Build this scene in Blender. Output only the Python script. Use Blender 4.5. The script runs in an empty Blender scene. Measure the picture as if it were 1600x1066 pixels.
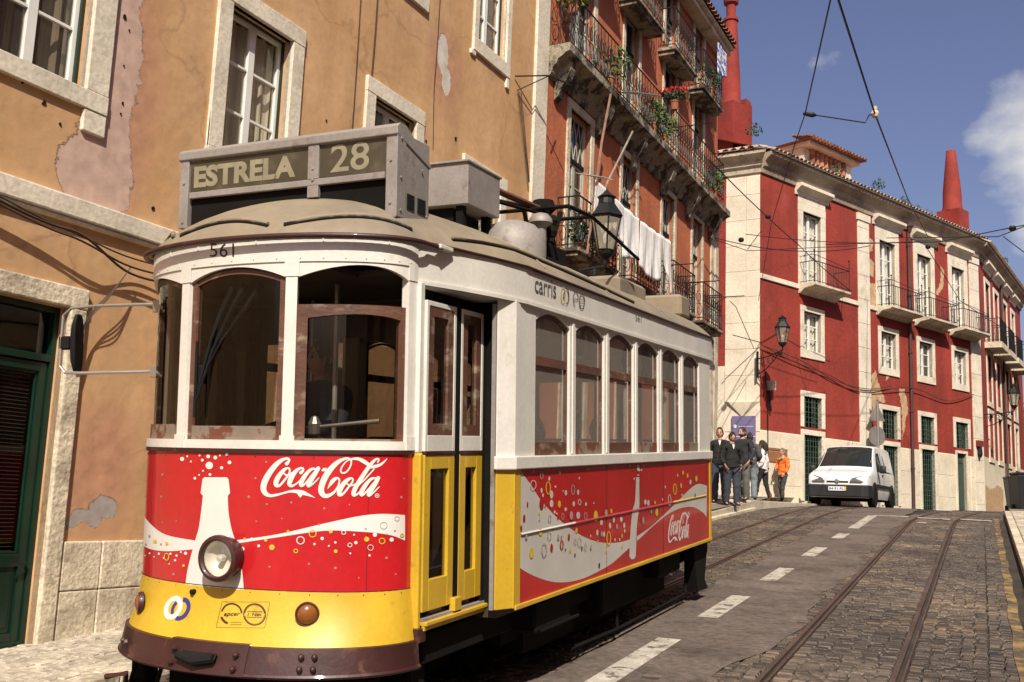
import bpy, bmesh, math, random
import numpy as np
from mathutils import Vector, Matrix
from mathutils.geometry import tessellate_polygon
random.seed(7)
R_=math.radians
sc=bpy.context.scene
COL=sc.collection
# ---------------------------------------------------------------- camera, sky, sun, exposure
def cam_axes(h,p,r):
    h,p,r=map(R_,(h,p,r))
    f=Vector((math.sin(h)*math.cos(p),math.cos(h)*math.cos(p),math.sin(p)))
    Rr=Vector((math.cos(h),-math.sin(h),0)); U=Rr.cross(f)
    return math.cos(r)*Rr+math.sin(r)*U, -math.sin(r)*Rr+math.cos(r)*U, f
CR,CU,CF=cam_axes(-24.4,8.9,2.24); FPX=1630.; CAMP=Vector((0,0,1.75))
cd=bpy.data.cameras.new('camera'); cam=bpy.data.objects.new('camera',cd); COL.objects.link(cam)
cd.sensor_width=36; cd.lens=FPX/1600*36; cd.clip_end=6000; cd.clip_start=.05
mw=Matrix.Identity(4)
for i in range(3):
    mw[i][0]=CR[i]; mw[i][1]=CU[i]; mw[i][2]=-CF[i]; mw[i][3]=CAMP[i]
cam.matrix_world=mw; sc.camera=cam
SUN_AZ,SUN_EL=154.,44.
w=bpy.data.worlds.new('World'); sc.world=w; w.use_nodes=True
nt=w.node_tree; nt.nodes.clear()
def N(t,k,**kw):
    n=t.nodes.new(k)
    for a,b in kw.items(): setattr(n,a,b)
    return n
out=N(nt,'ShaderNodeOutputWorld'); bg=N(nt,'ShaderNodeBackground'); bg.inputs[1].default_value=.078
sky=N(nt,'ShaderNodeTexSky',sky_type='NISHITA'); sky.sun_disc=False; sky.sun_elevation=R_(SUN_EL); sky.sun_rotation=R_(SUN_AZ)
sky.air_density=1.0; sky.dust_density=2.2; sky.ozone_density=1.6
tc=N(nt,'ShaderNodeTexCoord'); mp=N(nt,'ShaderNodeMapping'); mp.inputs['Scale'].default_value=(1,1,1.6)
no=N(nt,'ShaderNodeTexNoise'); no.inputs['Scale'].default_value=4.2; no.inputs['Detail'].default_value=9; no.inputs['Roughness'].default_value=.56
rp=N(nt,'ShaderNodeValToRGB'); rp.color_ramp.elements[0].position=.56; rp.color_ramp.elements[1].position=.70
# one large bank of cumulus low down the street
vd=N(nt,'ShaderNodeVectorMath',operation='DISTANCE')
cdir=(CR*(1700-800)/FPX-CU*(245-533)/FPX+CF).normalized(); vd.inputs[1].default_value=cdir
mr=N(nt,'ShaderNodeMapRange'); mr.inputs[1].default_value=.0; mr.inputs[2].default_value=.105; mr.inputs[3].default_value=.34; mr.inputs[4].default_value=-.035
add=N(nt,'ShaderNodeMath',operation='ADD'); 
mx=N(nt,'ShaderNodeMix',data_type='RGBA'); mx.inputs[7].default_value=(7.4,7.3,7.4,1)
tint=N(nt,'ShaderNodeMix',data_type='RGBA',blend_type='MULTIPLY'); tint.inputs[0].default_value=1; tint.inputs[7].default_value=(1.13,.96,1.09,1)
l=nt.links.new
l(tc.outputs['Generated'],mp.inputs[0]); l(mp.outputs[0],no.inputs['Vector']); l(tc.outputs['Generated'],vd.inputs[0])
l(vd.outputs['Value'],mr.inputs[0]); l(no.outputs[0],add.inputs[0]); l(mr.outputs[0],add.inputs[1]); l(add.outputs[0],rp.inputs[0])
l(sky.outputs[0],tint.inputs[6]); l(tint.outputs[2],mx.inputs[6]); l(rp.outputs[0],mx.inputs[0]); l(mx.outputs[2],bg.inputs[0]); l(bg.outputs[0],out.inputs[0])
sl=bpy.data.lights.new('sun','SUN'); sl.energy=4.9; sl.angle=R_(.53); sl.color=(1,.93,.80)
so=bpy.data.objects.new('sun',sl); COL.objects.link(so)
sd=Vector((math.sin(R_(SUN_AZ))*math.cos(R_(SUN_EL)),math.cos(R_(SUN_AZ))*math.cos(R_(SUN_EL)),math.sin(R_(SUN_EL))))
so.rotation_euler=sd.to_track_quat('Z','Y').to_euler(); so.location=sd*60
sc.view_settings.view_transform='Standard'; sc.view_settings.look='None'; sc.view_settings.exposure=.31; sc.view_settings.gamma=1
sc.render.engine='CYCLES'; sc.cycles.max_bounces=6; sc.cycles.transparent_max_bounces=16; sc.cycles.glossy_bounces=3
# ---------------------------------------------------------------- projection helpers (pixel of the photo -> point on a real surface)
def ray(x,y): return CR*((x-800)/FPX)-CU*((y-533)/FPX)+CF
def hit(x,y,P,n):
    r=ray(x,y); n=Vector(n); return CAMP+r*((Vector(P)-CAMP).dot(n)/r.dot(n))
SL=math.tan(R_(3.9)); PITCH=R_(3.9)
def rz(y):
    if y<27.5: return SL*y
    if y<33: t=(y-27.5)/5.5; return SL*27.5+.20*(1-(1-t)**2)
    return SL*27.5+.20
# ---------------------------------------------------------------- materials
MATS={}
def M(name,col,rough=.75,metal=0,var=.18,vs=2.5,bump=.15,bs=30,spec=.5,col2=None,c2s=1.2,c2t=(.52,.6),island=0,coat=0,stretch=(1,1,1),dist=.01,fine=0,streak=0,crack=0,patches=()):
    m=bpy.data.materials.new(name); m.use_nodes=True; t=m.node_tree; b=t.nodes['Principled BSDF']; L=t.links.new
    b.inputs['Roughness'].default_value=rough; b.inputs['Metallic'].default_value=metal; b.inputs['Specular IOR Level'].default_value=spec
    if coat: b.inputs['Coat Weight'].default_value=coat; b.inputs['Coat Roughness'].default_value=.08
    tc=N(t,'ShaderNodeTexCoord'); mp=N(t,'ShaderNodeMapping'); mp.inputs['Scale'].default_value=stretch; L(tc.outputs['Object'],mp.inputs[0])
    base=N(t,'ShaderNodeRGB'); base.outputs[0].default_value=(*col,1); cur=base.outputs[0]
    if col2:
        n=N(t,'ShaderNodeTexNoise'); n.inputs['Scale'].default_value=c2s; n.inputs['Detail'].default_value=8; n.inputs['Roughness'].default_value=.62; L(mp.outputs[0],n.inputs['Vector'])
        r=N(t,'ShaderNodeValToRGB'); r.color_ramp.elements[0].position=c2t[0]; r.color_ramp.elements[1].position=c2t[1]; L(n.outputs[0],r.inputs[0])
        x=N(t,'ShaderNodeMix',data_type='RGBA'); L(r.outputs[0],x.inputs[0]); L(cur,x.inputs[6]); x.inputs[7].default_value=(*col2,1); cur=x.outputs[2]
    if var:
        n=N(t,'ShaderNodeTexNoise'); n.inputs['Scale'].default_value=vs; n.inputs['Detail'].default_value=6; L(mp.outputs[0],n.inputs['Vector'])
        a=N(t,'ShaderNodeMapRange'); a.inputs[1].default_value=.3; a.inputs[2].default_value=.7; a.inputs[3].default_value=1-var; a.inputs[4].default_value=1+var*.8; L(n.outputs[0],a.inputs[0])
        x=N(t,'ShaderNodeMix',data_type='RGBA',blend_type='MULTIPLY'); x.inputs[0].default_value=1; L(cur,x.inputs[6]); L(a.outputs[0],x.inputs[7]); cur=x.outputs[2]
    if fine:
        n=N(t,'ShaderNodeTexNoise'); n.inputs['Scale'].default_value=vs*14; n.inputs['Detail'].default_value=5; L(mp.outputs[0],n.inputs['Vector'])
        a=N(t,'ShaderNodeMapRange'); a.inputs[1].default_value=.35; a.inputs[2].default_value=.65; a.inputs[3].default_value=1-fine; a.inputs[4].default_value=1+fine*.7; L(n.outputs[0],a.inputs[0])
        x=N(t,'ShaderNodeMix',data_type='RGBA',blend_type='MULTIPLY'); x.inputs[0].default_value=1; L(cur,x.inputs[6]); L(a.outputs[0],x.inputs[7]); cur=x.outputs[2]
    if streak:   # rain runs: noise drawn out vertically
        mp2=N(t,'ShaderNodeMapping'); mp2.inputs['Scale'].default_value=(2.2,2.2,.28); L(tc.outputs['Object'],mp2.inputs[0])
        n=N(t,'ShaderNodeTexNoise'); n.inputs['Scale'].default_value=1.1; n.inputs['Detail'].default_value=6; L(mp2.outputs[0],n.inputs['Vector'])
        a=N(t,'ShaderNodeMapRange'); a.inputs[1].default_value=.42; a.inputs[2].default_value=.72; a.inputs[3].default_value=1; a.inputs[4].default_value=1-streak; L(n.outputs[0],a.inputs[0])
        x=N(t,'ShaderNodeMix',data_type='RGBA',blend_type='MULTIPLY'); x.inputs[0].default_value=1; L(cur,x.inputs[6]); L(a.outputs[0],x.inputs[7]); cur=x.outputs[2]
    if crack:
        v=N(t,'ShaderNodeTexVoronoi',feature='DISTANCE_TO_EDGE'); v.inputs['Scale'].default_value=crack; n=N(t,'ShaderNodeTexNoise'); n.inputs['Scale'].default_value=crack*2.5; n.inputs['Detail'].default_value=5
        L(mp.outputs[0],n.inputs['Vector']); vm=N(t,'ShaderNodeVectorMath',operation='MULTIPLY_ADD'); vm.inputs[1].default_value=(.5/crack,.5/crack,.5/crack); L(n.outputs[1],vm.inputs[0]); L(mp.outputs[0],vm.inputs[2]); L(vm.outputs[0],v.inputs['Vector'])
        a=N(t,'ShaderNodeMapRange'); a.inputs[1].default_value=.0; a.inputs[2].default_value=.010; a.inputs[3].default_value=.80; a.inputs[4].default_value=1; L(v.outputs['Distance'],a.inputs[0])
        x=N(t,'ShaderNodeMix',data_type='RGBA',blend_type='MULTIPLY'); x.inputs[0].default_value=1; L(cur,x.inputs[6]); L(a.outputs[0],x.inputs[7]); cur=x.outputs[2]
    pm=None
    for pcol,edge,warp,ells in patches:   # flaked areas: union of warped ellipses in wall coordinates (x,z,rx,rz)
        n=N(t,'ShaderNodeTexNoise'); n.inputs['Scale'].default_value=5.5; n.inputs['Detail'].default_value=12; n.inputs['Roughness'].default_value=.74; L(tc.outputs['Object'],n.inputs['Vector'])
        vs_=N(t,'ShaderNodeVectorMath',operation='MULTIPLY_ADD'); vs_.inputs[1].default_value=(warp,0,warp); L(n.outputs[1],vs_.inputs[0]); L(tc.outputs['Object'],vs_.inputs[2])
        best=None
        for ex,ez,rx,rzz in ells:
            sb=N(t,'ShaderNodeVectorMath',operation='SUBTRACT'); sb.inputs[1].default_value=(ex+warp*.5,0,ez+warp*.5); L(vs_.outputs[0],sb.inputs[0])
            ml=N(t,'ShaderNodeVectorMath',operation='MULTIPLY'); ml.inputs[1].default_value=(1/rx,0,1/rzz); L(sb.outputs[0],ml.inputs[0])
            ln_=N(t,'ShaderNodeVectorMath',operation='LENGTH'); L(ml.outputs[0],ln_.inputs[0])
            if best is None: best=ln_.outputs['Value']
            else:
                mn=N(t,'ShaderNodeMath',operation='MINIMUM'); L(best,mn.inputs[0]); L(ln_.outputs['Value'],mn.inputs[1]); best=mn.outputs[0]
        a=N(t,'ShaderNodeMapRange'); a.inputs[1].default_value=1-edge; a.inputs[2].default_value=1; a.inputs[3].default_value=1; a.inputs[4].default_value=0; L(best,a.inputs[0])
        x=N(t,'ShaderNodeMix',data_type='RGBA'); L(a.outputs[0],x.inputs[0]); L(cur,x.inputs[6])
        n2=N(t,'ShaderNodeTexNoise'); n2.inputs['Scale'].default_value=7; n2.inputs['Detail'].default_value=7; L(tc.outputs['Object'],n2.inputs['Vector'])
        a2=N(t,'ShaderNodeMapRange'); a2.inputs[1].default_value=.3; a2.inputs[2].default_value=.7; a2.inputs[3].default_value=.82; a2.inputs[4].default_value=1.12; L(n2.outputs[0],a2.inputs[0])
        x2=N(t,'ShaderNodeMix',data_type='RGBA',blend_type='MULTIPLY'); x2.inputs[0].default_value=1; x2.inputs[6].default_value=(*pcol,1); L(a2.outputs[0],x2.inputs[7]); L(x2.outputs[2],x.inputs[7]); cur=x.outputs[2]
        if edge<.2:
            if pm is None: pm=a.outputs[0]
            else:
                mm=N(t,'ShaderNodeMath',operation='MAXIMUM'); L(pm,mm.inputs[0]); L(a.outputs[0],mm.inputs[1]); pm=mm.outputs[0]
    if island:
        g=N(t,'ShaderNodeNewGeometry'); a=N(t,'ShaderNodeMapRange'); a.inputs[3].default_value=1-island; a.inputs[4].default_value=1+island; L(g.outputs['Random Per Island'],a.inputs[0])
        x=N(t,'ShaderNodeMix',data_type='RGBA',blend_type='MULTIPLY'); x.inputs[0].default_value=1; L(cur,x.inputs[6]); L(a.outputs[0],x.inputs[7]); cur=x.outputs[2]
    L(cur,b.inputs['Base Color'])
    if bump:
        n=N(t,'ShaderNodeTexNoise'); n.inputs['Scale'].default_value=bs; n.inputs['Detail'].default_value=8; L(mp.outputs[0],n.inputs['Vector'])
        u=N(t,'ShaderNodeBump'); u.inputs['Strength'].default_value=bump; u.inputs['Distance'].default_value=dist; L(n.outputs[0],u.inputs['Height']); L(u.outputs[0],b.inputs['Normal'])
        if pm is not None:
            u2=N(t,'ShaderNodeBump'); u2.invert=True; u2.inputs['Strength'].default_value=.9; u2.inputs['Distance'].default_value=.02; L(pm,u2.inputs['Height']); L(u.outputs[0],u2.inputs['Normal']); L(u2.outputs[0],b.inputs['Normal'])
    MATS[name]=m; return m
def glass(name,tint,gl=(1,1,1),ior=1.5,rough=.01,base=.0,haze=0,dcol=(.50,.46,.40)):
    m=bpy.data.materials.new(name); m.use_nodes=True; t=m.node_tree; t.nodes.clear(); L=t.links.new
    o=N(t,'ShaderNodeOutputMaterial'); x=N(t,'ShaderNodeMixShader'); tr=N(t,'ShaderNodeBsdfTransparent'); tr.inputs[0].default_value=(*tint,1)
    g=N(t,'ShaderNodeBsdfGlossy'); g.inputs['Roughness'].default_value=rough; g.inputs[0].default_value=(*gl,1)
    f0=N(t,'ShaderNodeLayerWeight'); f0.inputs[0].default_value=.5; f=N(t,'ShaderNodeMath',operation='POWER'); f.inputs[1].default_value=4.2; L(f0.outputs['Facing'],f.inputs[0]); a=N(t,'ShaderNodeMath',operation='ADD',use_clamp=True); a.inputs[1].default_value=base+.03
    n=N(t,'ShaderNodeTexNoise'); n.inputs['Scale'].default_value=1.5; tc=N(t,'ShaderNodeTexCoord'); u=N(t,'ShaderNodeBump'); u.inputs['Strength'].default_value=.12; u.inputs['Distance'].default_value=.02
    L(tc.outputs['Object'],n.inputs['Vector']); L(n.outputs[0],u.inputs['Height']); L(u.outputs[0],g.inputs['Normal'])
    L(f.outputs[0],a.inputs[0]); L(a.outputs[0],x.inputs[0]); L(tr.outputs[0],x.inputs[1]); L(g.outputs[0],x.inputs[2]); L(x.outputs[0],o.inputs[0])
    if haze:
        df=N(t,'ShaderNodeBsdfDiffuse'); df.inputs[0].default_value=(*dcol,1); y=N(t,'ShaderNodeMixShader'); y.inputs[0].default_value=haze; L(x.outputs[0],y.inputs[1]); L(df.outputs[0],y.inputs[2]); L(y.outputs[0],o.inputs[0])  # diffuse share painted in for the pale reflected haze on panes
    return m
# ---------------------------------------------------------------- mesh builder
class MB:
    def __init__(s): s.v=[]; s.f=[]; s.m=[]; s.mi=0
    def add(s,vs,fs):
        o=len(s.v); s.v+= [tuple(v) for v in vs]
        for f in fs: s.f.append(tuple(i+o for i in f)); s.m.append(s.mi)
        return s
    def mat(s,i): s.mi=i; return s
    def box(s,x0,x1,y0,y1,z0,z1,M4=None):
        vs=[(x,y,z) for z in (z0,z1) for y in (y0,y1) for x in (x0,x1)]
        if M4 is not None: vs=[M4@Vector(v) for v in vs]
        return s.add(vs,[(0,2,3,1),(4,5,7,6),(0,1,5,4),(1,3,7,5),(3,2,6,7),(2,0,4,6)])
    def cham(s,x0,x1,y0,y1,z0,z1,c=.01,M4=None):
        # box with chamfered edges
        vs=[];cx=(x0,x1);cy=(y0,y1);cz=(z0,z1)
        bm=bmesh.new(); 
        vv=[bm.verts.new((x,y,z)) for z in cz for y in cy for x in cx]
        for f in [(0,2,3,1),(4,5,7,6),(0,1,5,4),(1,3,7,5),(3,2,6,7),(2,0,4,6)]: bm.faces.new([vv[i] for i in f])
        bmesh.ops.bevel(bm,geom=bm.edges[:],offset=c,segments=1,affect='EDGES')
        return s.bm(bm,M4)
    def bm(s,bm,M4=None):
        bm.verts.index_update()
        vs=[v.co.copy() for v in bm.verts]
        if M4 is not None: vs=[M4@v for v in vs]
        s.add(vs,[[v.index for v in f.verts] for f in bm.faces]); bm.free(); return s
    def quad(s,a,b,c,d): return s.add([a,b,c,d],[(0,1,2,3)])
    def tube(s,pts,r,n=6,cap=True,close=False):
        pts=[Vector(p) for p in pts]; k=len(pts); rs=r if isinstance(r,(list,tuple)) else [r]*k
        T=[]
        for i in range(k):
            a=pts[(i-1)%k] if (i>0 or close) else pts[0]; b=pts[(i+1)%k] if (i<k-1 or close) else pts[-1]
            t=(b-a); T.append(t.normalized() if t.length>1e-9 else Vector((0,0,1)))
        up=Vector((0,0,1)) if abs(T[0].z)<.9 else Vector((1,0,0)); nn=T[0].cross(up).normalized()
        vs=[];fs=[]
        for i in range(k):
            nn=(nn-T[i]*nn.dot(T[i])); nn=nn.normalized() if nn.length>1e-6 else T[i].orthogonal().normalized(); bb=T[i].cross(nn)
            for j in range(n):
                a=2*math.pi*j/n; vs.append(pts[i]+(nn*math.cos(a)+bb*math.sin(a))*rs[i])
        for i in range(k if close else k-1):
            i2=(i+1)%k
            for j in range(n): fs.append((i*n+j,i*n+(j+1)%n,i2*n+(j+1)%n,i2*n+j))
        if cap and not close: fs+= [tuple(range(n))[::-1],tuple(range((k-1)*n,k*n))]
        return s.add(vs,fs)
    def lathe(s,prof,c=(0,0,0),n=16,axis='z',M4=None,cap=True):
        vs=[];fs=[]
        for r,h in prof:
            for j in range(n):
                a=2*math.pi*j/n; x,y=r*math.cos(a),r*math.sin(a)
                p={'z':(x,y,h),'y':(x,h,y),'x':(h,x,y)}[axis]; p=Vector(p)+Vector(c); vs.append(M4@p if M4 is not None else p)
        k=len(prof)
        for i in range(k-1):
            for j in range(n): fs.append((i*n+j,i*n+(j+1)%n,(i+1)*n+(j+1)%n,(i+1)*n+j))
        if cap and prof[0][0]>1e-4: fs.append(tuple(range(n))[::-1])
        if cap and prof[-1][0]>1e-4: fs.append(tuple(range((k-1)*n,k*n)))
        return s.add(vs,fs)
    def prism(s,poly,d0,d1,plane='xz'):
        # polygon (a,b) extruded along the remaining axis
        def P(a,b,d): return {'xz':(a,d,b),'yz':(d,a,b),'xy':(a,b,d)}[plane]
        n=len(poly); vs=[P(a,b,d0) for a,b in poly]+[P(a,b,d1) for a,b in poly]
        tr=tessellate_polygon([[Vector((a,b,0)) for a,b in poly]])
        fs=[tuple(t) for t in tr]+[tuple(i+n for i in t[::-1]) for t in tr]+[(i,(i+1)%n,(i+1)%n+n,i+n) for i in range(n)]
        return s.add(vs,fs)
    def grid(s,fn,us,vs_):
        P=[fn(u,v) for u in us for v in vs_]; k=len(vs_)
        return s.add(P,[(i*k+j,(i+1)*k+j,(i+1)*k+j+1,i*k+j+1) for i in range(len(us)-1) for j in range(k-1)])
    def split(s,name,mats,parent=None,**k):
        # every loose piece becomes an object of its own
        p=list(range(len(s.v)))
        def fd(i):
            while p[i]!=i: p[i]=p[p[i]]; i=p[i]
            return i
        for f in s.f:
            a=fd(f[0])
            for i in f[1:]: p[fd(i)]=a
        G={}
        for j,f in enumerate(s.f): G.setdefault(fd(f[0]),[]).append(j)
        out=[]
        for js in G.values():
            q=MB(); ids=sorted({i for j in js for i in s.f[j]}); mp_={i:n for n,i in enumerate(ids)}
            q.v=[s.v[i] for i in ids]; q.f=[tuple(mp_[i] for i in s.f[j]) for j in js]; q.m=[s.m[j] for j in js]
            out.append(q.build(name,mats,parent,**k))
        return out
    def build(s,name,mats,parent=None,smooth=None,bevel=0,recalc=True):
        me=bpy.data.meshes.new(name); me.from_pydata([tuple(v) for v in s.v],[],s.f)
        for m in (mats if isinstance(mats,(list,tuple)) else [mats]): me.materials.append(m)
        if len(me.materials)>1: me.polygons.foreach_set('material_index',s.m)
        if recalc:
            bm=bmesh.new(); bm.from_mesh(me); bmesh.ops.recalc_face_normals(bm,faces=bm.faces); bm.to_mesh(me); bm.free()
        o=bpy.data.objects.new(name,me); COL.objects.link(o)
        if parent is not None: o.parent=parent
        if smooth is not None:
            me.polygons.foreach_set('use_smooth',[True]*len(me.polygons)); 
            try: me.set_sharp_from_angle(angle=R_(smooth))
            except Exception: pass
        if bevel:
            b=o.modifiers.new('bevel','BEVEL'); b.width=bevel; b.segments=2; b.limit_method='ANGLE'
        return o
LABELS=set()
def tag(o,label,cat,group=None,kind=None):
    o['label']=label; o['category']=cat
    if group: o['group']=group
    if kind: o['kind']=kind
    return o
def struct(o,label=None,cat=None,kind='structure'):
    o['kind']=kind
    o['label']=label or o.name.replace('_',' '); o['category']=cat or o.name.split('.')[0].replace('_',' ')
    return o
def empty(name,loc=(0,0,0),rot=(0,0,0),label=None,cat=None,group=None):
    o=bpy.data.objects.new(name,None); COL.objects.link(o); o.location=loc; o.rotation_euler=rot; o.empty_display_size=.2
    if label: tag(o,label,cat,group)
    return o
def spline(pts,n=8,closed=False):
    P=[Vector(p) for p in pts]; out=[]; k=len(P)
    for i in range(k if closed else k-1):
        p0=P[(i-1)%k] if (i>0 or closed) else P[0]; p1=P[i]; p2=P[(i+1)%k]; p3=P[(i+2)%k] if (i+2<k or closed) else P[-1]
        for j in range(n):
            t=j/n; out.append(.5*((2*p1)+(p2-p0)*t+(2*p0-5*p1+4*p2-p3)*t*t+(3*p1-p0-3*p2+p3)*t**3))
    if not closed: out.append(P[-1])
    return out
def text_geo(txt,size=1,offset=0,align='CENTER',res=4):
    c=bpy.data.curves.new('t','FONT'); c.body=txt; c.size=size; c.offset=offset; c.align_x=align; c.align_y='CENTER'; c.resolution_u=res
    o=bpy.data.objects.new('t',c); COL.objects.link(o); dg=bpy.context.evaluated_depsgraph_get(); me=o.evaluated_get(dg).to_mesh()
    vs=[v.co.copy() for v in me.vertices]; fs=[tuple(p.vertices) for p in me.polygons]; o.evaluated_get(dg).to_mesh_clear()
    bpy.data.objects.remove(o); bpy.data.curves.remove(c); return vs,fs
# ---------------------------------------------------------------- shared materials
m_ochre=M('ochre_stucco',(.60,.365,.185),.9,var=.12,vs=.8,bump=.32,bs=3.5,dist=.04,fine=.07,col2=(.53,.30,.13),c2s=.7,c2t=(.42,.66),streak=.14,crack=.38,patches=(
    ((.50,.26,.15),.55,.30,((.2,1.9,.50,.75),(.05,5.4,.55,1.6),(5.6,7.8,.6,.8),(2.9,4.6,.5,.4))),
    ((.56,.385,.305),.05,.26,((-.02,7.0,.20,1.3),(-.03,5.6,.24,.75),(-.12,4.75,.30,.55),(-.28,4.45,.32,.34),(.02,4.5,.22,.36),(-.10,4.30,.30,.16))),
    ((.62,.55,.47),.06,.20,((5.52,8.0,.16,.30),(5.66,7.65,.13,.22))),
    ((.36,.31,.28),.05,.20,((.06,1.52,.12,.07),(.28,1.58,.16,.10),(.18,1.46,.07,.06),(-.05,1.46,.07,.06)))))
m_orange=M('orange_stucco',(.46,.135,.055),.9,streak=.25,var=.2,vs=1.2,bump=.4,bs=9,dist=.03,fine=.08)
m_red=M('red_stucco',(.285,.034,.020),.88,streak=.20,crack=.3,var=.24,vs=.7,bump=.35,bs=9,dist=.03,fine=.12,col2=(.34,.065,.05),c2s=1.1,c2t=(.58,.8))
m_redd=M('red_chimney_stucco',(.24,.030,.019),.88,var=.3,vs=.9,bump=.4,bs=9,dist=.03,fine=.1,col2=(.19,.018,.012),c2s=1,c2t=(.4,.7))
m_stone=M('limestone',(.70,.63,.50),.85,var=.16,vs=1.6,bump=.45,bs=16,dist=.015,fine=.12,col2=(.42,.35,.25),c2s=2.3,c2t=(.54,.78))
m_stone2=M('worn_limestone',(.62,.54,.40),.85,var=.25,vs=2.2,bump=.7,bs=20,dist=.02,fine=.2,col2=(.30,.24,.16),c2s=3.2,c2t=(.50,.74))
m_mold=M('mossy_old_stone',(.42,.36,.26),.95,var=.4,vs=3,bump=.9,bs=14,dist=.03,fine=.3,col2=(.045,.038,.028),c2s=3.0,c2t=(.42,.56))
m_pink=M('pinkish_repair_plaster',(.58,.40,.31),.92,var=.12,vs=3,bump=.35,bs=7,dist=.03,fine=.12,col2=(.33,.20,.14),c2s=6,c2t=(.64,.7))
m_grey=M('bare_grey_render',(.34,.30,.28),.92,var=.2,vs=5,bump=.5,bs=25)
m_whitef=M('white_window_paint',(.74,.73,.69),.5,var=.06,vs=6,bump=.05,bs=40)
m_green=M('dark_green_paint',(.004,.022,.012),.35,var=.2,vs=4,bump=.1,bs=20)
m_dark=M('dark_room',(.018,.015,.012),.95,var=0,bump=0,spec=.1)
m_iron=M('dark_wrought_iron',(.016,.018,.017),.5,metal=.4,var=.3,vs=8,bump=.1,bs=60)
m_black=M('black_rubber',(.010,.010,.010),.8,spec=.2,var=.2,vs=10,bump=.1,bs=60)
m_curt=M('cream_net_curtain',(.60,.56,.47),.95,var=.12,vs=5,bump=.2,bs=20,stretch=(6,6,.5))
m_curtg=M('grey_brown_curtain',(.20,.165,.13),.95,var=.35,vs=1.4,bump=.2,bs=20,stretch=(3,3,.6))
m_blind=M('grey_blind',(.40,.39,.36),.6,var=.1,bump=0)
m_tile=M('terracotta_tile',(.33,.135,.075),.85,var=.35,vs=2,bump=.3,bs=40,island=.35,fine=.15)
m_tilew=M('limewashed_tile_edge',(.40,.32,.24),.9,var=.3,vs=5,bump=.3,bs=40,island=.25,fine=.2)
m_glass=glass('window_glass',(.84,.82,.76),base=.03,haze=.05)
m_glassd=glass('dark_window_glass',(.30,.29,.27),base=.015)
m_tglass=glass('tram_glass',(.62,.60,.55),base=.005,haze=.0)
m_lglass=glass('lantern_glass',(.85,.82,.74),base=.05,rough=.08,haze=.30,dcol=(.6,.55,.45))
# ---------------------------------------------------------------- ground, road, rails, markings
m_soil=M('dusty_ground',(.20,.17,.13),.95,bump=.3)
m_mortar=M('dark_joint_grit',(.040,.031,.023),.95,var=.4,vs=2,bump=.6,bs=60,fine=.4)
m_sett=M('basalt_sett',(.082,.063,.047),.60,var=.42,vs=.8,bump=.8,bs=45,dist=.012,island=.55,fine=.3,col2=(.155,.108,.068),c2s=.9,c2t=(.50,.70))
m_asph=M('patched_asphalt',(.138,.108,.088),.9,crack=.9,var=.26,vs=1.1,bump=.9,bs=90,dist=.008,fine=.30,col2=(.082,.061,.047),c2s=2.4,c2t=(.48,.68))
m_line=M('worn_white_road_paint',(.46,.42,.35),.8,var=.3,vs=5,bump=.6,bs=80,fine=.25,col2=(.13,.10,.08),c2s=6,c2t=(.55,.62))
m_yel=M('worn_yellow_road_paint',(.30,.19,.06),.85,var=.3,vs=4,bump=.6,bs=80,col2=(.09,.068,.048),c2s=5,c2t=(.42,.54))
m_rail=M('brown_rail_steel',(.135,.088,.068),.42,metal=.55,var=.3,vs=1.5,bump=.3,bs=60,fine=.2)
m_calc=M('pale_limestone_cobble',(.46,.40,.31),.85,var=.25,vs=2,bump=.6,bs=50,island=.25,fine=.2)
m_calcj=M('sandy_joint',(.20,.165,.12),.95,var=.3,vs=3,bump=.4,bs=60)
def sheet(x0,x1,ys,dz,nx=1,zf=rz):
    mb=MB(); xs=[x0+(x1-x0)*i/nx for i in range(nx+1)]
    mb.grid(lambda x,y:(x,y,zf(y)+dz),xs,ys); return mb
ysr=[-12+ i*.5 for i in range(180)]
struct(sheet(-500,500,[-300,-100,-30,-12]+[i*1.0 for i in range(-11,36)]+[60,120,300,900],-.09,2).build('ground',m_soil))
struct(sheet(-5.55,.46,ysr,-.018,6).build('road',m_mortar))
def asx(y,side): 
    return (-3.02+.05*math.sin(y*1.7)+.03*math.sin(y*5.1)) if side<0 else (-1.66+.06*math.sin(y*1.3+1)+.03*math.sin(y*4.3) - (.5*max(0,1-(y-4)/6) if y<10 else 0))
mb=MB(); ya=[2+i*.1 for i in range(330)]
mb.add([(asx(y,s),y,rz(y)+.004) for y in ya for s in (-1,1)],[(2*i,2*i+1,2*i+3,2*i+2) for i in range(len(ya)-1)])
struct(mb.build('asphalt_strip',m_asph))
def bend(x,y,side):
    # both tracks swing aside past the crest
    t=max(0,y-24.5); return x+(.022*t*t if side>0 else .008*t*t)
RAILS=[(-4.42,-1),(-3.52,-1),(-1.52,1),(-.62,1)]
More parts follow.
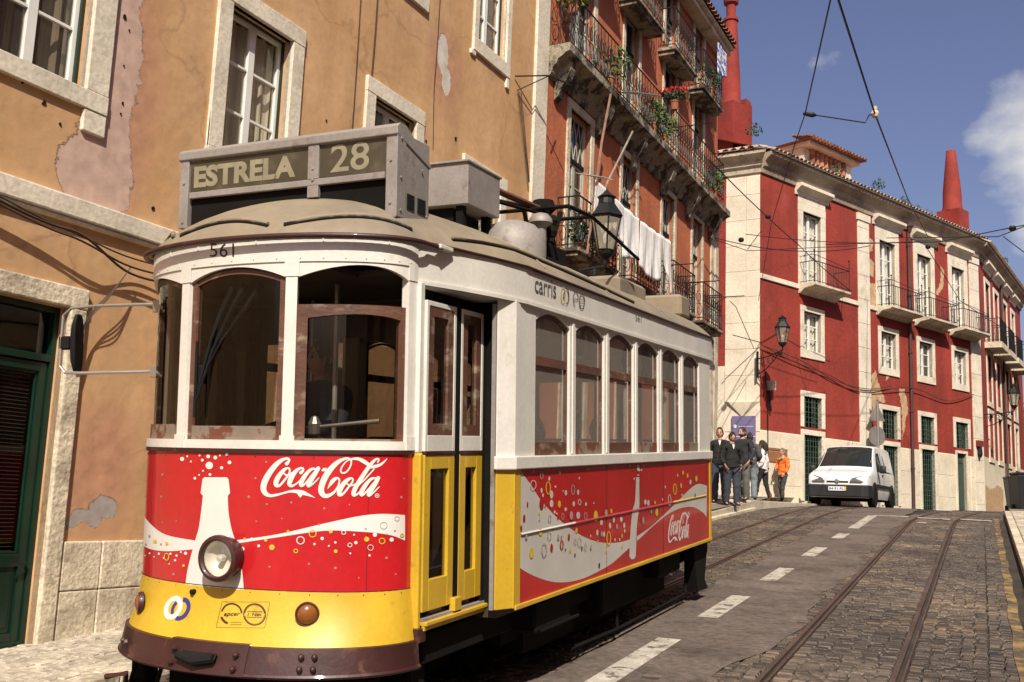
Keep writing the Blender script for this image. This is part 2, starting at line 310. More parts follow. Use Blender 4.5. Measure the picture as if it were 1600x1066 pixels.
def setts(bands,y0,y1,sx,sy,name,mat,dz=0,seed=1,gap=.005,kind='structure',inset=.011,hgt=.03,bd=0):
    # rows of dressed stones filling each band (x0,x1) exactly
    rnd=random.Random(seed); mb=MB()
    for x0,x1 in bands:
        y=y0
        while y<y1:
            h=sy*rnd.uniform(.85,1.18); cy=y+h/2; n=max(1,round((x1-x0)/sx)); ws=[rnd.uniform(.7,1.35) for _ in range(n)]; S_=sum(ws); x=x0
            for w_ in ws:
                w_=w_/S_*(x1-x0); cx=x+w_/2; x+=w_
                if bd and asx(cy,-1)+.06<cx<asx(cy,1)-.06 and not (cy<8.3 and cx>-2.35 and math.sin(cx*9+cy*3)>-.2): continue
                cxx=bend(cx,cy,bd) if bd else cx
                zt=rz(cy)+dz+rnd.gauss(0,.003); tx,ty=rnd.gauss(0,.012),rnd.gauss(0,.012)
                a=w_/2-gap; b=h/2-gap; j=lambda:rnd.uniform(-.006,.006)
                base=[(-a+j(),-b+j()),(a+j(),-b+j()),(a+j(),b+j()),(-a+j(),b+j())]
                lo=[(cxx+u,cy+v,zt-hgt+SL*v) for u,v in base]; k=1-inset/a; k2=1-inset/b
                mi=[(cxx+u*(1-.3*inset/a),cy+v*(1-.3*inset/b),zt-inset*.8+SL*v+u*tx+v*ty) for u,v in base]
                hi=[(cxx+u*k,cy+v*k2,zt+SL*v+u*tx+v*ty) for u,v in base]
                mb.add(lo+mi+hi,[(8,9,10,11)]+[(i,(i+1)%4,(i+1)%4+4,i+4) for i in range(4)]+[(i+4,(i+1)%4+4,(i+1)%4+8,i+8) for i in range(4)])
            y+=h
    return struct(mb.build(name,mat,recalc=False,smooth=40),kind=kind)
setts([(-2.35,-1.80),(-1.80,-1.575),(-1.47,-.675),(-.57,.0),(0,.22)],4.6,33,.125,.098,'cobbled_road',m_sett,seed=3,bd=1)
setts([(-5.5,-4.475),(-4.37,-3.575),(-3.47,-2.95)],4.0,33,.125,.10,'cobbled_road',m_sett,seed=5,bd=-1)
# rails (grooved) ; steel strips 9 cm wide with a groove
def rail(x,side):
    mb=MB(); ys=[-4+i*.5 for i in range(82)]
    prof=[(-.052,-.02),(-.050,.004),(-.008,.006),(-.004,-.022),(.022,-.022),(.026,.004),(.046,.003),(.048,-.02)]
    mb.grid(lambda u,y:(bend(x,y,side)+prof[u][0],y,rz(y)+prof[u][1]),list(range(8)),ys)
    return mb.build('rail',m_rail,None)
for side,lab in ((-1,'left pair of tram rails running under the tram towards the van'),(1,'right pair of tram rails in the empty lane beside the kerb')):
    e=empty('tram_track',(0,0,0)); tag(e,lab,'tram track')
    for x,s in RAILS:
        if s==side: r=rail(x,s); r.parent=e
# centre dashes, stop lines, yellow line
mb=MB()
def dash(y0,y1,x0=-2.62,x1=-2.42,sk=.0):
    n=max(2,int((y1-y0)/.25)); ys=[y0+(y1-y0)*i/n for i in range(n+1)]
    mb.grid(lambda x,y:(x+sk*(y-y0),y,rz(y)+.008),[x0,(x0+x1)/2,x1],ys)
for y0,y1 in ((3.6,5.2),(6.6,9.25),(10.5,12.1),(13.55,15.0),(16.7,18.2),(20.0,21.2),(22.5,26.6)): dash(y0,y1,-2.66+.008*(y0-7),-2.45+.008*(y0-7))
mb.add([(-2.4,26.55,rz(26.6)+.009),(-1.62,26.65,rz(26.6)+.009),(-1.62,26.9,rz(26.9)+.009),(-2.4,26.8,rz(26.8)+.009)],[(0,1,2,3)])
for x0,x1 in ((-1.42,-.72),(-.5,.16)): mb.add([(x0,26.3,rz(26.3)+.012),(x1,26.1,rz(26.1)+.012),(x1,26.4,rz(26.4)+.012),(x0,26.6,rz(26.6)+.012)],[(0,1,2,3)])
for x0,x1 in ((-1.35,-.7),): mb.add([(x0,24.6,rz(24.6)+.012),(x0+.2,24.6,rz(24.6)+.012),(x0+.2,24.9,rz(24.9)+.012),(x0,24.9,rz(24.9)+.012)],[(0,1,2,3)])
struct(mb.build('road_markings',m_line),kind='structure')
mb=MB(); ys=[6+i*.3 for i in range(72)]; mb.grid(lambda x,y:(x+.01*math.sin(y*3),y,rz(y)+.006),[.2,.25,.30],ys)
struct(mb.build('kerb_line',m_yel))
# kerbs and pavements
def kerb(x0,x1,y0,y1,top,name,seed,dx=lambda y:0):
    mb=MB(); rnd=random.Random(seed); y=y0
    while y<y1:
        L_=rnd.uniform(.7,1.2); a,b=y+.004,min(y+L_,y1)-.004
        za,zb=rz(a)+top,rz(b)+top
        vs=[(x0+dx(a),a,za-.3),(x1+dx(a),a,za-.3),(x1+dx(b),b,zb-.3),(x0+dx(b),b,zb-.3),(x0+dx(a),a,za),(x1+dx(a),a,za),(x1+dx(b),b,zb),(x0+dx(b),b,zb)]
        mb.add(vs,[(4,5,6,7),(0,1,5,4),(1,2,6,5),(2,3,7,6),(3,0,4,7)]); y+=L_
    return struct(mb.build(name,m_stone2,bevel=.012))
kerb(.46,.60,-4,29,.10,'kerb',1)
struct(sheet(.60,3.2,ysr,.092,3).build('pavement',m_calcj))
setts([(.61,1.6)],4,29,.10,.09,'pavement',m_calc,dz=.103,seed=12,gap=.003,inset=.006)
lk=lambda y:-5.62 + (.0 if y<18 else (y-18)*.035)
kerb(-.13,0,-4,27.2,.06,'kerb',2,dx=lambda y:lk(y))
def pz(y): # left pavement climbs above the carriageway beyond the tram
    return .05+ (0 if y<16 else min(.17,(y-16)*.024))
mb=MB(); mb.grid(lambda x,y:(( -7.3+ (lk(y)-.13+7.3)*x),y,rz(y)+pz(y)-.012),[0,.5,1],[-4+i*.5 for i in range(77)])
struct(mb.build('pavement',m_calcj))
setts([(-7.1,-5.76)],3.6,9.5,.085,.08,'pavement',m_calc,dz=.052,seed=13,gap=.003,inset=.006)
# raised pavement round the corner of the red house
mb=MB(); pts=[(-9,26.5),(-7.3,25.9),(-5.40,27.0),(-5.0,28.6),(-4.6,29.9),(-4.2,31.4),(-2.0,35.8),(-3.2,36.4),(-6.2,31.2),(-9,31)]
zt=2.10
mb.prism([(a,b) for a,b in pts],1.7,zt,'xy'); struct(mb.build('pavement',m_calc,bevel=.02))
mb=MB(); mb.prism([(-5.75,18.0),(-7.3,18.0),(-7.3,26.2),(-5.33,27.0)],1.0,1.3,'xy')
# ramp from street to corner pavement
mb=MB(); 
P=[(-7.3,20,rz(20)+.12),(-5.68,20,rz(20)+.12),(-5.40,27.05,2.06),(-7.3,26.3,2.06)]
P2=[(a,b,c-.5) for a,b,c in P]; mb.add(P+P2,[(0,1,2,3),(1,5,6,2),(0,4,5,1),(2,6,7,3)])
struct(mb.build('pavement',m_calc,bevel=.015))
# ---------------------------------------------------------------- facades
def facade(name,origin,azd,label,cat):
    e=empty(name,origin,(0,0,R_(90-azd))); tag(e,label,cat); return e
def wall_holes(mb,s0,s1,z0,z1,holes,depth=.22,y=0,cell=1e9,mreveal=None):
    xs=sorted({s0,s1,*[h[0] for h in holes],*[h[1] for h in holes]}); zs=sorted({z0,z1,*[h[2] for h in holes],*[h[3] for h in holes]})
    xs=[x for x in xs if s0<=x<=s1]; zs=[z for z in zs if z0<=z<=z1]
    for i in range(len(xs)-1):
        for j in range(len(zs)-1):
            cx,cz=(xs[i]+xs[i+1])/2,(zs[j]+zs[j+1])/2
            if any(a<cx<b and c<cz<d for a,b,c,d in holes): continue
            mb.quad((xs[i],y,zs[j]),(xs[i+1],y,zs[j]),(xs[i+1],y,zs[j+1]),(xs[i],y,zs[j+1]))
    k=mb.mi
    if mreveal is not None: mb.mi=mreveal
    for a,b,c,d in holes:
        e=y+depth
        mb.quad((a,y,c),(a,e,c),(a,e,d),(a,y,d)); mb.quad((b,e,c),(b,y,c),(b,y,d),(b,e,d))
        mb.quad((a,e,d),(b,e,d),(b,y,d),(a,y,d)); mb.quad((a,y,c),(b,y,c),(b,e,c),(a,e,c))
    mb.mi=k
def surround(mb,a,b,c,d,t=.15,proud=.035,sill=True,ts=None,ear=0,rnd=None):
    # stone frame round an opening a..b x c..d (four stones butting each other)
    ts=ts or t; y0,y1=-proud,.06
    mb.box(a-t,a,y0,y1,c,d); mb.box(b,b+t,y0,y1,c,d); mb.box(a-t-.004,b+t+.004,y0-.004,y1,d,d+t)
    if sill: mb.box(a-t-.004-ear,b+t+.004+ear,y0-.004,y1,c-ts,c)
def bars(mb,a,b,c,d,cols,rows,t=.03,y0=.1,y1=.13,fr=.05,cen=0):
    # sash: outer frame + glazing bars
    mb.box(a,a+fr,y0,y1,c,d); mb.box(b-fr,b,y0,y1,c,d); mb.box(a+fr,b-fr,y0,y1,c,c+fr); mb.box(a+fr,b-fr,y0,y1,d-fr,d)
    for i in range(1,cols):
        x=a+(b-a)*i/cols; tt=cen if (cen and i*2==cols) else t; mb.box(x-tt/2,x+tt/2,y0-.004 if tt==cen else y0+.002,y1,c+fr,d-fr)
    for j in range(1,rows):
        z=c+(d-c)*j/rows; mb.box(a+fr,b-fr,y0+.005,y1-.004,z-t/2,z+t/2)
def curtain(mb,a,b,c,d,y=.3,amp=.02,n=40):
    xs=[a+(b-a)*i/n for i in range(n+1)]
    mb.grid(lambda x,z:(x,y+amp*math.sin(x*38)+amp*.5*math.sin(x*71+z),z),xs,[c,(c+d)/2,d])
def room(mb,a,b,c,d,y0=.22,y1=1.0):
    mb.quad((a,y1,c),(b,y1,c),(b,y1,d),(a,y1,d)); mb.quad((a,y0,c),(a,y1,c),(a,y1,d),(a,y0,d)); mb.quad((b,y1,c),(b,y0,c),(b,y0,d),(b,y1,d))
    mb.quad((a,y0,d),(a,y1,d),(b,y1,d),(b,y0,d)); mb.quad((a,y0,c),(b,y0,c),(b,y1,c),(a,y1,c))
def window(par,a,b,c,d,cols=2,rows=3,fm=m_whitef,t=.15,proud=.035,stone=m_stone,cur=None,gm=m_glass,y=.12,fr=.05,cen=.10,sill=True,ear=0,outer=None,thin=.03,lab=None,ts=None,curr=(0,1),sproud=None):
    mb=MB(); o=0
    if outer: 
        bars(mb.mat(1),a,b,c,d,1,1,y0=y-.03,y1=y+.05,fr=outer); o=outer; mb.mat(0)
    bars(mb,a+o,b-o,c+o,d-o,cols,rows,t=thin,y0=y,y1=y+.045,fr=fr,cen=cen)
    w_=mb.build('window',[fm,m_green],par,bevel=0)
    if lab: w_['label']=lab
    g=MB(); g.quad((a+o,y+.03,c+o),(b-o,y+.03,c+o),(b-o,y+.03,d-o),(a+o,y+.03,d-o)); g.build('pane',gm,w_)
    s_=MB(); surround(s_,a,b,c,d,t,proud,sill,ts,ear); s_.build('stone_surround',stone,w_,bevel=.008)
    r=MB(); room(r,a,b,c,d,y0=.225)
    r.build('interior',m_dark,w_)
    if cur:
        k=MB(); curtain(k,a+.02+(b-a)*curr[0],a+(b-a)*curr[1]-.02,c+.02,d-.02,y=y+.13); k.build('curtain',cur,w_)
    return w_
W0=(-7.02,6.7,0)
# ============ ochre house
OH=facade('ochre_house',W0,2.38,'ochre plaster house with peeling pink patches and stone window frames behind the tram','house')
S1_=8.46
wins_l=[(-1.38,-.40,5.17,6.77),(1.30,2.28,5.17,6.77),(3.93,4.90,5.17,6.76),(6.42,7.40,5.17,6.56)]
wins_u=[(-1.38,-.40,8.63,10.2),(1.30,2.28,8.63,10.2),(3.93,4.90,8.60,10.2),(6.48,7.40,8.63,10.2)]
door=(-1.55,-.32,.35,3.25)
holes=wins_l+wins_u+[door,(2.6,3.8,.4,3.25),(5.6,6.8,.5,3.25)]
mb=MB(); wall_holes(mb,-12,S1_,-.5,13,holes,depth=.225)
mb.mat(1); mb.box(-12,9.0,3,3.1,-.5,13); mb.mat(0)
mb.quad((-12,0,-.5),(-12,3,-.5),(-12,3,13),(-12,0,13))
mb.build('wall',[m_ochre,m_dark],OH)
for i,h in enumerate(wins_l): window(OH,*h,rows=3,cur=[m_curtg,m_curt,m_curt,m_curt][i],outer=.035 if i==0 else .02,t=.20 if i!=0 else .24,ts=.17,proud=.04,stone=m_stone,cen=.09,fr=.04,thin=.025,curr=(0,1) if i else (.0,1),ear=0)
for i,h in enumerate(wins_u): window(OH,*h,rows=3,cur=m_curt,outer=.02,t=.14,ts=.22,proud=.04,cen=.09,fr=.04,thin=.025,curr=(.0,.45) if i==3 else (0,1))
# small stone lugs under the sill corners
mb=MB(); mb.box(-.40,-.155,-.036,.05,4.80,4.996); mb.box(6.28,6.42,-.036,.05,8.33,8.405); mb.box(7.44,7.54,-.036,.05,8.24,8.405); mb.split('sill_lug',m_stone,OH,bevel=.01)
mb=MB(); mb.box(-12,8.42,-.075,.02,4.01,4.19); mb.box(-12,8.42,-.055,.02,3.97,4.008); mb.split('string_course',m_stone,OH,bevel=.015)
mb=MB(); mb.box(8.462,8.94,-.05,.3,-.4,13); mb.build('corner_pilaster',m_stone,OH,bevel=.01)
mb=MB()
for s0,s1 in ((-.135,.27),(.275,1.35),(1.355,2.35)):
    mb.box(s0,s1-.004,-.032,.05,.896,1.30); mb.box(s0,s1-.004,-.03,.05,-.3,.89)
mb.box(3.95,5.4,-.03,.05,-.3,1.3); mb.box(7.0,8.45,-.03,.05,-.3,1.3); mb.box(-12,-1.75,-.03,.05,-.3,1.3)
mb.split('plinth',m_stone2,OH,bevel=.012)
# entrance door
dm=MB(); a,b,c,d=door
dm.box(a-.16,a,-.045,.08,.2,3.25); dm.box(b,b+.165,-.045,.08,.2,3.25); dm.box(a-.17,b+.17,-.05,.08,3.252,3.43); dm.box(a-.17,b+.19,-.10,.15,.2,.46)
mdoor=MB()
def frame(mbx,a,b,c,d,f,y0,y1): mbx.box(a,a+f,y0,y1,c,d); mbx.box(b-f,b,y0,y1,c,d); mbx.box(a+f,b-f,y0,y1,c,c+f); mbx.box(a+f,b-f,y0,y1,d-f,d)
frame(mdoor,a,b,.46,3.25,.05,.09,.20); mdoor.box(a+.05,b-.05,.085,.20,2.78,2.84)
mc=(a+b)/2
for x0,x1 in ((a+.05,mc-.005),(mc+.005,b-.05)):
    frame(mdoor,x0,x1,.50,2.77,.075,.11,.17); mdoor.box(x0+.075,x1-.075,.112,.168,1.10,1.20); mdoor.box(x0+.075,x1-.075,.135,.155,.575,1.10); mdoor.box(x0+.12,x1-.12,.125,.15,.62,1.05)
    frame(mdoor,x0+.075,x1-.075,1.20,2.695,.02,.13,.16)
dr=mdoor.build('door',m_green,OH,bevel=.004)
dm.build('door_surround',m_stone2,dr,bevel=.012)
g=MB(); g.quad((a+.05,.15,1.2),(b-.05,.15,1.2),(b-.05,.15,2.7),(a+.05,.15,2.7)); g.quad((a+.05,.15,2.84),(b-.05,.15,2.84),(b-.05,.15,3.2),(a+.05,.15,3.2)); g.build('pane',m_glassd,dr)
bl=MB()
for i in range(46): 
    z=1.22+i*.032; bl.box(a+.15,mc-.1,.185,.200,z,z+.006); bl.box(mc+.1,b-.15,.185,.200,z,z+.006)
bl.build('blind',m_blind,dr)
r=MB(); room(r,a,b,.3,3.25); r.build('interior',m_dark,dr)
hd=MB(); hd.tube([(b-.10,.10,1.13),(b-.10,.06,1.13),(b-.25,.05,1.12)],.012); hd.build('handle',m_iron,dr)
for (a,b,c,d) in holes[-2:]:
    mm=MB(); frame(mm,a,b,c,d,.07,.1,.17); mm.box(a+.07,b-.07,.12,.16,c+.07,2.6); q=mm.build('door',m_green,OH); mm=MB(); surround(mm,a,b,c,d,.15,.04,False); mm.build('door_surround',m_stone2,q,bevel=.01)
# repair patches with their own outline
def blob(pts,mat,name,y=-.006,seed=0,rough=.03):
    rnd=random.Random(seed); P=[]
    for i,(x,z) in enumerate(pts):
        x2,z2=pts[(i+1)%len(pts)]; n=max(2,int(math.hypot(x2-x,z2-z)/.05))
        for j in range(n): P.append((x+(x2-x)*j/n+rnd.gauss(0,rough*.35),z+(z2-z)*j/n+rnd.gauss(0,rough*.35)))
    mb=MB(); mb.prism(P,y,.01); return mb.build(name,mat,OH)
m_old=M('old_pinkish_paint',(.38,.17,.095),.9,var=.2,vs=4,bump=.5,bs=12,fine=.12)
# small holes and hooks in the plaster
mb=MB()
rnd=random.Random(5)
for s,z,q in ((-.78,4.90,.03),(-.60,4.78,.02),(-1.0,5.0,.02),(-.60,4.12,.05),(.02,5.9,.015),(.0,5.55,.012),(.03,5.2,.02),(.02,5.1,.015),(-.05,6.0,.03),(.5,4.35,.03),(3.0,6.1,.02),(5.2,6.6,.03),(6.0,6.9,.04)):
    q*=.62; mb.prism([(s+q*math.cos(a)*rnd.uniform(.6,1.4),z+q*math.sin(a)*rnd.uniform(.6,1.6)) for a in [k*.9 for k in range(7)]],-.008,.004)
mb.split('plaster_hole',m_dark,OH)
# cables along the ochre wall
m_cable=M('brown_cable',(.05,.03,.02),.7,var=.1,bump=0)
def wpt(F,s,y,z): return F.matrix_world@Vector((s,y,z))
bpy.context.view_layer.update()
def cable(F,pts,r,label,name='wall_cable',cat='cable',group=None,n=8):
    mb=MB(); mb.tube([wpt(F,*p) for p in spline(pts,n)],r,5); o=mb.build(name,m_cable); tag(o,label,cat,group); return o
for i,(z0,z1) in enumerate(((3.96,3.80),(3.90,3.72),(3.93,3.66))):
    mb=MB(); mb.tube(spline([(-4,-.11,z0+.55),(-1.1,-.12,z0),(-.4,-.17,z0-.12+.02*i),(.22,-.10,z1),(.9,-.14,z1+.02),(2.0,-.10,z1+.12)],8),.008+.002*i,5); mb.build('cable',m_cable,OH)
for i in range(4):
    mb=MB(); mb.tube(spline([(.22,-.10,3.72),(.05-.03*i,-.12-.01*i,3.5-.04*i),(-.15-.012*i,-.11,3.26-.03*i),(-.25+.012*i,-.10,3.05),(-.27+.012*i,-.08,2.75)],8),.0038,5); mb.build('cable',m_cable,OH)
for pts,r in (([(1.07,-.03,7.6),(1.12,-.03,6.3),(1.10,-.03,5.2),(1.12,-.03,4.3)],.007),([(3.75,-.03,10),(3.83,-.03,8),(3.78,-.03,6.2),(3.8,-.03,5)],.008),([(5.35,-.03,10),(5.32,-.03,8),(5.3,-.03,7.4),(5.35,-.03,6.6)],.006),([(3.45,-.03,10),(3.48,-.03,7),(3.45,-.03,5)],.005)):
    mb=MB(); mb.tube(spline(pts,6),r,5); mb.build('cable',m_cable,OH)
# iron bracket for stay wires at the pilaster
mb=MB(); mb.tube([(7.75,-.02,8.55),(8.35,-.35,8.75),(8.8,-.55,8.72)],.012); mb.tube([(7.85,-.02,8.35),(8.35,-.35,8.75)],.010); mb.tube([(8.5,-.4,8.55),(8.6,-.45,8.95)],.012); mb.build('wire_bracket',m_iron,OH)
for i in range(3):
    mb=MB(); mb.tube([(7.85+.06*i,-.03,8.35),(8.3+.02*i,-.06,6.95)],.006,5); mb.build('cable',m_cable,OH)
# ============ orange house with balconies
OR=facade('orange_house',W0,2.38,'narrow orange house with iron balconies and tiled eave between the ochre house and red house','house')
SE=19.75
cols_=[(10.02,10.98),(12.68,13.52),(15.24,16.10),(17.55,18.35)]
holes=[]
for a,b in cols_: holes+=[(a,b,6.22,8.86),(a,b,9.76,12.0),(a,b,12.35,13.9),(a,b,2.4,5.1)]
mb=MB(); wall_holes(mb,8.945,SE,-.5,14.2,holes,depth=.225)
mb.quad((SE,0,-.5),(SE,4,-.5),(SE,4,14.2),(SE,0,14.2)); mb.mat(1); mb.box(9,SE-.05,3,3.1,0,14.1)
mb.build('wall',[m_orange,m_dark],OR)
mb=MB(); mb.box(SE-.62,SE-.30,-.035,.1,-.3,8.9); mb.box(SE-.30,SE+.03,-.05,.3,-.3,9.1); mb.build('corner_pilaster',m_stone2,OR,bevel=.01)
m_sash=M('weathered_sash_paint',(.42,.40,.34),.6,var=.2,vs=6,bump=.2,bs=40)
for k,(a,b) in enumerate(cols_):
    # glazed doors: fanlight with lattice over two tall leaves
    for (c,d) in ((6.22,8.86),(9.76,12.0),(12.35,13.9),(2.4,5.1)):
        mm=MB(); f0=d-(.85 if d<9.5 else .7)
        bars(mm,a,b,c,d,1,1,y0=.10,y1=.16,fr=.05); mm.mat(1); mm.box(a+.05,b-.05,.09,.17,f0-.05,f0+.02); mm.mat(0)
        mid=(a+b)/2; bars(mm,a+.05,mid,c+.05,f0-.05,1,4,y0=.115,y1=.15,fr=.05,t=.025); bars(mm,mid,b-.05,c+.05,f0-.05,1,4,y0=.115,y1=.15,fr=.05,t=.025)
        if d<9.5:
            n=4
            for i in range(n):
                x0=a+.05+(b-a-.1)*i/n; x1=a+.05+(b-a-.1)*(i+1)/n
                for p,q in (((x0,f0+.02),(x1,d-.05)),((x1,f0+.02),(x0,d-.05))): mm.tube([(p[0],.13,p[1]),(q[0],.13,q[1])],.009,4)
        else: mm.box(mid-.015,mid+.015,.12,.15,f0+.02,d-.05)
        w_=mm.build('window',[m_sash,m_black],OR)
        g=MB(); g.quad((a,.14,c),(b,.14,c),(b,.14,d),(a,.14,d)); g.build('pane',m_glassd if k!=3 else m_glass,w_)
        s_=MB(); surround(s_,a,b,c,d,.155 if k==0 else .13,.03,False); s_.build('stone_surround',m_stone2,w_,bevel=.008)
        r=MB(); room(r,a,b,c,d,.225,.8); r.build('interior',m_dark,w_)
        if (k+int(d))%2==0: 
            q=MB(); curtain(q,a+.05,b-.05,c,d-.4,y=.26); q.build('curtain',m_curt,w_)
def railing(mb,s0,s1,z0,h,out,step=.12,scroll=True,ends=(True,True),r=.009,plain=False):
    y=-out
    mb.tube([(s0,y,z0+h),(s1,y,z0+h)],.016,5); mb.tube([(s0,y,z0+.07),(s1,y,z0+.07)],.011,5)
    if ends[0]: mb.tube([(s0,y,z0+h),(s0,0,z0+h)],.015,5); mb.tube([(s0,y,z0+.07),(s0,0,z0+.07)],.011,5)
    if ends[1]: mb.tube([(s1,y,z0+h),(s1,0,z0+h)],.015,5); mb.tube([(s1,y,z0+.07),(s1,0,z0+.07)],.011,5)
    def unit(P,u,wd):
        # P(u,z) -> point; one bar and a pair of scrolls
        mb.tube([P(u,z0),P(u,z0+h)],r,4)
        if scroll:
            for zc,sg in ((z0+h*.28,1),(z0+h*.62,-1)):
                a=wd*.42; pts=[P(u+wd/2+sg*a*math.sin(t)*(1-t/9),zc+h*.17*math.cos(t)*(1-t/12)) for t in [k*.62 for k in range(11)]]
                mb.tube(pts,.0085,3,cap=False)
            mb.tube([P(u+wd*.15,z0+h*.45),P(u+wd*.85,z0+h*.45)],.007,3)
    n=max(1,int((s1-s0)/step)); wd=(s1-s0)/n
    for i in range(n+1): 
        if i<n: unit(lambda u,z:(u,y,z),s0+i*wd,wd)
        else: mb.tube([(s1,y,z0),(s1,y,z0+h)],r,4)
    for e,s in ((ends[0],s0),(ends[1],s1)):
        if e:
            n2=max(1,int(out/step))
            for i in range(n2): unit(lambda u,z:(s,-u,z),out*i/n2,out/n2)
def slab(mb,s0,s1,z1,out,t=.16,corb=True):
    mb.box(s0,s1,-out,.0,z1-t*.45,z1); mb.box(s0+.05,s1-.05,-out+.05,.0,z1-t,z1-t*.45)
# long second-floor balcony on a heavy moulded cornice
LB=empty('balcony'); LB.parent=OR
prof=[(0,9.06),(-.05,9.06),(-.09,9.12),(-.10,9.20),(-.17,9.26),(-.20,9.34),(-.30,9.40),(-.34,9.44),(-.42,9.46),(-.42,9.60),(0,9.60)]
mb=MB(); ss=[8.98+ (SE-.25-8.98)*i/60 for i in range(61)]
P=[(s,y,z-.012*(s-9)) for s in ss for y,z in prof]; k=len(prof)
mb.add(P,[(i*k+j,(i+1)*k+j,(i+1)*k+j+1,i*k+j+1) for i in range(60) for j in range(k-1)]+[tuple(range(k)),tuple(range(60*k,61*k))]); mb.build('slab',m_mold,LB)
mb=MB()
for i in range(6):
    s=9.25+i*1.93; zz=-.012*(s-9)
    mb.prism([(-.02,8.72+zz),(-.10,8.78+zz),(-.14,8.92+zz),(-.26,9.08+zz),(-.33,9.26+zz),(-.33,9.40+zz),(-.02,9.40+zz)],s,s+.20,'yz')
mb.split('corbel',m_mold,LB,bevel=.01)
mb=MB(); railing(mb,9.04,18.9,9.56,.98,.40,step=.17); mb.build('railing',m_iron,LB)
for s0,s1,z in ((9.3,11.7,12.12),(12.25,14.0,12.04),(14.75,16.45,12.02),(17.0,18.75,11.98)):
    B=empty('balcony'); B.parent=OR; q=MB(); slab(q,s0,s1,z,.42,.17); q.build('slab',m_mold,B,bevel=.01)
    q=MB(); railing(q,s0+.05,s1-.05,z,.95,.38,step=.16); q.build('railing',m_iron,B)
for s0,s1,z in ((9.55,11.45,6.14),(12.2,14.0,6.16),(14.8,16.5,6.2),(17.1,18.8,6.2)):
    B=empty('balcony'); B.parent=OR; q=MB(); slab(q,s0,s1,z,.45,.14); q.build('slab',m_mold,B,bevel=.01)
    q=MB(); railing(q,s0+.05,s1-.05,z,.92,.41,step=.16); q.build('railing',m_iron,B)
# eave with tiles
mb=MB(); mb.box(8.95,SE+.05,-.32,.02,13.88,14.02); mb.box(8.95,SE+.05,-.42,.02,14.021,14.09); mb.build('cornice',m_stone2,OR,bevel=.01)
def tiles(mb,s0,s1,y0,z0,slope,rows,w=.21,l=.42):
    # barrel tiles; y0 eave edge, rising inward
    n=int((s1-s0)/w); ca,sa=math.cos(slope),math.sin(slope)
    for i in range(n):
        x=s0+(i+.5)*w
        for r in range(rows):
            a=r*l*.8; dz=.012
            P=[]
            for (t,rad,h) in ((0,.095,dz),(l,.080,0)):
                for k in range(5):
                    th=math.pi*k/4; u=x+rad*math.cos(th); hh=rad*.75*math.sin(th)+h
                    dd=a+t; P.append((u,y0+dd*ca-hh*sa,z0+dd*sa+hh*ca))
            mb.add(P,[(k,k+1,k+6,k+5) for k in range(4)])
    return mb
mb=MB(); tiles(mb,8.95,SE+.1,-.50,14.11,R_(24),4); mb.mat(1); mb.quad((8.9,-.46,14.10),(SE+.1,-.46,14.10),(SE+.1,3,15.6),(8.9,3,15.6)); mb.build('roof',[m_tile,m_mortar],OR)
# aerials, poles, brackets fixed to the balconies
mb=MB(); mb.tube([(9.2,-.75,5.9),(10.2,-.55,8.2),(10.7,-.50,9.3)],.024,6); mb.build('pole',M('rusty_pole',(.22,.12,.08),.8,var=.3,vs=5,bump=.3),OR)
mb=MB(); mb.tube([(9.0,-.9,6.4),(10.3,-.65,7.5),(11.9,-.5,9.0)],.02,6); mb.build('pole',M('grey_pole',(.25,.21,.16),.8,var=.3,vs=5,bump=.3),OR)
m_alu=M('dull_aluminium',(.45,.43,.40),.4,metal=.7,var=.2,bump=.1)
def yagi(loc,rz_,name_label):
    e=empty('aerial',loc,(R_(12),R_(-14),rz_),name_label,'aerial'); mb=MB(); mb.tube([(-.55,0,0),(.55,0,0)],.012,5)
    for i in range(11): L_=.26-.012*i; mb.tube([(-.5+i*.1,-L_,0),(-.5+i*.1,L_,0)],.006,4)
    mb.build('boom',m_alu,e); q=MB(); q.tube([(0,0,0),(-.05,.02,-.45)],.014,5); q.build('mast',m_alu,e)
bpy.context.view_layer.update()
yagi(wpt(OR,11.9,-.65,9.75),R_(70),'spiky television aerial sticking out over the long balcony cornice')
yagi(wpt(OR,9.6,-.75,7.35),R_(95),'small television aerial low on the rusty pole beside the first orange house window')
for s,z in ((14.6,6.95),(16.6,7.0),(18.9,7.1),(15.9,10.55),(18.95,10.9)):
    mb=MB(); mb.tube([(s,-.05,z),(s,-.95,z)],.013,5); mb.tube([(s,-.05,z-.25),(s,-.5,z)],.009,5); mb.build('clothes_bracket',m_iron,OR)
# ---------- plants and flowers on the balconies
m_leaf=M('balcony_leaf',(.075,.13,.028),.7,var=.4,vs=9,bump=0,island=.5)
m_leafd=M('dark_leaf',(.030,.060,.018),.7,var=.4,vs=9,bump=0,island=.5)
m_flow=M('red_geranium_petal',(.42,.012,.02),.6,var=.3,vs=9,bump=0,island=.4)
m_pot=M('terracotta_pot',(.30,.11,.05),.85,bump=.2)
def leaves(mb,c,rad,n,size,rnd,hang=0,flat=1):
    for _ in range(n):
        while True:
            p=Vector([rnd.uniform(-1,1) for _ in range(3)])
            if p.length<1: break
        p=Vector((p.x*rad[0],p.y*rad[1],p.z*rad[2]-hang*abs(p.x*.3)))+Vector(c); s=size*rnd.uniform(.6,1.4)
        d1=Vector([rnd.gauss(0,1) for _ in range(3)]).normalized(); d2=d1.orthogonal().normalized()
        mb.add([p-d1*s,p+d2*s*.45,p+d1*s,p-d2*s*.45],[(0,1,2,3)])
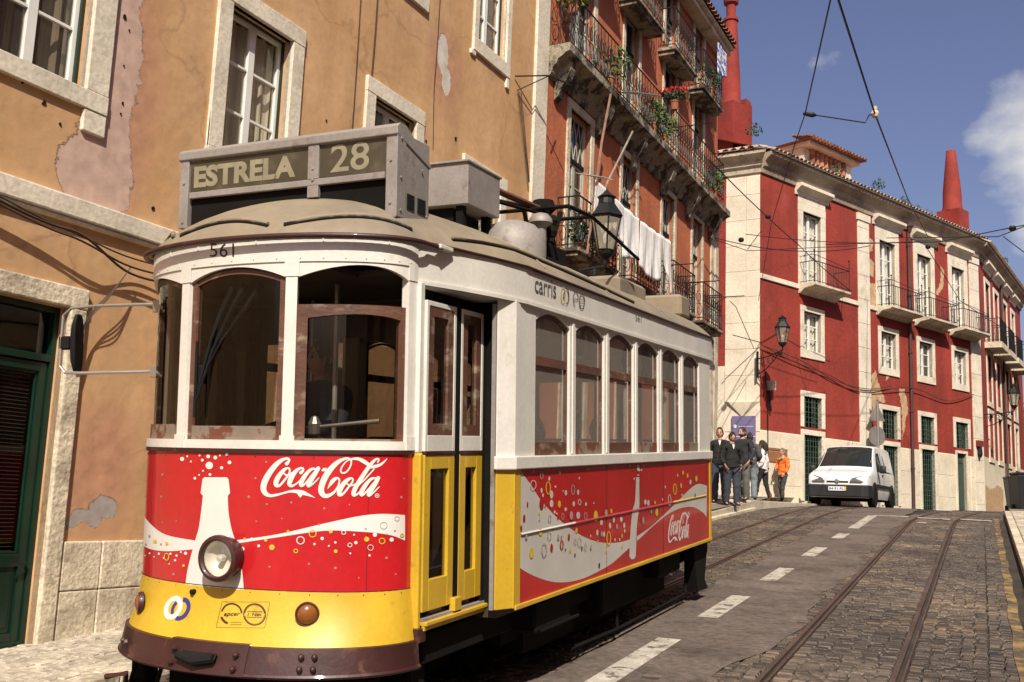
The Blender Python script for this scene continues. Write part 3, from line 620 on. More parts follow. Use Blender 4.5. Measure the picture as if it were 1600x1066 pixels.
def potplant(loc,label,rad,n,leaf,size=.05,flow=0,seed=0,pot=True,hang=0,group='potted plants on the balconies'):
    rnd=random.Random(seed); e=empty('potted_plant',loc); tag(e,label,'plant',group)
    if pot: q=MB(); q.lathe([(.0,-.0),(.075,0),(.10,.17),(.112,.17),(.112,.2),(.09,.2),(.0,.19)],n=12); q.build('pot',m_pot,e)
    q=MB(); leaves(q,(0,0,.25+rad[2]*.6-hang),rad,n,size,rnd); q.build('foliage',leaf,e,recalc=False)
    q=MB()
    for i in range(5): a=rnd.uniform(0,6.28); q.tube([(0,0,.15),(.3*rad[0]*math.cos(a),.3*rad[1]*math.sin(a),.25+rad[2]*.5)],.006,4)
    q.build('stem',m_leafd,e)
    if flow: q=MB(); leaves(q,(0,0,.30+rad[2]),(rad[0],rad[1],rad[2]*.5),flow,.035,rnd); q.build('flowers',m_flow,e,recalc=False)
potplant(wpt(OR,9.35,-.30,10.3),'bright green creeper over the near end of the long balcony rail',(.4,.25,.38),520,M('yellowgreen_leaf',(.20,.26,.04),.7,var=.3,vs=9,bump=0,island=.4),seed=1)
potplant(wpt(OR,14.55,-.48,10.42),'clump of red geraniums in a pot on the long balcony rail',(.34,.2,.14),200,m_leafd,flow=300,seed=2)
potplant(wpt(OR,13.5,-.34,9.55),'trailing green plant at the foot of the long balcony railing beside the second door',(.3,.16,.32),260,m_leaf,seed=3)
potplant(wpt(OR,14.2,-.34,9.53),'trailing green plant near the geraniums at the foot of the long balcony railing',(.35,.16,.28),260,m_leaf,seed=4)
potplant(wpt(OR,18.2,-.33,9.5),'leafy plant at the far end of the long balcony',(.3,.16,.30),220,m_leaf,seed=5)
potplant(wpt(OR,11.0,-.34,9.57),'green climbing plant behind the railing of the long balcony left of the spiky aerial',(.5,.12,.38),260,m_leaf,seed=6)
potplant(wpt(OR,17.8,-.32,12.0),'leafy plant on the small balcony under the tiled eave',(.35,.14,.35),200,m_leafd,seed=7)
potplant(wpt(OR,11.1,-.3,6.15),'potted plant on the laundry balcony behind the tram roof lantern',(.28,.16,.26),220,m_leaf,seed=8)
potplant(wpt(OR,10.1,-.3,6.15),'bushy dark potted plant on the laundry balcony beside the street lantern',(.30,.2,.34),320,m_leafd,seed=9)
# ---------- laundry
m_linen=M('white_linen',(.78,.77,.74),.9,var=.05,vs=3,bump=.3,bs=9,dist=.03)
m_blue=M('blue_patterned_cloth',(.08,.13,.42),.9,var=.1,bump=.2,col2=(.75,.75,.75),c2s=9,c2t=(.48,.52))
LZ=lambda s:7.30-.07*math.sin((s-9.6)/4*math.pi)-(.02*(s-9.6))
mb=MB(); mb.tube([wpt(OR,9.45+ i*.25,-.72-.0*i,LZ(9.45+i*.25)) for i in range(18)],.006,4); o=mb.build('clothes_line',m_iron); tag(o,'clothes line strung along the orange house carrying the white washing','clothes line')
def cloth(s0,s1,drop,label,mat=m_linen,y=-.72,name='laundry_sheet',seed=0,side=None,z=LZ,wave=.014,cat='laundry'):
    rnd=random.Random(seed); ph=rnd.uniform(0,6); n=26; us=[i/n for i in range(n+1)]; vs_=[i/14 for i in range(15)]
    def f(u,v):
        s=s0+(s1-s0)*u; d=drop(u) if callable(drop) else drop
        ripple=wave*math.sin(u*9+ph+v*1.5)*(.3+v)+wave*.4*math.sin(u*23+ph*2-v*3)*v
        return wpt(OR,s+.03*math.sin(v*4+ph)*v+(side or 0)*v,y+ripple,z(s)-d*v)
    mb=MB(); mb.grid(f,us,vs_); o=mb.build(name,mat,smooth=60,recalc=False); tag(o,label,cat,'washing hung out on the orange house')
    m=o.modifiers.new('thick','SOLIDIFY'); m.thickness=.006; return o
cloth(9.55,10.35,lambda u:.62+.25*math.sin(u*3.1),'nearest white sheet on the clothes line above the street lantern',seed=1)
cloth(10.30,10.95,lambda u:.55+.15*u,'small white cloth hanging second along the clothes line',seed=2)
cloth(10.95,11.75,lambda u:.98-.2*u,'white gathered sheet hanging third along the clothes line, right of the lantern',seed=3,wave=.02)
cloth(11.85,12.5,lambda u:.90+.12*u,'long white shirt hanging fourth along the clothes line',seed=4)
cloth(12.5,13.15,lambda u:1.02-.1*u,'broad white sheet hanging fifth along the clothes line',seed=5,wave=.02)
cloth(13.15,13.7,lambda u:.5+.6*u,'farthest white sheet at the end of the clothes line',seed=6,side=.1)
cloth(17.9,18.7,lambda u:.85-.2*u,'blue and white patterned cloth hanging under the tiled eave',mat=m_blue,seed=7,y=-.5,z=lambda s:13.45)
# ============ red house
RO=Vector((-5.977,31.135,0)); RAZ=24.64
RH=facade('red_house',RO,RAZ,'long red house with stone pilasters, tiled roof and balconies behind the white van','house')
LEN=14.36
bpy.context.view_layer.update()
m_redw=m_red
fr_=[(2.26,3.30),(6.93,8.0),(9.57,10.60),(12.20,13.23)]
holes=[]
for i,(a,b) in enumerate(fr_):
    holes+=[(a,b,8.96,11.38),(a+.03,b-.03,6.90,8.14),(a+.02,b-.02,4.48,5.44)]
holes+=[(2.28,3.27,2.2,4.24),(6.98,7.95,2.2,4.22),(9.62,10.58,2.1,4.26),(12.27,13.0,2.1,4.28)]
mb=MB(); wall_holes(mb,0,LEN,4.22,12.6,holes,depth=.225); mb.mat(1)
wall_holes(mb,0,LEN,1.5,4.22,holes,depth=.225,mreveal=1)
mb.mat(2); mb.box(0,LEN,3.5,3.6,1.5,12.5)
m_ash=M('stone_ashlar',(.70,.62,.48),.85,var=.14,vs=1.1,bump=.3,bs=16,dist=.015,fine=.09,col2=(.52,.43,.30),c2s=1.4,c2t=(.56,.8))
mb.build('wall',[m_red,m_ash,m_dark],RH)
# ashlar joints: stone courses laid proud in the socle
mb=MB(); rnd=random.Random(3)
segs=[(0.0,2.1),(3.45,5.52),(6.24,6.83),(8.1,8.75),(8.95,9.47),(10.73,12.1),(13.35,13.64)]
for j,(z0,z1) in enumerate(((1.6,2.62),(2.626,3.42),(3.426,4.2))):
    for s0,s1 in segs:
        x=s0+.003
        while x<s1-.05:
            w_=min(rnd.uniform(.6,1.15),s1-x); 
            if s1-(x+w_)<.25: w_=s1-x
            mb.box(x,x+w_-.008,-.018-rnd.uniform(0,.006),.01,z0,z1-.002); x+=w_
mb.split('socle_block',m_ash,RH,bevel=.008)
mb=MB()
def pil(s0,s1,z0,z1,y=.05,h=.83):
    z=z0; 
    while z<z1-.05:
        z2=min(z+h,z1); mb.box(s0,s1,-y,.02,z,z2-.008); z=z2
pil(5.53,6.23,1.6,12.0); mb.box(5.48,6.28,-.085,.02,11.8,12.05); mb.build('pilaster',m_stone,RH,bevel=.01); mb=MB(); pil(13.64,LEN+.04,1.6,12.0)
mb.box(13.6,LEN+.06,-.085,.02,11.8,12.05)
mb.build('pilaster',m_stone,RH,bevel=.01)
mb=MB()
for s0,s1 in ((0,5.53),(6.23,13.64)): mb.box(s0,s1,-.05,.02,8.80,8.95)
mb.split('string_course',m_stone,RH,bevel=.01)
# cornice with profile + eave tiles
prof=[(0,12.12),(-.06,12.12),(-.09,12.26),(-.16,12.32),(-.18,12.45),(-.30,12.56),(-.40,12.62),(-.42,12.72),(0,12.72)]
def run(mb,pr,pts):
    # sweep profile (out,z) along plan polyline given as list of (x,y,nx,ny)
    P=[(x+nx*-o,y+ny*-o,z) for x,y,nx,ny in pts for o,z in pr]; k=len(pr)
    mb.add(P,[(i*k+j,(i+1)*k+j,(i+1)*k+j+1,i*k+j+1) for i in range(len(pts)-1) for j in range(k-1)]+[tuple(range(k)),tuple(range((len(pts)-1)*k,len(pts)*k))])
m_corn=M('grey_brown_cornice_stone',(.40,.33,.245),.9,var=.25,vs=1.2,bump=.4,bs=14,fine=.15,col2=(.19,.14,.10),c2s=1.0,c2t=(.45,.72))
mb=MB(); run(mb,prof,[(0,0,0,-1),(LEN,0,0,-1)]); mb.build('cornice',m_corn,RH)
mb=MB(); tiles(mb,0,LEN+.1,-.52,12.74,R_(23.0),2,w=.22); mb.mat(1); mb.quad((-.0,-.46,12.725),(LEN,-.46,12.725),(LEN,3.6,14.45),(0,3.6,14.45)); mb.build('roof',[m_tilew,m_tile],RH)
M('light_green_iron',(.05,.11,.08),.6,var=.2,bump=0)
m_curr=M('white_net_curtain',(.78,.77,.72),.95,var=.12,vs=5,bump=.2,bs=20,stretch=(6,6,.5))
def hood(mb,a,b,z,y=.0):
    mb.prism([(0,z),(-.05,z),(-.07,z+.10),(-.20,z+.20),(-.27,z+.24),(-.27,z+.34),(0,z+.36)],a,b,'yz')
m_irong=M('green_iron_grille',(.008,.022,.016),.55,metal=.3,var=.2,bump=0)
for i,(a,b) in enumerate(fr_):
    w_=window(RH,a,b,8.96,11.38,cols=2,rows=4,t=.25,proud=.04,sill=False,cur=m_curr,cen=.10,fr=.055,outer=None,stone=m_stone)
    q=MB(); hood(q,a-.42,b+.42,11.86); q.box(a-.25,b+.25,-.03,.01,11.64,11.855); q.build('hood_moulding',m_stone,w_,bevel=.006)
    w_=window(RH,a+.03,b-.03,6.90,8.14,cols=2,rows=3,t=.17,ts=.25,proud=.04,cur=m_curr,curr=(0,1) if i!=2 else (0,.5),cen=.10,fr=.05)
    w_=window(RH,a+.02,b-.02,4.48,5.44,cols=1,rows=1,t=.17,ts=.2,proud=.035,fr=.03,fm=m_irong,gm=m_glassd,sill=False)
    g=MB()
    for k in range(1,6): x=a+(b-a)*k/6; g.tube([(x,.03,4.48),(x,.03,5.44)],.008,4)
    for k in range(1,6): z=4.48+.96*k/6; g.tube([(a,.03,z),(b,.03,z)],.008,4)
    g.build('grille',MATS['light_green_iron'],w_)
    # balcony
    B=empty('balcony'); B.parent=RH; s0,s1=a-.35,b+.75 if i==0 else b+.62
    s0=a-.25; s1=b+.80 if i==0 else b+.85
    q=MB(); q.prism([(0,8.66),(-.12,8.70),(-.22,8.80),(-.55,8.84),(-.60,8.88),(-.60,8.95),(0,8.96)],s0,s1,'yz'); q.build('slab',m_stone2,B,bevel=.008)
    q=MB(); railing(q,s0+.04,s1-.04,8.95,.70,.56,step=.145,scroll=False,r=.011)
    for s in (s0+.04,s1-.04): q.tube([(s,-.56,8.95),(s,-.56,9.95)],.013,5); q.lathe([(0,-.04),(.035,0),(0,.04)],(s,-.56,9.98),8)
    q.tube([(s0+.04,0,9.85),(s0+.04,-.56,9.85),(s1-.04,-.56,9.72)],.010,4); q.build('railing',m_iron,B)
for i,(a,b,c,d) in enumerate([(2.28,3.27,2.2,4.24),(6.98,7.95,2.2,4.22),(9.62,10.58,2.1,4.26)]):
    mm=MB(); frame(mm,a,b,c,d,.05,.12,.17); mm.box((a+b)/2-.02,(a+b)/2+.02,.125,.16,c,d); w_=mm.build('grilled_door',m_irong,RH)
    g=MB()
    for k in range(0,8): x=a+(b-a)*k/7; g.tube([(x,.03,c),(x,.03,d)],.008,4)
    for k in range(0,13): z=c+(d-c)*k/12; g.tube([(a,.03,z),(b,.03,z)],.008,4)
    g.build('grille',MATS['light_green_iron'],w_); s_=MB(); surround(s_,a,b,c,d,.16,.035,False); s_.build('stone_surround',m_stone,w_,bevel=.008)
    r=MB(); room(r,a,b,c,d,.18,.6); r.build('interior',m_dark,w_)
a,b,c,d=(12.27,13.0,2.1,4.28)
mm=MB(); mm.box(a,b,.10,.16,c,d); mm2=frame(mm,a+.06,b-.06,c+.1,d-.3,.05,.08,.1); q=mm.build('door',M('grey_green_door',(.05,.075,.06),.6,var=.2,bump=.1),RH); s_=MB(); surround(s_,a,b,c,d,.10,.03,False); s_.build('stone_surround',m_stone,q)
mb=MB(); mb.tube([(8.86,-.08,12.3),(8.86,-.08,1.8)],.055,8); mb.lathe([(.055,0),(.13,.22),(.15,.22),(.15,.34),(.05,.36)],(8.86,-.12,12.0),8); 
for z in (3.5,5.5,7.6,9.7,11.5): mb.lathe([(.06,0),(.075,0),(.075,.06),(.06,.06)],(8.86,-.08,z),8)
mb.build('downpipe',M('brown_downpipe',(.07,.035,.028),.6,bump=.1),RH)
# scars where the paint has come off
m_scar=M('bare_tan_plaster',(.50,.33,.19),.92,var=.25,vs=4,bump=.6,bs=12,fine=.15)
def rblob(pts,par=RH,mat=m_scar,seed=0,y=-.006,rough=.06,name='bare_plaster_patch'):
    rnd=random.Random(seed); P=[]
    for i,(x,z) in enumerate(pts):
        x2,z2=pts[(i+1)%len(pts)]; n=max(2,int(math.hypot(x2-x,z2-z)/.10))
        for j in range(n): P.append((x+(x2-x)*j/n+rnd.gauss(0,rough*.5),z+(z2-z)*j/n+rnd.gauss(0,rough*.5)))
    q=MB(); q.prism(P,y,.01); return q.build(name,mat,par)
rblob([(6.28,9.7),(6.7,9.8),(6.62,8.95),(6.28,8.95)],seed=1); rblob([(6.30,10.6),(6.62,10.5),(6.55,9.95),(6.32,10.0)],seed=2); rblob([(6.5,12.05),(7.2,12.1),(7.6,11.95),(7.3,11.8),(6.7,11.85)],seed=3)
rblob([(9.2,12.1),(10.3,12.1),(10.5,11.9),(9.4,11.75)],seed=4,mat=M('brown_plaster_scar',(.27,.12,.05),.9,bump=.3)); rblob([(11.4,11.3),(11.62,11.2),(11.6,10.5),(11.0,10.0),(11.05,10.25),(11.35,10.6)],seed=5)
rblob([(6.3,6.5),(6.6,6.75),(6.75,6.35),(7.2,5.7),(6.7,5.62),(6.35,5.2)],seed=6); rblob([(7.35,6.8),(7.65,6.9),(7.5,6.55),(7.3,6.5)],seed=7); rblob([(8.15,6.2),(8.5,6.3),(8.75,5.6),(8.5,5.0),(8.3,4.5),(8.3,5.5)],seed=8)
rblob([(6.35,11.3),(6.55,11.2),(6.5,10.9),(6.32,10.85)],seed=9)
# --- chamfered stone corner and the narrow return to its left
cam2=lambda px,py,z:None
m_corner=m_ash
rr=Vector((math.sin(R_(RAZ)),math.cos(R_(RAZ)),0)); nn_=Vector((rr.y,-rr.x,0))
def toL(px,py,dep): # world point -> red-house local
    P=CAMP+ray(px,py)*dep; v=P-RO; return (v.dot(rr),-v.dot(nn_),P.z)
A0=(0,0); 
def plan(px,dep):
    x,y,_=toL(px,600,dep); return (x,y)
c1=plan(1133,31.6); c0=plan(1110,33.0)
def vwall(mb,p,q,z0,z1,t=0): mb.quad((p[0],p[1],z0),(q[0],q[1],z0),(q[0],q[1],z1),(p[0],p[1],z1))
mb=MB(); zz=[5.05]
z=5.05
rnd=random.Random(8)
while z<12.0:
    z2=min(z+.80,12.02)
    for t0,t1 in (((0,.45),(.455,1)) if int(z*10)%2 else ((0,.6),(.605,1))):
        p=(c1[0]*(1-t0),c1[1]*(1-t0)); q=(c1[0]*(1-t1),c1[1]*(1-t1))
        dx,dy=A0[0]-c1[0],A0[1]-c1[1]; L_=math.hypot(dx,dy); nx,ny=dy/L_*.03,-dx/L_*.03
        mb.add([(p[0]+nx,p[1]+ny,z),(q[0]+nx,q[1]+ny,z),(q[0],q[1]+.0,z),(p[0],p[1],z),(p[0]+nx,p[1]+ny,z2-.008),(q[0]+nx,q[1]+ny,z2-.008),(q[0],q[1],z2-.008),(p[0],p[1],z2-.008)],[(0,1,5,4),(4,5,6,7),(0,3,2,1),(0,4,7,3),(1,2,6,5)])
    z=z2
vwall(mb,c1,A0,4.9,12.2)
# below the corbel the corner runs on square
e1=(c1[0]+.42,c1[1]-.55)
Lc=(-.62,-.0)
cx,cy=-.30,-.50
sq=(c1[0]*.5-.12,c1[1]*.5-.42)
for (z0,z1) in ((1.6,2.5),(2.51,3.3),(3.31,4.15),(4.16,4.92)):
    mb.prism([(c1[0],c1[1]),(A0[0],A0[1]-.02),(A0[0],.4),(c1[0]+.2,c1[1]+.5)],z0,z1-.006,'xy')
# inverted pyramid corbel under the chamfer
mid=((c1[0]+A0[0])/2,(c1[1]+A0[1])/2)
dx,dy=A0[0]-c1[0],A0[1]-c1[1]; L_=math.hypot(dx,dy); nx,ny=dy/L_,-dx/L_
o_=.40
p=[(c1[0]+nx*o_*.0,c1[1]+ny*.0,5.05),(c1[0]+nx*.10+dx*.12,c1[1]+ny*.10+dy*.12,5.05),(A0[0]+nx*.10-dx*.12,A0[1]+ny*.10-dy*.12,5.05),(A0[0],A0[1],5.05),(mid[0]+nx*.03,mid[1]+ny*.03,4.60)]
mb.add(p,[(0,1,4),(1,2,4),(2,3,4),(0,3,2,1)])
mb.build('chamfered_corner',m_corner,RH,bevel=.006)
mb=MB(); 
wr=MB(); vwall(wr,(c0[0]-1.6,c0[1]+2.2),c1,6.15,12.2); wr.mat(1); vwall(wr,(c0[0]-1.6,c0[1]+2.2),c1,1.6,6.15); wr.build('side_wall',[m_red,m_ash],RH)
# cornice around the corner
def nrm(p,q): 
    dx,dy=q[0]-p[0],q[1]-p[1]; L_=math.hypot(dx,dy); return (dy/L_,-dx/L_)
pL=(c0[0]-1.6,c0[1]+2.2); n1=nrm(pL,c1); n2=nrm(c1,A0); n3=(0,-1)
av=lambda a,b:((a[0]+b[0])/(1+a[0]*b[0]+a[1]*b[1]),(a[1]+b[1])/(1+a[0]*b[0]+a[1]*b[1]))
m12=av(n1,n2); m23=av(n2,n3)
mb=MB(); run(mb,prof,[(*pL,*n1),(*c1,*m12),(*A0,*m23)]); mb.build('cornice',m_stone2,RH)
mb=MB()
def eaverow(mb,p,q,n,w=.22,out=.5,z=12.76):
    L_=math.hypot(q[0]-p[0],q[1]-p[1]); k=int(L_/w)
    for i in range(k):
        t=(i+.5)/k; x=p[0]+(q[0]-p[0])*t+n[0]*out; y=p[1]+(q[1]-p[1])*t+n[1]*out; tx,ty=(q[0]-p[0])/L_,(q[1]-p[1])/L_
        P=[]
        for (d_,rad,h) in ((0,.10,0),(.6,.085,.25)):
            for j in range(5):
                th=math.pi*j/4; P.append((x-n[0]*d_+tx*rad*math.cos(th),y-n[1]*d_+ty*rad*math.cos(th),z+h+rad*.8*math.sin(th)))
        mb.add(P,[(j,j+1,j+6,j+5) for j in range(4)])
eaverow(mb,pL,c1,n1); eaverow(mb,c1,A0,n2)
mb.mat(1)
e=lambda p,n:(p[0]+n[0]*.46,p[1]+n[1]*.46,12.74)
top=(2.4,3.4,14.3); mb.add([e(pL,n1),e(c1,m12),e(A0,m23),top],[(0,1,3),(1,2,3)])
mb.build('roof',[m_tilew,m_tile],RH)
# chimneys
def chimney(sx,sy,z0,zb,zt,w0,w1,label_part,cap=True,side=True,bw=.5,bd=.5):
    q=MB(); q.box(sx-bw,sx+bw,sy-bd,sy+bd,z0,zb)
    if side: q.prism([(sx+bw-.02,z0),(sx+bw+.30,z0),(sx+bw+.30,zb+.05),(sx+bw+.2,zb+.22),(sx+bw-.0,zb+.28),(sx+bw-.02,zb+.28)],sy-bd+.05,sy+bd-.05)
    q.lathe([(w0*1.12,zb),(w0,zb+.18),(w0*.94,zb+.9),(w1,zt),(w1*.9,zt+.02),(0,zt+.03)],(sx,sy,0),14)
    if cap: q.lathe([(w1*1.25,zt),(w1*1.25,zt+.08),(w1*.8,zt+.12),(w1*.8,zt+.55),(w1*1.2,zt+.62),(w1*1.4,zt+.95),(w1*.6,zt+1.2),(0,zt+1.2)],(sx,sy,0),10)
    o=q.build('chimney',m_redd,RH,smooth=40); return o
x,y,zq=toL(1141,213,34.); chimney(x,y,zq-.8,toL(1141,163,34.)[2],toL(1141,20,34.)[2],.33,.205,'',bw=.40,bd=.4)
x,y,zq=toL(1489,352,44.5); chimney(x,y,zq-.8,toL(1489,330,44.5)[2],toL(1484,230,44.5)[2],.40,.20,'',cap=False,side=False,bw=.42,bd=.5)
# dormer with tile-hung cheek
x0,x1,y0=5.55,7.20,1.30; zb=12.6
dw=MB(); dw.box(x0-1.2,x1,y0,y0+2.6,zb,14.55); 
D=empty('dormer'); D.parent=RH
dw.build('wall',m_stone2,D)
q=MB()
for i in range(8):
    for j in range(4):
        u=x0-.75+i*.28; z=13.35+j*.28; q.lathe([(.12,0),(.105,.29)],(u,y0-.02,z),8)
q.build('tile_cladding',m_tile,D)
q=MB(); q.box(x1-.28,x1+.03,y0-.10,y0+.2,12.9,14.4); q.box(x0-1.3,x1+.25,y0-.32,y0+2.9,14.40,14.55); q.build('trim',m_stone,D,bevel=.01)
q=MB(); q.box(x1+.005,x1+.02,y0+.5,y0+1.4,13.3,14.3); q.build('window',m_glassd,D)
q=MB(); ex=.20
a=(x0-1.3-ex,y0-.3-ex,14.56); b=(x1+.22+ex,y0-.3-ex,14.56); c=(x1+.22+ex,y0+3.2,14.56); d=(x0-1.3-ex,y0+3.2,14.56); r1=(x0-.2,y0+1.3,15.02); r2=(x1-.75,y0+1.3,15.02)
q.add([a,b,c,d,r1,r2],[(0,1,5,4),(1,2,5),(2,3,4,5),(3,0,4),(3,2,1,0)])
for i in range(17):
    t=(i+.5)/17; px_=a[0]+(b[0]-a[0])*t; ty=min(1,min(t*3.0+.1,(1-t)*3.0+.1)); 
    q.tube([(px_,a[1]-.03,14.58),(px_+(((r1[0]+r2[0])/2-px_)*.35*ty),a[1]+(1.75)*ty*.95,14.60+.78*ty)],[.075,.06],6)
q.build('roof',M('brown_dormer_tile',(.24,.105,.065),.85,var=.4,vs=3,bump=.3,bs=40,island=.35),D)
# wing round the bend
WO=RO+rr*14.36; WG=empty('wing',(14.36,0,0),(0,0,R_(RAZ-8.9))); WG.parent=RH
wl_=[(1.75,2.75),(4.05,5.05),(6.5,7.5),(9.0,9.9)]
holes=[]
for a,b in wl_: holes+=[(a,b,8.96,11.5),(a,b,6.6,8.5),(a,b,4.35,6.1)]
WL=12.2
q=MB(); wall_holes(q,0.08,WL,4.3,12.7,holes,depth=.225); q.quad((WL,0,4.3),(WL,8,4.3),(WL,8,12.7),(WL,0,12.7)); q.mat(1); wall_holes(q,.08,WL,1.0,4.3,[h for h in holes if h[2]<4.3],depth=.2,mreveal=1); q.quad((WL,0,1),(WL,8,1),(WL,8,4.3),(WL,0,4.3)); q.mat(2); q.box(.1,WL-.1,2.5,2.6,1.5,12.5)
q.build('wall',[m_red,m_ash,m_dark],WG)
for i,(a,b) in enumerate(wl_):
    for (c,d,k) in ((8.96,11.5,1),(6.6,8.5,0),(4.35,6.1,0)):
        mm=MB(); bars(mm,a,b,c,d,2,3,y0=.1,y1=.15,cen=.09); 
        q=MB(); surround(q,a,b,c,d,.18,.04,k==0,.2)
        if k: hood(q,a-.4,b+.4,d+.45)
        mm.mat(1); o_=len(mm.v); mm.add(q.v,q.f); mm.mat(2); mm.quad((a,.13,c),(b,.13,c),(b,.13,d),(a,.13,d)); mm.mat(3); mm.quad((a,.3,c),(b,.3,c),(b,.3,d),(a,.3,d))
        mm.build('window',[m_whitef,m_stone,m_glassd,m_curt],WG)
    q=MB(); q.box(a-.4,b+.4,-.62,0,8.72,8.95); railing(q,a-.36,b+.36,8.95,.95,.58,step=.16,scroll=False,r=.012); q.build('balcony',[m_iron],WG)
    q=MB(); q.box(a-.42,b+.42,-.64,0.001,8.70,8.94); q.build('balcony_slab',m_stone2,WG)
q=MB(); pts=[(.02,0,0,-1),(WL,0,0,-1)]; run(q,prof,pts); q.build('cornice',m_corn,WG)
q=MB(); tiles(q,.2,WL+.2,-.52,12.74,R_(27),2,w=.22); q.mat(1); q.quad((0,-.46,12.73),(WL+.1,-.46,12.73),(WL+.1,3.0,14.5),(-1.2,3.0,14.5)); q.quad((WL,-.46,12.73),(WL,3.2,12.73),(WL,3.2,14.5),(WL,3.0,14.5)); q.build('roof',[m_tilew,m_tile],WG)
q=MB(); q.tube([(5.6,-.1,12.4),(5.6,-.1,1.5)],.055,8); q.build('downpipe',MATS['brown_downpipe'],WG)
# stains on the wing's socle
q=MB(); 
def wblob(pts,mat,y=-.006,seed=0):
    rnd=random.Random(seed); P=[]
    for i,(x,z) in enumerate(pts):
        x2,z2=pts[(i+1)%len(pts)]; n=max(2,int(math.hypot(x2-x,z2-z)/.2))
        for j in range(n): P.append((x+(x2-x)*j/n+rnd.gauss(0,.04),z+(z2-z)*j/n+rnd.gauss(0,.04)))
    q=MB(); q.prism(P,y,.01); q.build('damp_plaster_patch',mat,WG)
wblob([(.3,1.6),(4.8,1.6),(4.8,3.2),(3.4,3.3),(2,3.1),(.4,3.2)],MATS['bare_tan_plaster'],seed=1); wblob([(6.2,1.6),(9.6,1.6),(9.6,3.0),(6.4,3.1)],MATS['bare_tan_plaster'],seed=2)
# small weeds rooted in the tiles
for i,(px,py,dp) in enumerate(((1178,206,32.),(1372,290,37.5),(1412,318,39.5),(1428,330,40),(1446,338,41),(1566,410,46),(1305,268,35.5))):
    P=CAMP+ray(px,py)*dp; rnd=random.Random(i); q=MB(); leaves(q,P+Vector((0,0,.05)),(.28,.25,.22),90,.05,rnd)
    q.tube([P-Vector((0,0,.12)),P+Vector((0,0,.15))],.012,4)
    o=q.build('weed',MATS['dark_leaf'],recalc=False)
    tag(o,['weed tuft on the tiles beside the tall red chimney','weed tuft on the red house eave above the second first-floor window','weed tuft on the eave left of the brown downpipe','small weed on the eave just right of the downpipe','weed on the eave above the third first-floor window','weed on the eave of the far wing','small weed on the tiles in front of the dormer'][i],'weed','weeds growing on the roof edge')
# purple notice board on the corner wall
q=MB()
m_purp=M('purple_sign_panel',(.165,.14,.26),.45,var=.06,bump=0); m_wht=M('white_sign_print',(.75,.75,.78),.5,var=0,bump=0)
pc=nrm(c1,A0)
def onch(t,z,o=0): return (c1[0]*(1-t)+pc[0]*o, c1[1]*(1-t)+pc[1]*o, z)
SG=empty('notice_board',(0,0,0)); SG.matrix_world=RH.matrix_world.copy(); tag(SG,'purple notice board with small white print on the stone corner of the red house','sign')
zb_,zt_=toL(1166,745,31.)[2],toL(1166,650,31.)[2]
t0,t1=.22,.90
def slabp(mb,t0,t1,z0,z1,o0,o1):
    P=[onch(t,z,o) for o in (o0,o1) for t,z in ((t0,z0),(t1,z0),(t1,z1),(t0,z1))]; mb.add(P,[(0,1,2,3),(7,6,5,4),(0,4,5,1),(1,5,6,2),(2,6,7,3),(3,7,4,0)])
slabp(q,t0,t1,zb_,zt_,.04,.075); q.build('panel',m_purp,SG)
q=MB(); slabp(q,t0+.005,t1-.005,zt_-.62,zt_-.60,.076,.079)
q.add([onch(t0+.1+.045*math.cos(a),zt_-.30+.055*math.sin(a),.078) for a in [k*.52 for k in range(12)]],[tuple(range(12))])
rnd=random.Random(4)
for (z,a0,a1,h) in ((zt_-.32,.40,.84,.02),(zt_-1.0,.44,.72,.05),(zt_-1.09,.48,.78,.045),(zt_-1.18,.44,.70,.045),(zt_-1.45,.50,.86,.05)):
    t=a0
    while t<a1:
        w_=rnd.uniform(.015,.03); slabp(q,t,t+w_,z,z+h*rnd.uniform(.6,1),.076,.078); t+=w_+.012
q.split('print_line',m_wht,SG) if 0 else q.build('print',m_wht,SG)
# small stone and metal fittings
q=MB(); P=wpt(RH,.42,-.14,5.55); q.cham(.30,.52,-.22,.0,5.42,5.70,.01); q.mat(1); q.tube([(.40,-.05,5.42),(.40,-.10,4.95),(.44,-.08,4.8)],.035,6); q.tube([(-.02,-.10,6.6),(.3,-.08,5.2),(.33,-.06,4.3),(.33,-.06,2.2)],.014,5)
q.build('junction_box',[MATS['limewashed_tile_edge'],m_iron],RH)
q=MB(); q.box(13.72,14.1,-.18,0,4.62,4.85); q.mat(1); q.lathe([(.05,0),(.10,.12),(.08,.4)],(13.9,-.12,4.2),8); q.build('fitting',[m_redd,m_iron],RH)
def rcable(pts,r=.014,par=RH):
    q=MB(); q.tube(spline(pts,8),r,5); return q.build('cable',m_cable,par)
rcable([(-.1,-.1,6.75),(1.5,-.08,6.45),(3.5,-.08,6.25),(5.6,-.1,5.95),(8.8,-.12,6.35),(11.5,-.08,6.15),(13.6,-.08,6.6)]); rcable([(.1,-.1,6.72),(2,-.08,6.52),(4,-.08,6.1),(5.9,-.1,6.02),(7.5,-.08,6.3)])
rcable([(-1.2,.1,6.9),(-.1,-.1,6.80)])
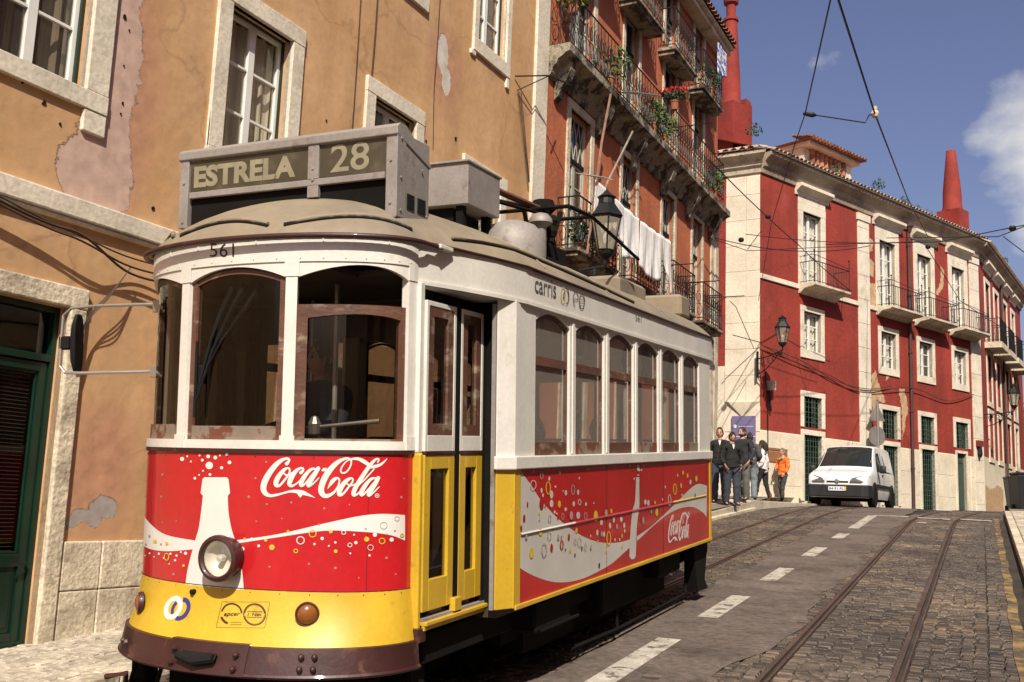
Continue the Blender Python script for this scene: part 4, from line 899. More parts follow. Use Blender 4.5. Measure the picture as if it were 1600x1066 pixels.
# striped plaque and sign seen side-on by the second grilled door
q=MB(); q.cham(.35,1.35,-.045,-.015,3.30,3.62,.005); q.mat(1); q.box(.35,1.35,-.05,-.02,3.66,3.72)
o=q.build('wall_plaque',[MATS['brown_plaster_scar'],MATS['brown_plaster_scar']],RH)
SN=empty('street_sign_post',wpt(RH,5.95,-.42,0),(0,0,R_(90-RAZ-20))); tag(SN,'grey round and triangular traffic signs seen from behind by the stone pilaster beside the van','traffic sign')
q=MB(); q.tube([(0,0,2.0),(0,0,5.65)],.035,8); q.build('pole',m_alu,SN)
q=MB(); q.lathe([(0,0),(.33,0),(.33,.02),(0,.02)],(0,.04,4.45),24,'y'); q.build('sign_disc',m_alu,SN)
q=MB(); q.prism([(-.34,4.95),(.34,4.95),(0,5.55)],.04,.06); q.build('sign_triangle',m_alu,SN)
# ---------- street lanterns
def lantern(mb,gm,c,s=1,sides=6):
    # tapered glazed lantern, wider at the top
    x,y,z=c; rb,rt,h=.12*s,.215*s,.46*s
    def ring(r,zz): return [(x+r*math.cos(2*math.pi*(k+.5)/sides),y+r*math.sin(2*math.pi*(k+.5)/sides),z+zz) for k in range(sides)]
    b,t=ring(rb,0),ring(rt,h)
    for k in range(sides):
        mb.tube([b[k],t[k]],.012*s,4); mb.tube([b[k],b[(k+1)%sides]],.014*s,4); mb.tube([t[k],t[(k+1)%sides]],.017*s,4)
    top=ring(rt*.50,h+.19*s); 
    for k in range(sides): mb.tube([t[k],top[k]],.012*s,4)
    mb.add(ring(rt*1.13,h+.015*s)+ring(rt*.55,h+.20*s),[(k,(k+1)%sides,(k+1)%sides+sides,k+sides) for k in range(sides)])
    mb.lathe([(rt*.55,h+.19*s),(rt*.5,h+.27*s),(rt*.62,h+.29*s),(rt*.3,h+.34*s),(rt*.12,h+.38*s),(0,h+.43*s)],(x,y,z),sides*2)
    mb.lathe([(rb*1.05,-.02*s),(rb*.9,-.06*s),(.03*s,-.13*s),(.02*s,-.20*s)],(x,y,z),sides*2)
    gm.add(b+t,[(k,(k+1)%sides,(k+1)%sides+sides,k+sides) for k in range(sides)])
def wall_lamp(par_loc,rot,label,s=1,arm=.9,dx=0):
    e=empty('street_lamp',par_loc,(0,0,rot)); tag(e,label,'street lamp','wall lanterns on scrolled iron brackets')
    q=MB(); q.cham(-.04,.04,-.03,0,-.42*s,.42*s,.008); q.tube([(0,-.02,.18*s),(0,-arm*.5,.20*s),(0,-arm,.30*s)],.022*s,6); q.tube([(0,-.02,-.32*s),(0,-arm*.35,-.20*s),(0,-arm*.7,.05*s),(0,-arm*.88,.28*s)],.017*s,6)
    for c,r in ((.22,.10),(.45,.085),(.62,.06)):
        q.tube([(0,-arm*c-r*s*math.cos(t)*(1-t/9),.02*s+.12*c+r*s*math.sin(t)*(1-t/9)) for t in [k*.5 for k in range(14)]],.011*s,4)
        q.tube([(0,-arm*c-r*.7*s*math.cos(-t)*(1-t/9),-.10*s+.24*c+r*.7*s*math.sin(-t)*(1-t/9)) for t in [k*.5 for k in range(12)]],.010*s,4)
    q.lathe([(.0,-.10),(.05,-.06),(.055,0),(.02,.04)],(0,-arm*.93,.24*s),10)
    q.build('bracket',m_iron,e)
    q=MB(); g=MB(); lantern(q,g,(0,-arm,.52*s),s); l_=q.build('lantern',m_iron,e); g.build('pane',m_lglass,l_)
    b=MB(); b.lathe([(0,0),(.03,.02),(.045,.10),(.03,.16),(0,.18)],(0,-arm,.60*s),10); b.build('bulb',m_linen,l_)
    return e
bpy.context.view_layer.update()
P=CAMP+ray(1183,570)*31.0
wall_lamp(P,R_(90-RAZ-20),'iron lantern on a bracket at the stone corner of the red house above the people',.95,1.25)
P=CAMP+ray(946,392)*14.2
wp=OR.matrix_world.inverted()@P
bl_=wpt(OR,wp.x,-.02,P.z-.52)
wall_lamp(Vector((bl_.x,bl_.y,bl_.z)),R_(90-2.38),'large black lantern on a bracket in front of the white laundry above the tram roof',1.0,-wp.y-.02)
P=CAMP+ray(1537,655)*41.
wall_lamp(P,R_(90-RAZ+18),'far lantern bracketed off the pilaster at the bend of the red house',1.0,1.10)
# ---------- things beyond the bend
BB=empty('distant_house',(6.2,84,2.0)); tag(BB,'small stone cottage with tiled roof below the wooded hill at the right edge','house')
q=MB(); wall_holes(q,-6,10,-3,4.2,[(-3.7,-2.6,1.6,3.0),(-.8,.3,1.6,3.0),(-2.6,-1.6,-2,0.2)],y=0); q.quad((-6,0,-3),(-6,8,-3),(-6,8,4.2),(-6,0,4.2)); q.build('wall',MATS['bare_tan_plaster'],BB)
q=MB(); q.prism([(-.5,4.2),(4,6.4),(8.5,4.2)],-6.4,10.3,'yz'); q.build('roof',m_tile,BB)
for a,b in ((-3.7,-2.6),(-.8,.3)): q=MB(); frame(q,a,b,1.6,3.0,.1,.08,.15); w_=q.build('window',m_whitef,BB); q=MB(); q.quad((a,.12,1.6),(b,.12,1.6),(b,.12,3),(a,.12,3)); q.build('pane',m_glassd,w_)
m_far=M('hillside_scrub',(.06,.085,.03),.95,var=.4,vs=.2,bump=.8,bs=.6,dist=.5,col2=(.16,.13,.07),c2s=.12,c2t=(.45,.6))
q=MB(); q.grid(lambda x,y:(x,y,-1+16*math.exp(-((x-40)/70)**2-((y-170)/45)**2)+1.2*math.sin(x*.11)*math.cos(y*.13)),[-60+i*8 for i in range(26)],[100+i*8 for i in range(20)]); struct(q.build('hill',m_far,smooth=60))
def tree(loc,h,cr,label,seed):
    rnd=random.Random(seed); e=empty('tree',loc); tag(e,label,'tree','trees on the far hillside')
    q=MB(); q.tube([(0,0,-1),(.1,0,h*.3),(.0,.1,h*.6)],[.3,.2,.1],7)
    for i in range(6): a=i*1.05; q.tube([(.05,0,h*.35),(cr*.5*math.cos(a),cr*.5*math.sin(a),h*(.55+.06*i))],[.1,.03],5)
    q.build('trunk',M('bark',(.10,.075,.05),.9,bump=.4) if 'bark' not in MATS else MATS['bark'],e)
    q=MB()
    for k in range(11):
        c=(rnd.uniform(-.6,.6)*cr,rnd.uniform(-.6,.6)*cr,h*rnd.uniform(.42,.92)); leaves(q,c,(cr*.42,cr*.42,cr*.36),150,.20,rnd)
    q.build('crown',MATS['dark_leaf'] if seed%2 else MATS['balcony_leaf'],e,recalc=False)
for i,(x,y,z,h,lab) in enumerate(((3.4,104,4,9,'bushy tree nearest the bend on the far hill'),(7.4,108,4,8,'bushy tree on the far hill behind the cottage roof'),(11,112,5,9,'rightmost tree on the far hill behind the cottage'))): tree((x,y,z),h,4.2,lab,i)
# wheelie bins on the right
m_bin=M('black_plastic',(.018,.018,.020),.45,var=.1,bump=.1,bs=40)
for i,(px,py,dp) in enumerate(((1589,812,35.5),(1603,812,32.5))):
    P=CAMP+ray(px,py)*dp; e=empty('wheelie_bin',(P.x,P.y,rz(P.y)+.1),(0,0,R_(12+6*i))); tag(e,['black wheelie bin nearer the red house at the right edge','black wheelie bin cut off by the right edge of the photo'][i],'bin','bins standing on the right pavement')
    q=MB(); q.add([(-.24,-.27,.06),(.24,-.27,.06),(.24,.27,.06),(-.24,.27,.06),(-.32,-.36,1.1),(.32,-.36,1.1),(.32,.36,1.1),(-.32,.36,1.1)],[(3,2,1,0),(0,1,5,4),(1,2,6,5),(2,3,7,6),(3,0,4,7),(4,5,6,7)]); q.build('body',m_bin,e,bevel=.02)
    q=MB(); q.cham(-.34,.34,-.40,.38,1.10,1.18,.03); q.build('lid',m_bin,e)
    for s in (-1,1): q=MB(); q.lathe([(.0,-.03),(.1,-.03),(.1,.03),(0,.03)],(s*.25,.3,.1),14,'x'); q.build('wheel',m_black,e)
    q=MB(); q.box(-.05,.05,-.365,-.355,.80,.92); q.build('sticker',m_wht,e)
# parapet and posts on the right pavement edge
q=MB(); q.cham(1.35,1.60,20,29.5,rz(24)-.3,rz(29)+.75,.03); 
# buildings on the near side of the street, outside the frame: they fill the window reflections
m_opp=M('cream_plaster',(.46,.36,.25),.9,var=.2,vs=.8,bump=.3,bs=8)
OP=empty('opposite_house',(3.3,-9,0),(0,0,R_(90-0))); tag(OP,'cream plaster house on the near side of the street, mirrored in the tram windows','house')
q=MB(); hs=[(1.2+i*3.1,2.4+i*3.1,c,c+1.9) for i in range(11) for c in (2.2,5.4)]; 
wall_holes(q,-3,36,-3,6.5,hs,depth=.2,y=0); q.mat(1); q.box(-3,36,3.0,3.1,-3,6.4)
o=q.build('wall',[m_opp,m_dark],OP); o.scale=(1,-1,1)
q=MB()
for a,b,c,d in hs: frame(q,a,b,c,d,.08,.1,.15); q.box((a+b)/2-.03,(a+b)/2+.03,.1,.15,c,d)
o=q.build('window_frames',m_whitef,OP); o.scale=(1,-1,1)
q=MB(); q.prism([(-.3,6.5),(1.5,7.6),(3,6.5)],-3.2,36.2,'yz'); o=q.build('roof',m_tile,OP); o.scale=(1,-1,1)
OZ=empty('opposite_house',(6.2,27.5,0),(0,0,R_(90))); tag(OZ,'unseen brown house added farther up the near side to darken rear tram window reflections','house')
q=MB(); hs=[(1.2+i*3.3,2.4+i*3.3,c,c+1.8) for i in range(14) for c in (3.4,6.6)]
wall_holes(q,0,48,-1,10.6,hs,depth=.2,y=0); q.mat(1); q.box(0,48,3.0,3.1,-1,10.5); o=q.build('wall',[M('dull_brown_plaster',(.20,.14,.10),.9,var=.2,bump=.2),m_dark],OZ); o.scale=(1,-1,1)
q=MB(); q.prism([(-.4,10.6),(1.5,11.4),(3.1,10.6)],-.2,48.2,'yz'); o=q.build('roof',m_tile,OZ); o.scale=(1,-1,1)
OQ=empty('opposite_tower_house',(9,-14,0),(0,0,R_(90))); tag(OQ,'unseen tall brown tenement added set back across the street for upper window reflections','house')
m_opb=M('brown_plaster',(.26,.17,.11),.9,var=.2,vs=.8,bump=.3,bs=8)
q=MB(); hs=[(1.2+i*3.4,2.5+i*3.4,c,c+1.9) for i in range(13) for c in (6.5,9.8,13.1)]
wall_holes(q,-3,46,-3,17,hs,depth=.2,y=0); q.mat(1); q.box(-3,46,3.0,3.1,-3,16.9); o=q.build('wall',[m_opb,m_dark],OQ); o.scale=(1,-1,1)
q=MB()
for a,b,c,d in hs: frame(q,a,b,c,d,.08,.1,.15)
o=q.build('window_frames',m_whitef,OQ); o.scale=(1,-1,1)
q=MB(); q.prism([(-.4,17),(1.5,18),(3.1,17)],-3.2,46.2,'yz'); o=q.build('roof',m_tile,OQ); o.scale=(1,-1,1)
# ---------- overhead wires
m_wire=M('black_overhead_wire',(.012,.012,.014),.6,var=0,bump=0)
def wire(pts,r,label,group='overhead tram wires and their stays'):
    q=MB(); q.tube(pts,r,5); o=q.build('overhead_wire',m_wire); tag(o,label,'wire',group); return o
def PX(x,y,d): return CAMP+ray(x,y)*d
def sag(a,b,s=.12,n=12): return [a.lerp(b,i/n)-Vector((0,0,4*s*(i/n)*(1-i/n))) for i in range(n+1)]
K1=PX(1367,178,12.6); 
wire([PX(1296,-40,8.5),PX(1310,-0,9.2),K1,PX(1418,310,22),PX(1450,370,34)],.011,'thick contact wire dropping from the top of the sky past the insulator on the right')
K0=PX(1258,178,12.8)
wire([PX(1302,-20,8.7),K0],.008,'thinner wire from the left end of the short cross stay up through the sky')
wire([K0,PX(1243,222,14.2),PX(1205,350,19),PX(1185,470,26)],.007,'thin wire running down from the left end of the short cross stay to the dormer')
wire([K0,PX(1280,181,12.75),PX(1352,192,12.6),PX(1358,180,12.6),K1],.009,'short cross stay between the two hanging wires')
q=MB(); q.lathe([(.0,-.05),(.035,-.04),(.05,0),(.035,.04),(0,.05)],K1,10); q.lathe([(.0,-.03),(.025,-.02),(.03,.02),(0,.03)],K1+Vector((.0,0,.07)),10); o=q.build('insulator',m_stone2); tag(o,'pale insulator clamp where the thick wire meets the cross stay','insulator','wire insulators')
q=MB(); q.tube([K0+(PX(1280,181,12.75)-K0)*t for t in (-.15,.2,.55,.8)],[.018,.03,.035,.012],8); o=q.build('insulator',m_iron); tag(o,'dark insulator at the left end of the cross stay','insulator','wire insulators')
wire(sag(PX(1117,372,26),PX(1360,384,30),.25),.012,'thin stay crossing the red house below the cornice to the left pilaster')
wire(sag(PX(1108,250,24),PX(1250,385,30),.05),.014,'stay wire slanting down from the orange house across the stone corner')
wire(sag(PX(1250,385,30),PX(1330,455,32),.05),.012,'stay wire continuing down right across the first balcony of the red house')
wire(sag(PX(1165,366,26),PX(1460,375,31),.15),.010,'nearly level thin wire in front of the red house upper windows')
wire([PX(1290,382,30),PX(1470,378,27),PX(1600,352,22)],.013,'wire running off to the right edge across the far chimney foot')
wire([PX(1385,372,34),PX(1560,370,26),PX(1640,338,21)],.013,'wire rising to the right edge from the third hood moulding')
wire([PX(1568,370,26),PX(1610,402,22)],.012,'short wire dropping to the right edge from the stay insulator')
wire([PX(1445,382,31),PX(1500,470,33),PX(1600,535,30)],.011,'thin wire slanting down across the last two balconies to the right edge')
wire([PX(1168,390,28),PX(1190,360,28)],.010,'short tie between two stays in front of the stone corner')
wire([PX(1118,375,26),PX(1168,392,28),PX(1340,384,30)],.010,'stay from the orange house end knotted in front of the stone corner')
wire([PX(1140,470,28),PX(1150,480,28),PX(1178,545,30.5)],.010,'short wire hanging down to the corner lantern bracket')
for i,(x,y,d,lab) in enumerate(((1200,339,27.5,'round insulator ball in front of the red wall left of the first window'),(1158,375,27.3,'small ball on the level wire before the stone corner'),(1450,386,31,'pale clamp before the third hood moulding'),(1582,357,23,'small insulator on the wire at the right edge'))):
    q=MB(); q.lathe([(0,-.07),(.06,-.05),(.08,0),(.06,.05),(0,.07)],PX(x,y,d),10); o=q.build('insulator',m_iron); tag(o,lab,'insulator','wire insulators')
# ============================================================ tram
TX=-3.97
TR=empty('tram',(TX,0,0),(PITCH,0,0)); tag(TR,'vintage red, white and yellow tram 561 with ESTRELA 28 board on the left track','tram')
bpy.context.view_layer.update()
TMI=Matrix.LocRotScale(Vector((TX,0,0)),Matrix.Rotation(PITCH,3,'X').to_quaternion(),None).inverted()
RCO=TMI@CAMP; 
def tray(px,py): return (TMI.to_3x3()@ray(px,py))
def shit(px,py,x=1.19): d=tray(px,py); t=(x-RCO.x)/d.x; p=RCO+d*t; return (p.y,p.z)
def yhit(px,py,y): d=tray(px,py); t=(y-RCO.y)/d.y; p=RCO+d*t; return (p.x,p.z)
WF,BF,YF=.95,.48,5.45
def flare(z): return 0 if z>=.89 else min(1.25,((.89-z)/.29))**1.5
def fp(t,z,o=0):
    f=flare(z); return Vector(((WF+.035*f+o)*math.sin(t),YF-(BF+.13*f+o)*math.cos(t),z))
def fhit(px,py,o=0):
    d=tray(px,py); z=1.2
    for _ in range(6):
        f=flare(z); a=WF+.035*f+o; b=BF+.13*f+o
        A=(d.x/a)**2+(d.y/b)**2; B=2*(RCO.x*d.x/a/a+(RCO.y-YF)*d.y/b/b); Cc=(RCO.x/a)**2+((RCO.y-YF)/b)**2-1
        D=B*B-4*A*Cc
        t=(-B-math.sqrt(max(D,0)))/(2*A); p=RCO+d*t; z=p.z
    return math.atan2(p.x/a,-(p.y-YF)/b), p.z
m_tw=M('tram_white_paint',(.74,.71,.645),.42,streak=.10,var=.07,vs=2.5,bump=.12,bs=9,fine=.05,coat=.25,col2=(.50,.44,.33),c2s=5,c2t=(.64,.80),dist=.01)
m_tr=M('tram_red_vinyl',(.50,.013,.018),.30,var=.08,vs=2,bump=.22,bs=2.2,coat=.4,dist=.03,fine=.05)
m_trs=M('tram_red_side_vinyl',(.47,.012,.012),.30,var=.16,vs=1.5,bump=.25,bs=2.2,coat=.4,dist=.03)
m_ty=M('tram_yellow_paint',(.62,.39,.03),.40,var=.10,vs=3,bump=.14,bs=4,coat=.3,col2=(.36,.22,.05),c2s=9,c2t=(.63,.72),fine=.05,streak=.10,dist=.02)
m_tm=M('tram_maroon_paint',(.042,.011,.010),.5,var=.3,vs=4,bump=.25,bs=20,coat=.2,col2=(.12,.055,.04),c2s=6,c2t=(.60,.72))
m_tb=M('worn_brown_window_wood',(.115,.048,.028),.6,var=.3,vs=4,bump=.3,bs=30,col2=(.26,.19,.14),c2s=4.5,c2t=(.56,.66),stretch=(1,1,2))
m_roof=M('weathered_roof_canvas',(.285,.23,.15),.62,var=.14,vs=1.2,bump=.18,bs=6,dist=.02,fine=.06,col2=(.20,.165,.125),c2s=.8,c2t=(.42,.72),streak=.15)
m_tg=M('tram_grey_sheet_metal',(.29,.26,.235),.6,metal=.15,var=.18,vs=3,bump=.15,bs=20,col2=(.16,.11,.08),c2s=6,c2t=(.58,.72),fine=.08)
m_frame=M('black_underframe',(.008,.007,.006),.9,spec=.15,var=.3,bump=.3,bs=30)
m_gw=M('graphic_white',(.74,.71,.66),.35,var=.04,vs=6,bump=0,coat=.2)
m_gsl=M('graphic_side_silver',(.58,.55,.50),.35,var=.10,vs=2,bump=.15,bs=3,coat=.3)
m_gy=M('graphic_yellow',(.62,.45,.04),.4,var=0,bump=0); m_gg=M('graphic_grey',(.34,.31,.28),.4,var=0,bump=0); m_gd=M('graphic_dark',(.035,.02,.02),.5,var=0,bump=0); m_gb=M('graphic_blue',(.035,.035,.20),.4,var=0,bump=0)
m_gr=MATS['tram_red_vinyl']
m_sglass=glass('tram_side_glass',(.58,.55,.50),base=.07,haze=.30,dcol=(.44,.40,.35))
def arcbox(mb,t0,t1,z0,z1,o0,o1,n=None,fl=True):
    n=n or max(2,int(abs(t1-t0)/.07)); ts=[t0+(t1-t0)*i/n for i in range(n+1)]
    Z0=z0 if callable(z0) else (lambda t:z0); Z1=z1 if callable(z1) else (lambda t:z1)
    vs=[]
    for t in ts:
        a,b=Z0(t),Z1(t); vs+=[fp(t,a,o1),fp(t,b,o1),fp(t,b,o0),fp(t,a,o0)]
    fs=[]
    for i in range(n):
        for j in range(4): fs.append((4*i+j,4*i+(j+1)%4,4*i+4+(j+1)%4,4*i+4+j))
    fs+=[(0,1,2,3),(4*n,4*n+1,4*n+2,4*n+3)]
    mb.add(vs,fs)
H=math.pi/2
# --- front apron
q=MB(); arcbox(q,-H,H,.885,1.648,-.03,0,40); q.build('front_panel',m_tr,TR,smooth=35)
q=MB(); ts=[-H+math.pi*i/44 for i in range(45)]; zs=[.885-.285*k/8 for k in range(9)]
q.grid(lambda t,z:fp(t,z,.002),ts,zs); q.grid(lambda t,z:fp(t,z,-.02),ts,zs); q.build('front_skirt',m_ty,TR,smooth=35)
q=MB(); arcbox(q,-H*1.0,H*1.0,.455,.598,-.05,.022,44); q.mat(0); arcbox(q,-.22,.30,.452,.612,.0,.036,8)
q.tube([fp(t,.455,.02) for t in ts],.014,6)
for t,zz in ((-.78,.53),(-.70,.53),(.62,.56),(.62,.50),(.70,.56),(.70,.50),(-.17,.56),(-.17,.49),(.24,.56),(.24,.49)):
    p=fp(t,zz,.03 if abs(t)<.3 else .02); q.lathe([(.0,.022),(.014,.016),(.018,0)],(0,0,0),8,M4=Matrix.Translation(p)@Matrix.Rotation(t,4,'Z')@Matrix.Rotation(R_(90),4,'X'))
q.build('bumper',m_tm,TR,smooth=40)
q=MB(); q.tube([fp(-.12,.535,.038),fp(.0,.515,.05),fp(.12,.535,.038)],.024,8); arcbox(q,-.10,.13,.53,.56,.036,.04,3); q.build('coupler_slot',m_black,TR)
q=MB(); arcbox(q,-H,H,1.648,1.672,-.03,.012,40); q.build('belt_line',m_tm,TR,smooth=35)
q=MB(); arcbox(q,-H,H,.884,.889,-.002,.0028,40); arcbox(q,-.82,-.815,.89,1.645,-.002,.0009,1); arcbox(q,1.02,1.025,.89,1.645,-.002,.0009,1); q.build('panel_joint',m_tm,TR)
q=MB()
for t in [-1.4+.2*i for i in range(15)]:
    for z_ in (1.628,.868): q.lathe([(.0045,0),(.003,.003),(0,.004)],(0,0,0),6,M4=Matrix.Translation(fp(t,z_,.001))@Matrix.Rotation(t,4,'Z')@Matrix.Rotation(R_(90),4,'X'))
q.build('screws',m_tm,TR)
# --- posts, sill and header
q=MB(); arcbox(q,-H,H,1.672,1.722,-.05,.010,40)
for a,b in ((.375,.455),(-.455,-.375),(H-.15,H+.001),(-H,-H+.12)): arcbox(q,a,b,1.722,2.74,-.045,.008)
def arch(a,b,zl,zh): return lambda t: zl+(zh-zl)*(1-((2*(t-a)/(b-a))-1)**2)
for a,b in ((-.375,.375),(.455,H-.15),(-H+.12,-.455)): arcbox(q,a,b,arch(a,b,2.655,2.728),2.745,-.02,.004,16)
arcbox(q,-H,H,2.745,2.90,-.04,.012,44); 
for t in (-1.2,-.62,-.30,.16,.62,1.15): arcbox(q,t,t+.008,2.84,2.90,.012,.016,1)
q.build('front_frame',m_tw,TR,smooth=30)
q=MB()
for t in [-1.45+.16*i for i in range(19)]:
    p=fp(t,2.765,.013); q.lathe([(.005,0),(.003,.004),(0,.005)],(0,0,0),6,M4=Matrix.Translation(p)@Matrix.Rotation(t,4,'Z')@Matrix.Rotation(R_(90),4,'X'))
q.build('rivets',m_tw,TR)
# plates on post heads
q=MB(); 
for a,b in ((.365,.465),(-.465,-.365),(H-.16,H)): arcbox(q,a,b,2.66,2.75,.008,.013,2); arcbox(q,a,b,1.672,1.75,.010,.015,2)
q.split('post_plate',m_tw,TR)
# --- brown window frames and panes
def fwindow(a,b,z0,z1,side=.05,bot=.08,top=None,name='front_window'):
    q=MB(); da=side; ar=arch(a,b,2.65,2.72)
    arcbox(q,a,a+da,z0,lambda t:z1 if z1<2.6 else ar(t),-.05,-.015,2); arcbox(q,b-da,b,z0,lambda t:z1 if z1<2.6 else ar(t),-.05,-.015,2)
    q.mat(1); arcbox(q,a+da,b-da,z0,z0+bot,-.05,-.012,10); q.mat(0)
    if z1<2.6: arcbox(q,a+da,b-da,lambda t:z1-.055-.035*((2*(t-a)/(b-a)-1)**2),z1,-.05,-.013,12)
    else: arcbox(q,a+da,b-da,lambda t:ar(t)-.03,ar,-.05,-.02,12)
    o=q.build(name,[m_tb,M('grey_worn_wood',(.22,.17,.125),.7,var=.2,vs=4,bump=.3,bs=30,col2=(.14,.045,.022),c2s=4,c2t=(.52,.56)) if 'grey_worn_wood' not in MATS else MATS['grey_worn_wood']],TR,smooth=30)
    g=MB(); n=14; tt=[a+da*.8+(b-a-1.6*da)*i/n for i in range(n+1)]; zt=(z1-.04) if z1<2.6 else None
    g.add([fp(t,z0+bot*.8,-.03) for t in tt]+[fp(t,zt if zt else ar(t)-.02,-.03) for t in tt],[(i,i+1,i+n+2,i+n+1) for i in range(n)]); g.build('pane',m_tglass,o)
    return o
fwindow(-.375,.375,1.722,2.7,side=.045); fwindow(.455,H-.15,1.722,2.50,side=.075,bot=.012); fwindow(-H+.12,-.455,1.722,2.7,side=.05,bot=.09)
# --- corner column beside the door
q=MB(); q.box(.915,.985,5.455,5.50,.62,1.66); q.cham(.93,1.0,5.452,5.49,.60,1.655,.008); q.build('corner_column',m_ty,TR,bevel=.004)
q=MB(); q.box(.90,.985,5.452,5.50,1.66,2.66); q.build('corner_post',m_tw,TR,bevel=.004)
q=MB(); q.cham(.93,1.01,5.44,5.54,.575,.66,.006); q.build('corner_shoe',m_tm,TR)
# --- folding doors (leaf pair) on the right, plain panel on the left
def leaf(x,y0,y1,fr,pw):
    dm=MB(); xo=x
    def B(mb,a,b,c,d,o=0,th=.035): mb.box(xo-th,xo+o,a,b,c,d)
    wt=MB(); 
    B(wt,y0,y0+.028,1.665,2.56); B(wt,y1-.028,y1,1.665,2.56); B(wt,y0+.028,y1-.028,1.665,1.76); B(wt,y0+.028,y1-.028,2.53,2.56)
    d=wt.build('door_leaf',m_tw,TR,bevel=.003)
    q=MB(); a,b=y0+.028,y1-.028
    B(q,a,a+fr,1.76,2.53,-.004); B(q,b-fr,b,1.76,2.53,-.004); B(q,a+fr,b-fr,1.76,1.83,-.004); B(q,a+fr,b-fr,2.47,2.53,-.004); q.build('window_frame',m_tb,d,bevel=.002)
    g=MB(); g.quad((xo-.02,a+fr,1.83),(xo-.02,b-fr,1.83),(xo-.02,b-fr,2.47),(xo-.02,a+fr,2.47)); g.quad((xo-.02,y0+pw,.92),(xo-.02,y1-pw,.92),(xo-.02,y1-pw,1.56),(xo-.02,y0+pw,1.56)); g.build('pane',m_tglass,d)
    q=MB(); B(q,y0,y0+pw,.74,1.645); B(q,y1-pw,y1,.74,1.645); B(q,y0+pw,y1-pw,.74,.92); B(q,y0+pw,y1-pw,1.56,1.645); q.build('lower_frame',m_ty,d,bevel=.004)
    q=MB(); q.box(xo-.03,xo+.006,y0,y1,1.647,1.664); q.build('belt_line',m_tm,d)
leaf(1.0,5.505,5.885,.07,.075); leaf(1.0,5.955,6.275,.07,.085)
q=MB(); q.cham(.96,1.035,5.50,6.32,.665,.69,.004); q.box(1.0,1.02,5.50,6.3,.64,.665); q.build('door_sill',m_ty,TR)
q=MB(); q.box(.94,1.012,5.50,6.32,.69,.705); q.build('step_tread',m_tg,TR); q=MB(); q.cham(.99,1.03,5.86,5.95,.70,.78,.004); q.build('door_hinge',m_ty,TR)
q=MB(); q.box(-1.0,-.965,5.5,6.35,.66,2.66); q.build('offside_door_panel',m_tw,TR)
